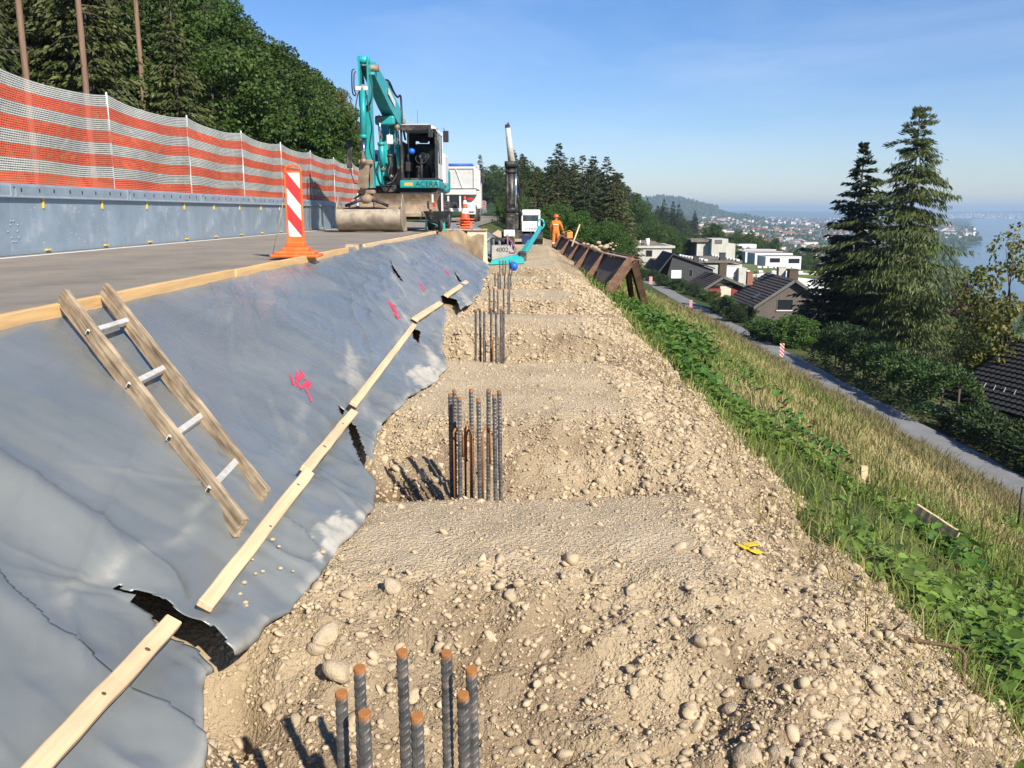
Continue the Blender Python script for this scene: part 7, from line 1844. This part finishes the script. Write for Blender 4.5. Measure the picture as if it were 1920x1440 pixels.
def chimney(parent, x, y, z0, z1, w, m):
    mb_ = MB(); mb_.span((x - w / 2, y - w / 2, z0), (x + w / 2, y + w / 2, z1), 0.02); mb_.span((x - w / 2 - .06, y - w / 2 - .06, z1 + .002), (x + w / 2 + .06, y + w / 2 + .06, z1 + .08)); mb_.build('chimney', m, parent, True)
# wooden house
o, A_, l_, r_, gz_, yl = gabled('brown wooden house with a tiled gable roof below the round bushes', 100, (1492, 524), (1405, 581), (1562, 572), 12.0, w_dark, rf_brown, 14)
window(o, PY(1472, 570, yl).x, yl, PY(1472, 571, yl).z, 1.75, 1.15)
mb = MB(); p = PY(1524, 580, yl - 0.6); mb.span((p.x - .5, yl - 1.2, gz_), (p.x + .5, yl - .1, p.z + 1.0)); mb.span((p.x - .56, yl - 1.26, p.z + 1.002), (p.x + .56, yl - .1, p.z + 1.12)); mb.build('porch_post', w_brown, o, True)
chimney(o, A_.x - 2.6, 110.5, A_.z - 1.5, A_.z + 0.1, 0.7, brick); chimney(o, A_.x + 0.5, 107.5, A_.z - 1, A_.z + 0.9, 0.9, concrete_w)
chimney(o, A_.x + 1.6, 106.5, A_.z - 1, A_.z + 0.7, 1.1, w_brown)
dn = Vector((l_.x - A_.x, 0, l_.z - A_.z)); q = Vector((A_.x, 103.5, A_.z)) + dn * 0.66; nn = Vector((0, 1, 0)).cross(dn).normalized(); nn = nn if nn.z > 0 else -nn
mb = MB(); mb.beam(q + nn * .13 - dn.normalized() * .45, q + nn * .13 + dn.normalized() * .45, 0.8, 0.08, nn); mb.build('skylight', mat('sky_pane', (0.05, 0.06, 0.08), 0.08), o, True)
# low lean-to roof on its right
ll = thing('lean_to', 'low tiled lean-to roof under the dense spruce beside the wooden house', 'house', (r_.x, 97, gz_))
a = PY(1522, 598, 96); roof_side(ll, (a.x, 95, a.z), (0, 1, 0), (1, 0, -0.45), 6, 4.5, 9, rf_brown); mb = MB(); mb.span((a.x + .3, 95.5, gz_ - 1.5), (a.x + 3.6, 100.4, a.z - 1.9)); mb.build('wall', w_dark, ll, True)
# cream house with red shutters
o, A_, l_, r_, gz_, yl = gabled('cream house with red shutters and a brown tiled roof', 115, (1357, 518), (1305, 551), (1408, 540), 11.0, plaster, rf_brown, 13)
for px in (1340, 1383):
    window(o, PY(px, 544, yl).x, yl, PY(px, 541, yl).z, 1.3, 1.25, win_d, trim, False)
    mb = MB(); p = PY(px, 546, yl); mb.span((p.x - .8, yl - .1, p.z - .9), (p.x + .8, yl - .062, p.z + .35)); mb.build('shutter', shutter, o, True)
mb = MB(); p = PY(1340, 534, yl); mb.span((p.x - .75, yl - .1, p.z - .1), (p.x + 3.2, yl - .065, p.z + .25)); mb.build('gable_board', w_brown, o, True)
chimney(o, PY(1354, 512, 120).x, 120, A_.z - 1.2, PY(1354, 494, 120).z, 1.0, w_brown)
# dark house with steep roof
o = thing('house', 'charcoal clad house with a steep roof and one white window', 'house', PY(1285, 532, 130))
Pq = [PY(*p, 130) for p in ((1240, 534), (1337, 534), (1337, 505), (1300, 492), (1262, 478))]
Pq[0].z -= 2; Pq[1].z -= 2
mb = MB(); mb.prism(Pq, (0, 9, 0)); mb.build('wall', slate, o, True)
ra, rb = PY(1262, 477, 129.6), PY(1337, 503.5, 129.6)
mb = MB(); mb.prism([ra + Vector((0, 0, .15)), rb + Vector((.3, 0, .1)), rb + Vector((.3, 0, -.1)), ra + Vector((0, 0, -.05))], (0, 9.8, 0)); mb.build('roof', slate, o, True)
la = PY(1226, 520, 129.6); mb = MB(); mb.prism([ra + Vector((-.02, 0, .15)), ra + Vector((-.02, 0, -.1)), la + Vector((0.2, 0, -.1)), la], (0, 9.8, 0)); mb.build('roof', slate, o, True)
window(o, PY(1268, 513, 130).x, 130, PY(1268, 513.5, 130).z, 1.35, 0.95, white_w, white_w, True); window(o, PY(1295, 511, 130).x, 130, PY(1295, 511.5, 130).z, 0.45, 1.0, win_d, trim, False)
chimney(o, PY(1305, 490, 134).x, 134, PY(1305, 500, 134).z, PY(1305, 481, 134).z, 0.8, slate)
# pale concrete box house
def pbox(parent, name, x0, y0, x1, y1, Y_, dep, m, drop=0.0):
    a, c = PY(x0, y0, Y_), PY(x1, y1, Y_); mb_ = MB(); mb_.span((a.x, Y_, c.z - drop), (c.x, Y_ + dep, a.z)); return mb_.build(name, m, parent, True)
o = thing('house', 'pale concrete box house with a flat brown roof beside the stand of trees', 'house', PY(1220, 510, 150))
pbox(o, 'wall', 1180, 465, 1258, 510, 150, 12, concrete_w, 3); pbox(o, 'parapet', 1179, 461, 1266, 465.2, 149.7, 13, concrete_w)
a, c = PY(1180, 461, 150), PY(1262, 461, 150); mb = MB(); mb.span((a.x + .4, 150.2, a.z - .2), (c.x - .4, 162, a.z + .03)); mb.build('flat_roof', flat_rf, o, True)
mb = MB(); mb.prism([(a.x + 1, 155, a.z), (c.x - 1.5, 155, a.z), (c.x - 2.3, 155, a.z + 0.6), (a.x + .6, 155, a.z + 0.6)], (0, 6, 0)); mb.build('roof_storey', flat_rf, o, True)
window(o, PY(1217, 474, 150).x, 150, PY(1217, 475, 150).z, 0.95, 0.95, win_d, trim, False)
for px, h in ((1180.5, 1.6), (1200, .7), (1214, 1.0)): q = PY(px, 458, 152); mb = MB(); mb.tube([q + Vector((0, 0, -.4)), q + Vector((0, 0, h))], 0.12 if px != 1214 else .35, 8); mb.build('vent_pipe', white_w, o, True)
# long concrete house with flat brown roofs
o = thing('house', 'long pale concrete house with broad flat brown roof behind the charcoal house', 'house', PY(1360, 528, 145))
pbox(o, 'wall', 1320, 496, 1390, 528, 142, 14, concrete_w, 4); pbox(o, 'wall', 1386, 503, 1400, 530, 141, 10, concrete_w, 4)
a = PY(1262, 476, 150); R4 = [PY(1262, 476, 158), PY(1336, 472, 158), PY(1392, 494, 141.5), PY(1320, 496, 141.5)]
mb = MB(); zc = R4[3].z + 0.25
mb.prism([(R4[3].x - 7.5, 141.6, zc), (R4[2].x, 141.6, zc), (R4[2].x - 1.5, 158, zc), (R4[3].x - 7.5, 158, zc)], (0, 0, .35)); mb.build('flat_roof', flat_rf, o, True)
for px0, py0, px1, py1 in ((1276, 474, 1322, 496), (1337, 473, 1382, 493)):
    p0, p1 = PY(px0, py0 + 2, 157.5), PY(px1, py1, 142); p0.z = p1.z = zc + 0.42; k = 9
    for i in range(k): q = p0.lerp(p1, i / (k - 1)); mb = MB(); mb.box(q, (0.55, 1.2, 0.35), None, 0.08); mb.build('roof_dome', white_w, o, True)
pbox(o, 'garage_door', 1362, 501, 1379, 519, 141.95, 0.04, white_w)
chimney(o, PY(1354, 490, 143.5).x, 143.5, zc, zc + 1.5, 0.9, slate)
# tower house and box
o = thing('house', 'tall pale concrete tower house with a lower wing, above the white terraces', 'house', PY(1350, 480, 185))
pbox(o, 'tower', 1335, 448, 1364, 481, 185, 8, concrete_w, 3); pbox(o, 'wing', 1307, 454, 1334.7, 474, 187, 10, concrete_w, 3); pbox(o, 'wing', 1364.3, 457, 1378, 480, 186, 8, concrete_w, 3)
pbox(o, 'flat_roof', 1296, 449.5, 1335, 453.8, 186.5, 12, flat_rf); pbox(o, 'dark_side', 1296, 454, 1306.8, 474, 189, 8, slate, 3); pbox(o, 'louvre', 1341, 449.5, 1354, 457, 184.9, 0.06, trim)
# white stepped terraces
o = thing('terrace_house', 'white stepped terrace houses with flat roofs above the green roof', 'house', PY(1440, 490, 190))
for i, (x0, y0, x1, y1, Y_) in enumerate(((1373, 458, 1418, 470, 235), (1381, 468, 1455, 478, 222), (1398, 472, 1468, 482, 210), (1416, 475, 1486, 487, 200), (1436, 481, 1502, 494, 190))):
    pbox(o, 'terrace', x0, y0, x1, y1, Y_, 7, white_w, 2.5); pbox(o, 'flat_roof', x0 + 1, y0 - .5, x1 - 1, y0 - .05, Y_ + 1, 5.5, flat_rf)
    pbox(o, 'window', x0 + (x1 - x0) * .12, y0 + 3, x0 + (x1 - x0) * .4, y1 - 2, Y_ - .05, 0.04, win_d)
pbox(o, 'window', 1479, 485, 1499, 493.5, 189.95, .04, win_d)
# green roof hall
o = thing('green_roof_hall', 'low hall with a broad green planted roof dotted with white domes', 'building', PY(1470, 520, 160))
a, c = PY(1388, 512, 152), PY(1560, 512, 152)
mb = MB(); mb.prism([(a.x, 150, PY(1400, 513, 150).z), (c.x + 2, 148, PY(1550, 516, 148).z), (c.x - 6, 185, PY(1500, 495, 185).z), (a.x + 1, 190, PY(1390, 491, 190).z)], (0, 0, -0.5)); gr = mb.build('roof', green_rf, o, True)
for i in range(14): 
    f, g = (i % 7) / 6, (i // 7) / 1.0
    q = Vector((a.x, 152, PY(1400, 512, 152).z)).lerp(Vector((c.x, 150, PY(1550, 515, 150).z)), 0.06 + f * .88).lerp(Vector((PY(1440, 497, 180).x, 180, PY(1440, 497, 180).z)), g * .5 + .05)
    mb = MB(); mb.box(q + Vector((0, 0, .25)), (0.8, 0.8, 0.35), None, 0.1); mb.build('roof_dome', white_w, o, True)
pbox(o, 'wall', 1388, 514, 1570, 530, 149, 3, white_w, 3)
# white house behind the tall conifer
o = thing('house', 'white house with a dark eaves board behind the tall conifer', 'house', PY(1800, 720, 78))
pbox(o, 'wall', 1700, 640, 1822, 735, 78, 9, white_w, 3); a, c = PY(1690, 625, 77), PY(1845, 640, 77)
mb = MB(); mb.prism([(a.x, 77, a.z), (c.x, 77, c.z), (c.x, 77, c.z - .25), (a.x, 77, a.z - .25)], (0, 11, 0)); mb.build('roof', w_brown, o, True)
# black tiled roof nearest the path
E = PZ(1763, 740, -6.72); e = Vector((0.28, -0.96, 0)); u = Vector((0.96, 0.28, 0)); pit = math.tan(R_(29)); up = Vector((u.x, u.y, pit)).normalized()
o = thing('house', 'house with a steep black tiled roof and snow hooks, behind the dark hedge', 'house', E + u * 5 + e * 7 + Vector((0, 0, -3)))
Ws = 8.0; top = E + up * Ws
roof_side(o, top, e, -up, 15, Ws, 25, rf_black, 50)
dn2 = Vector((u.x, u.y, -pit)).normalized(); roof_side(o, top + Vector((0, 0, 0.0)), e, dn2, 15, Ws, 8, rf_black)
mb = MB(); z_w = E.z - 3.2
mb.prism([E + u * .6 + e * .5 + Vector((0, 0, .1)), E + u * (2 * Ws * up.dot(u) - .6) + e * .5 + Vector((0, 0, .1)), E + u * (2 * Ws * up.dot(u) - .6) + e * .5 + Vector((0, 0, -3.2)), E + u * .6 + e * .5 + Vector((0, 0, -3.2))], e * 14); mb.build('wall', plaster, o, True)
for i in range(26): q = E + up * 1.1 + e * (0.4 + i * .56); mb = MB(); mb.beam(q + Vector((0, 0, .06)), q + up * .12 + Vector((0, 0, .22)), 0.025, 0.025); mb.build('snow_hook', alu, o, True)
for a_ in (2.0, 5.5): q = E + up * (4.5 + a_ * .1) + e * a_; mb = MB(); mb.tube([q, q + Vector((0, 0, .45))], .05, 7); mb.build('vent_pipe', alu, o, True)

# ================================================================== THE TOWN BELOW
def ground_hits(px, py, d0=250, d1=12000):
    r = (np.stack([(px - 960) / FPX, -(py - 720) / FPX, -np.ones_like(px)], 1)) @ CAM_RN.T
    r = r / r[:, 1:2]; hit = np.full(len(px), np.nan); prev = np.full(len(px), d0, float)
    for d in [d0] + list(d0 * (d1 / d0) ** np.linspace(0.004, 1, 240)):
        z = CAM.z + r[:, 2] * d; g = terr(r[:, 0] * d, np.full(len(px), d))
        if d == d0: bad = z < g
        k = np.isnan(hit) & (z < g) & ~bad; hit[k] = d
    return r[:, 0] * hit, hit
roof_cols = {'red': (0.30, 0.135, 0.09), 'brown': (0.18, 0.12, 0.10), 'grey': (0.2, 0.19, 0.19)}
tw = {k: mat('town_roof_' + k, c, 0.9, var=0.2, scale=0.1, rnd=0.2) for k, c in roof_cols.items()}
tw_wall = mat('town_wall', (0.70, 0.67, 0.60), 0.9, var=0.05, scale=0.1, rnd=0.14)
def town_mesh(w, l, h, rh, roofm):
    mb_ = MB(); mb_.span((-w / 2, -l / 2, -3), (w / 2, l / 2, h))
    nw = len(mb_.f)
    if rh > 0:
        o_ = 0.5; mb_.add([(-w / 2 - o_, -l / 2 - o_, h), (w / 2 + o_, -l / 2 - o_, h), (w / 2 + o_, l / 2 + o_, h), (-w / 2 - o_, l / 2 + o_, h), (0, -l / 2 - o_, h + rh), (0, l / 2 + o_, h + rh)], [(0, 1, 4), (2, 3, 5), (1, 2, 5, 4), (3, 0, 4, 5), (3, 2, 1, 0)])
    else: mb_.span((-w / 2 - .2, -l / 2 - .2, h + .01), (w / 2 + .2, l / 2 + .2, h + .5))
    me = mb_.mesh('town_house'); me.materials.append(tw_wall); me.materials.append(roofm)
    me.polygons.foreach_set('material_index', [0 if i < nw else 1 for i in range(len(me.polygons))])
    return me, mb_, nw
kinds = [('white town house with a red tiled roof far below', 9, 11, 6.5, 3, 'red'), ('white town house with a brown roof far below', 9, 12, 7, 2.8, 'brown'), ('white town house with a grey roof far below', 10, 10, 7, 2.4, 'grey'), ('flat roofed white apartment block in the town far below', 12, 22, 10, 0, 'grey'), ('long building with a red roof in the town far below', 12, 26, 9, 4, 'red')]
tms = [town_mesh(*k[1:5], tw[k[5]]) for k in kinds]
rt = np.random.default_rng(3)
px = rt.uniform(1282, 1880, 4000); py = 404 + 118 * rt.uniform(0, 1, 4000) ** 1.35 + np.where(px > 1780, 25, 0)
hx, hy = ground_hits(px, py)
ok = ~np.isnan(hx); hx, hy, px, py = hx[ok], hy[ok], px[ok], py[ok]
hz = terr(hx, hy)
dens = fbm(hx / 260, hy / 260, 5, 3)
ok = (hz > LAKE_Z + 3.0) & (hy > 520) & (hy < 9000) & (dens + 0.5 * rt.uniform(-1, 1, len(hx)) > -0.35) & ((px - 1250) > (455 - py) * 1.2)
ok &= ~((np.exp(-((hx - 690) / 420) ** 2 - ((hy - 4300) / 900) ** 2)) > 0.25)
hx, hy, hz = hx[ok], hy[ok], hz[ok]
order = np.argsort(hy); hx, hy, hz = hx[order], hy[order], hz[order]
kd = rt.choice(5, len(hx), p=[0.22, 0.25, 0.36, 0.13, 0.04]); ra_ = rt.uniform(0, 3.14, len(hx)); sc_ = rt.uniform(0.65, 1.15, len(hx))
n_ind = min(300, len(hx))
for i in range(n_ind):
    me = tms[kd[i]][0]; o = bpy.data.objects.new('town_house', me); COL.objects.link(o)
    o.location = (hx[i], hy[i], hz[i]); o.rotation_euler = (0, 0, ra_[i]); o.scale = (sc_[i],) * 3
    tag(o, kinds[kd[i]][0], 'house', 'houses of the town below')
def scatter_stuff(name, idx_list, X_, Y_, Z_, A_, S_, mb_src, nw, mats, grow=None):
    V0 = np.array([tuple(p) for p in mb_src.v]); out = []
    ca, sa = np.cos(A_)[:, None], np.sin(A_)[:, None]
    S1 = S_[:, None]
    P = np.stack([(V0[None, :, 0] * ca - V0[None, :, 1] * sa) * S1 + X_[:, None], (V0[None, :, 0] * sa + V0[None, :, 1] * ca) * S1 + Y_[:, None], V0[None, :, 2] * S1 + Z_[:, None]], -1).reshape(-1, 3)
    F_ = []; mi = []
    for k in range(len(X_)):
        b_ = k * len(V0)
        for j, f in enumerate(mb_src.f): F_.append(tuple(q + b_ for q in f)); mi.append(0 if j < nw else 1)
    return P, F_, mi
for kk in range(5):
    ix = np.array([i for i in range(n_ind, len(hx)) if kd[i] == kk], int)
    if not len(ix): continue
    g = 1 + 0.25 * sstep(1500, 5000, hy[ix])
    P, F_, mi = scatter_stuff('t', None, hx[ix], hy[ix], hz[ix], ra_[ix], sc_[ix] * g, tms[kk][1], tms[kk][2], None)
    me = bpy.data.meshes.new('town'); me.from_pydata(P.tolist(), [], F_); me.update(); me.materials.append(tw_wall); me.materials.append(tw[kinds[kk][5]]); me.polygons.foreach_set('material_index', mi)
    o = link('distant_town', me); o['kind'] = 'stuff'
# far shore town
n_ = 700; fx_ = rt.uniform(4000, 8500, n_); fy_ = rt.uniform(9650, 11600, n_); P, F_, mi = scatter_stuff('t', None, fx_, fy_, terr(fx_, fy_), rt.uniform(0, 3, n_), rt.uniform(1.2, 3.2, n_), tms[2][1], tms[2][2], None)
me = bpy.data.meshes.new('town'); me.from_pydata(P.tolist(), [], F_); me.update(); me.materials.append(tw_wall); me.materials.append(tw['grey']); me.polygons.foreach_set('material_index', mi)
o = link('distant_town', me); o['kind'] = 'stuff'
# trees between the houses, and the wooded far hillside
far_tree = leaf_mat('far_trees', (0.024, 0.045, 0.016), (0.045, 0.07, 0.022), 0.4, 0.05, 0, 0.02)
def tree_mass(name, X_, Y_, R, Hh, seed, conic):
    rg_ = np.random.default_rng(seed); n_ = len(X_); Z_ = terr(X_, Y_)
    k = 9; a = np.arange(k) * 6.283 / k
    rings = [(0.0, 0.55), (0.18, 1.0), (0.42, 0.82), (0.68, 0.5), (0.88, 0.22)] if conic else [(0.0, 0.5), (0.2, 0.95), (0.5, 1.05), (0.78, 0.75), (0.94, 0.35)]
    Vs = []
    for (f, r) in rings:
        jit = rg_.uniform(0.7, 1.3, (n_, k)); ph = rg_.uniform(0, 1, (n_, 1))
        rr_ = R[:, None] * r * jit
        Vs.append(np.stack([X_[:, None] + np.cos(a[None] + ph) * rr_, Y_[:, None] + np.sin(a[None] + ph) * rr_, Z_[:, None] + Hh[:, None] * (f + rg_.uniform(-0.05, 0.05, (n_, k)))], -1))
    V = np.concatenate(Vs, 1); tip = np.stack([X_, Y_, Z_ + Hh], -1)[:, None]; V = np.concatenate([V, tip], 1); nv = V.shape[1]
    f_ = []
    for i in range(len(rings) - 1):
        for j in range(k): j2 = (j + 1) % k; f_ += [(i * k + j, i * k + j2, (i + 1) * k + j2), (i * k + j, (i + 1) * k + j2, (i + 1) * k + j)]
    b_ = (len(rings) - 1) * k
    for j in range(k): f_.append((b_ + j, b_ + (j + 1) % k, nv - 1))
    F = (np.array(f_)[None] + (np.arange(n_) * nv)[:, None, None]).reshape(-1, 3)
    o = link(name, mesh_np(name, V.reshape(-1, 3), F), far_tree); o['kind'] = 'stuff'
px = rt.uniform(1270, 1890, 9500); py = 404 + 126 * rt.uniform(0, 1, 9500) ** 1.3 + np.where(px > 1780, 25, 0)
X_, Y_ = ground_hits(px, py); ok = ~np.isnan(X_); X_, Y_ = X_[ok], Y_[ok]; z = terr(X_, Y_)
ok = (z > LAKE_Z + 0.6) & (Y_ > 750) & (fbm(X_ / 170, Y_ / 170, 15, 3) > -0.3); X_, Y_ = X_[ok], Y_[ok]
tn = 0
XX, YY_ = ground_hits(rt.uniform(1285, 1880, 700), rt.uniform(425, 545, 700), 215, 800)
for xx, yy in zip(XX, YY_):
    if np.isnan(xx) or tn > 90 or not far_enough(xx, yy, 9): continue
    zz = tzf(xx, yy)
    if zz < LAKE_Z + 1 or float(fbm(np.array(xx / 90), np.array(yy / 90), 16, 2)) < -0.25: continue
    tn += 1; put_tree('broadleaf_tree', BRD, tn, (xx, yy, zz - .3), 12, rt.uniform(6, 13), rt.uniform(0, 6), 'leafy tree on the slope between the terraces and the town', 'tree', 'trees on the slope above the town', lf_green, bark_d, rt.uniform(0.9, 1.4))
tree_mass('town_trees', X_, Y_, rt.uniform(2.8, 5.2, len(X_)) * (1 + 0.5 * sstep(1500, 5000, Y_)), rt.uniform(7, 14, len(X_)), 1, False)
XX, YY_ = ground_hits(np.concatenate([rt.uniform(1190, 1310, 500), rt.uniform(880, 950, 200)]), rt.uniform(370, 462, 700), 260, 850); tn = 0
for xx, yy in zip(XX, YY_):
    if np.isnan(xx) or tn > 110 or not far_enough(xx, yy, 5 + yy * 0.006) or xx - 0.125 * max(yy - 120, 0) > 70: continue
    tn += 1; co = rt.uniform() < 0.45
    if co: put_tree('spruce_tree', SPR, tn, (xx, yy, tzf(xx, yy) - .3), 20, rt.uniform(11, 18), rt.uniform(0, 6), 'spruce on the far wooded hillside beyond the houses', 'tree', 'trees on the far wooded hillside', nd_dark, bark_d, 1.3)
    else: put_tree('broadleaf_tree', BRD, tn, (xx, yy, tzf(xx, yy) - .3), 12, rt.uniform(9, 14), rt.uniform(0, 6), 'leafy tree on the far wooded hillside beyond the houses', 'tree', 'trees on the far wooded hillside', lf_green, bark_d, 1.2)
px = np.concatenate([rt.uniform(850, 960, 1500), rt.uniform(1180, 1345, 5200)]); py = 330 + 130 * rt.uniform(0, 1, len(px))
X_, Y_ = ground_hits(px, py, 850, 7000); ok = ~np.isnan(X_); X_, Y_, px, py = X_[ok], Y_[ok], px[ok], py[ok]
ok = (X_ - 0.125 * np.clip(Y_ - 120, 0, 2600) < 75) | (np.exp(-((X_ - 690) / 420) ** 2 - ((Y_ - 4300) / 900) ** 2) > 0.3); X_, Y_ = X_[ok], Y_[ok]
tree_mass('far_wood', X_, Y_, rt.uniform(2.6, 4.6, len(X_)) * (1 + 0.9 * sstep(1200, 4000, Y_)), rt.uniform(11, 19, len(X_)), 2, True)

# ================================================================== HAZE
hb = MB(); hb.span((-24600, -24600, -77), (24600, 24600, 115))
hz_m = bpy.data.materials.new('haze'); hz_m.use_nodes = True
n, l = hz_m.node_tree.nodes, hz_m.node_tree.links; n.remove(n['Principled BSDF'])
pv = n.new('ShaderNodeVolumePrincipled'); pv.inputs['Color'].default_value = (0.60, 0.80, 1.0, 1); pv.inputs['Density'].default_value = 1.5e-4; pv.inputs['Anisotropy'].default_value = 0.1
l.new(pv.outputs['Volume'], n['Material Output'].inputs['Volume'])
o = link('haze', hb.mesh(), hz_m); o['kind'] = 'stuff'
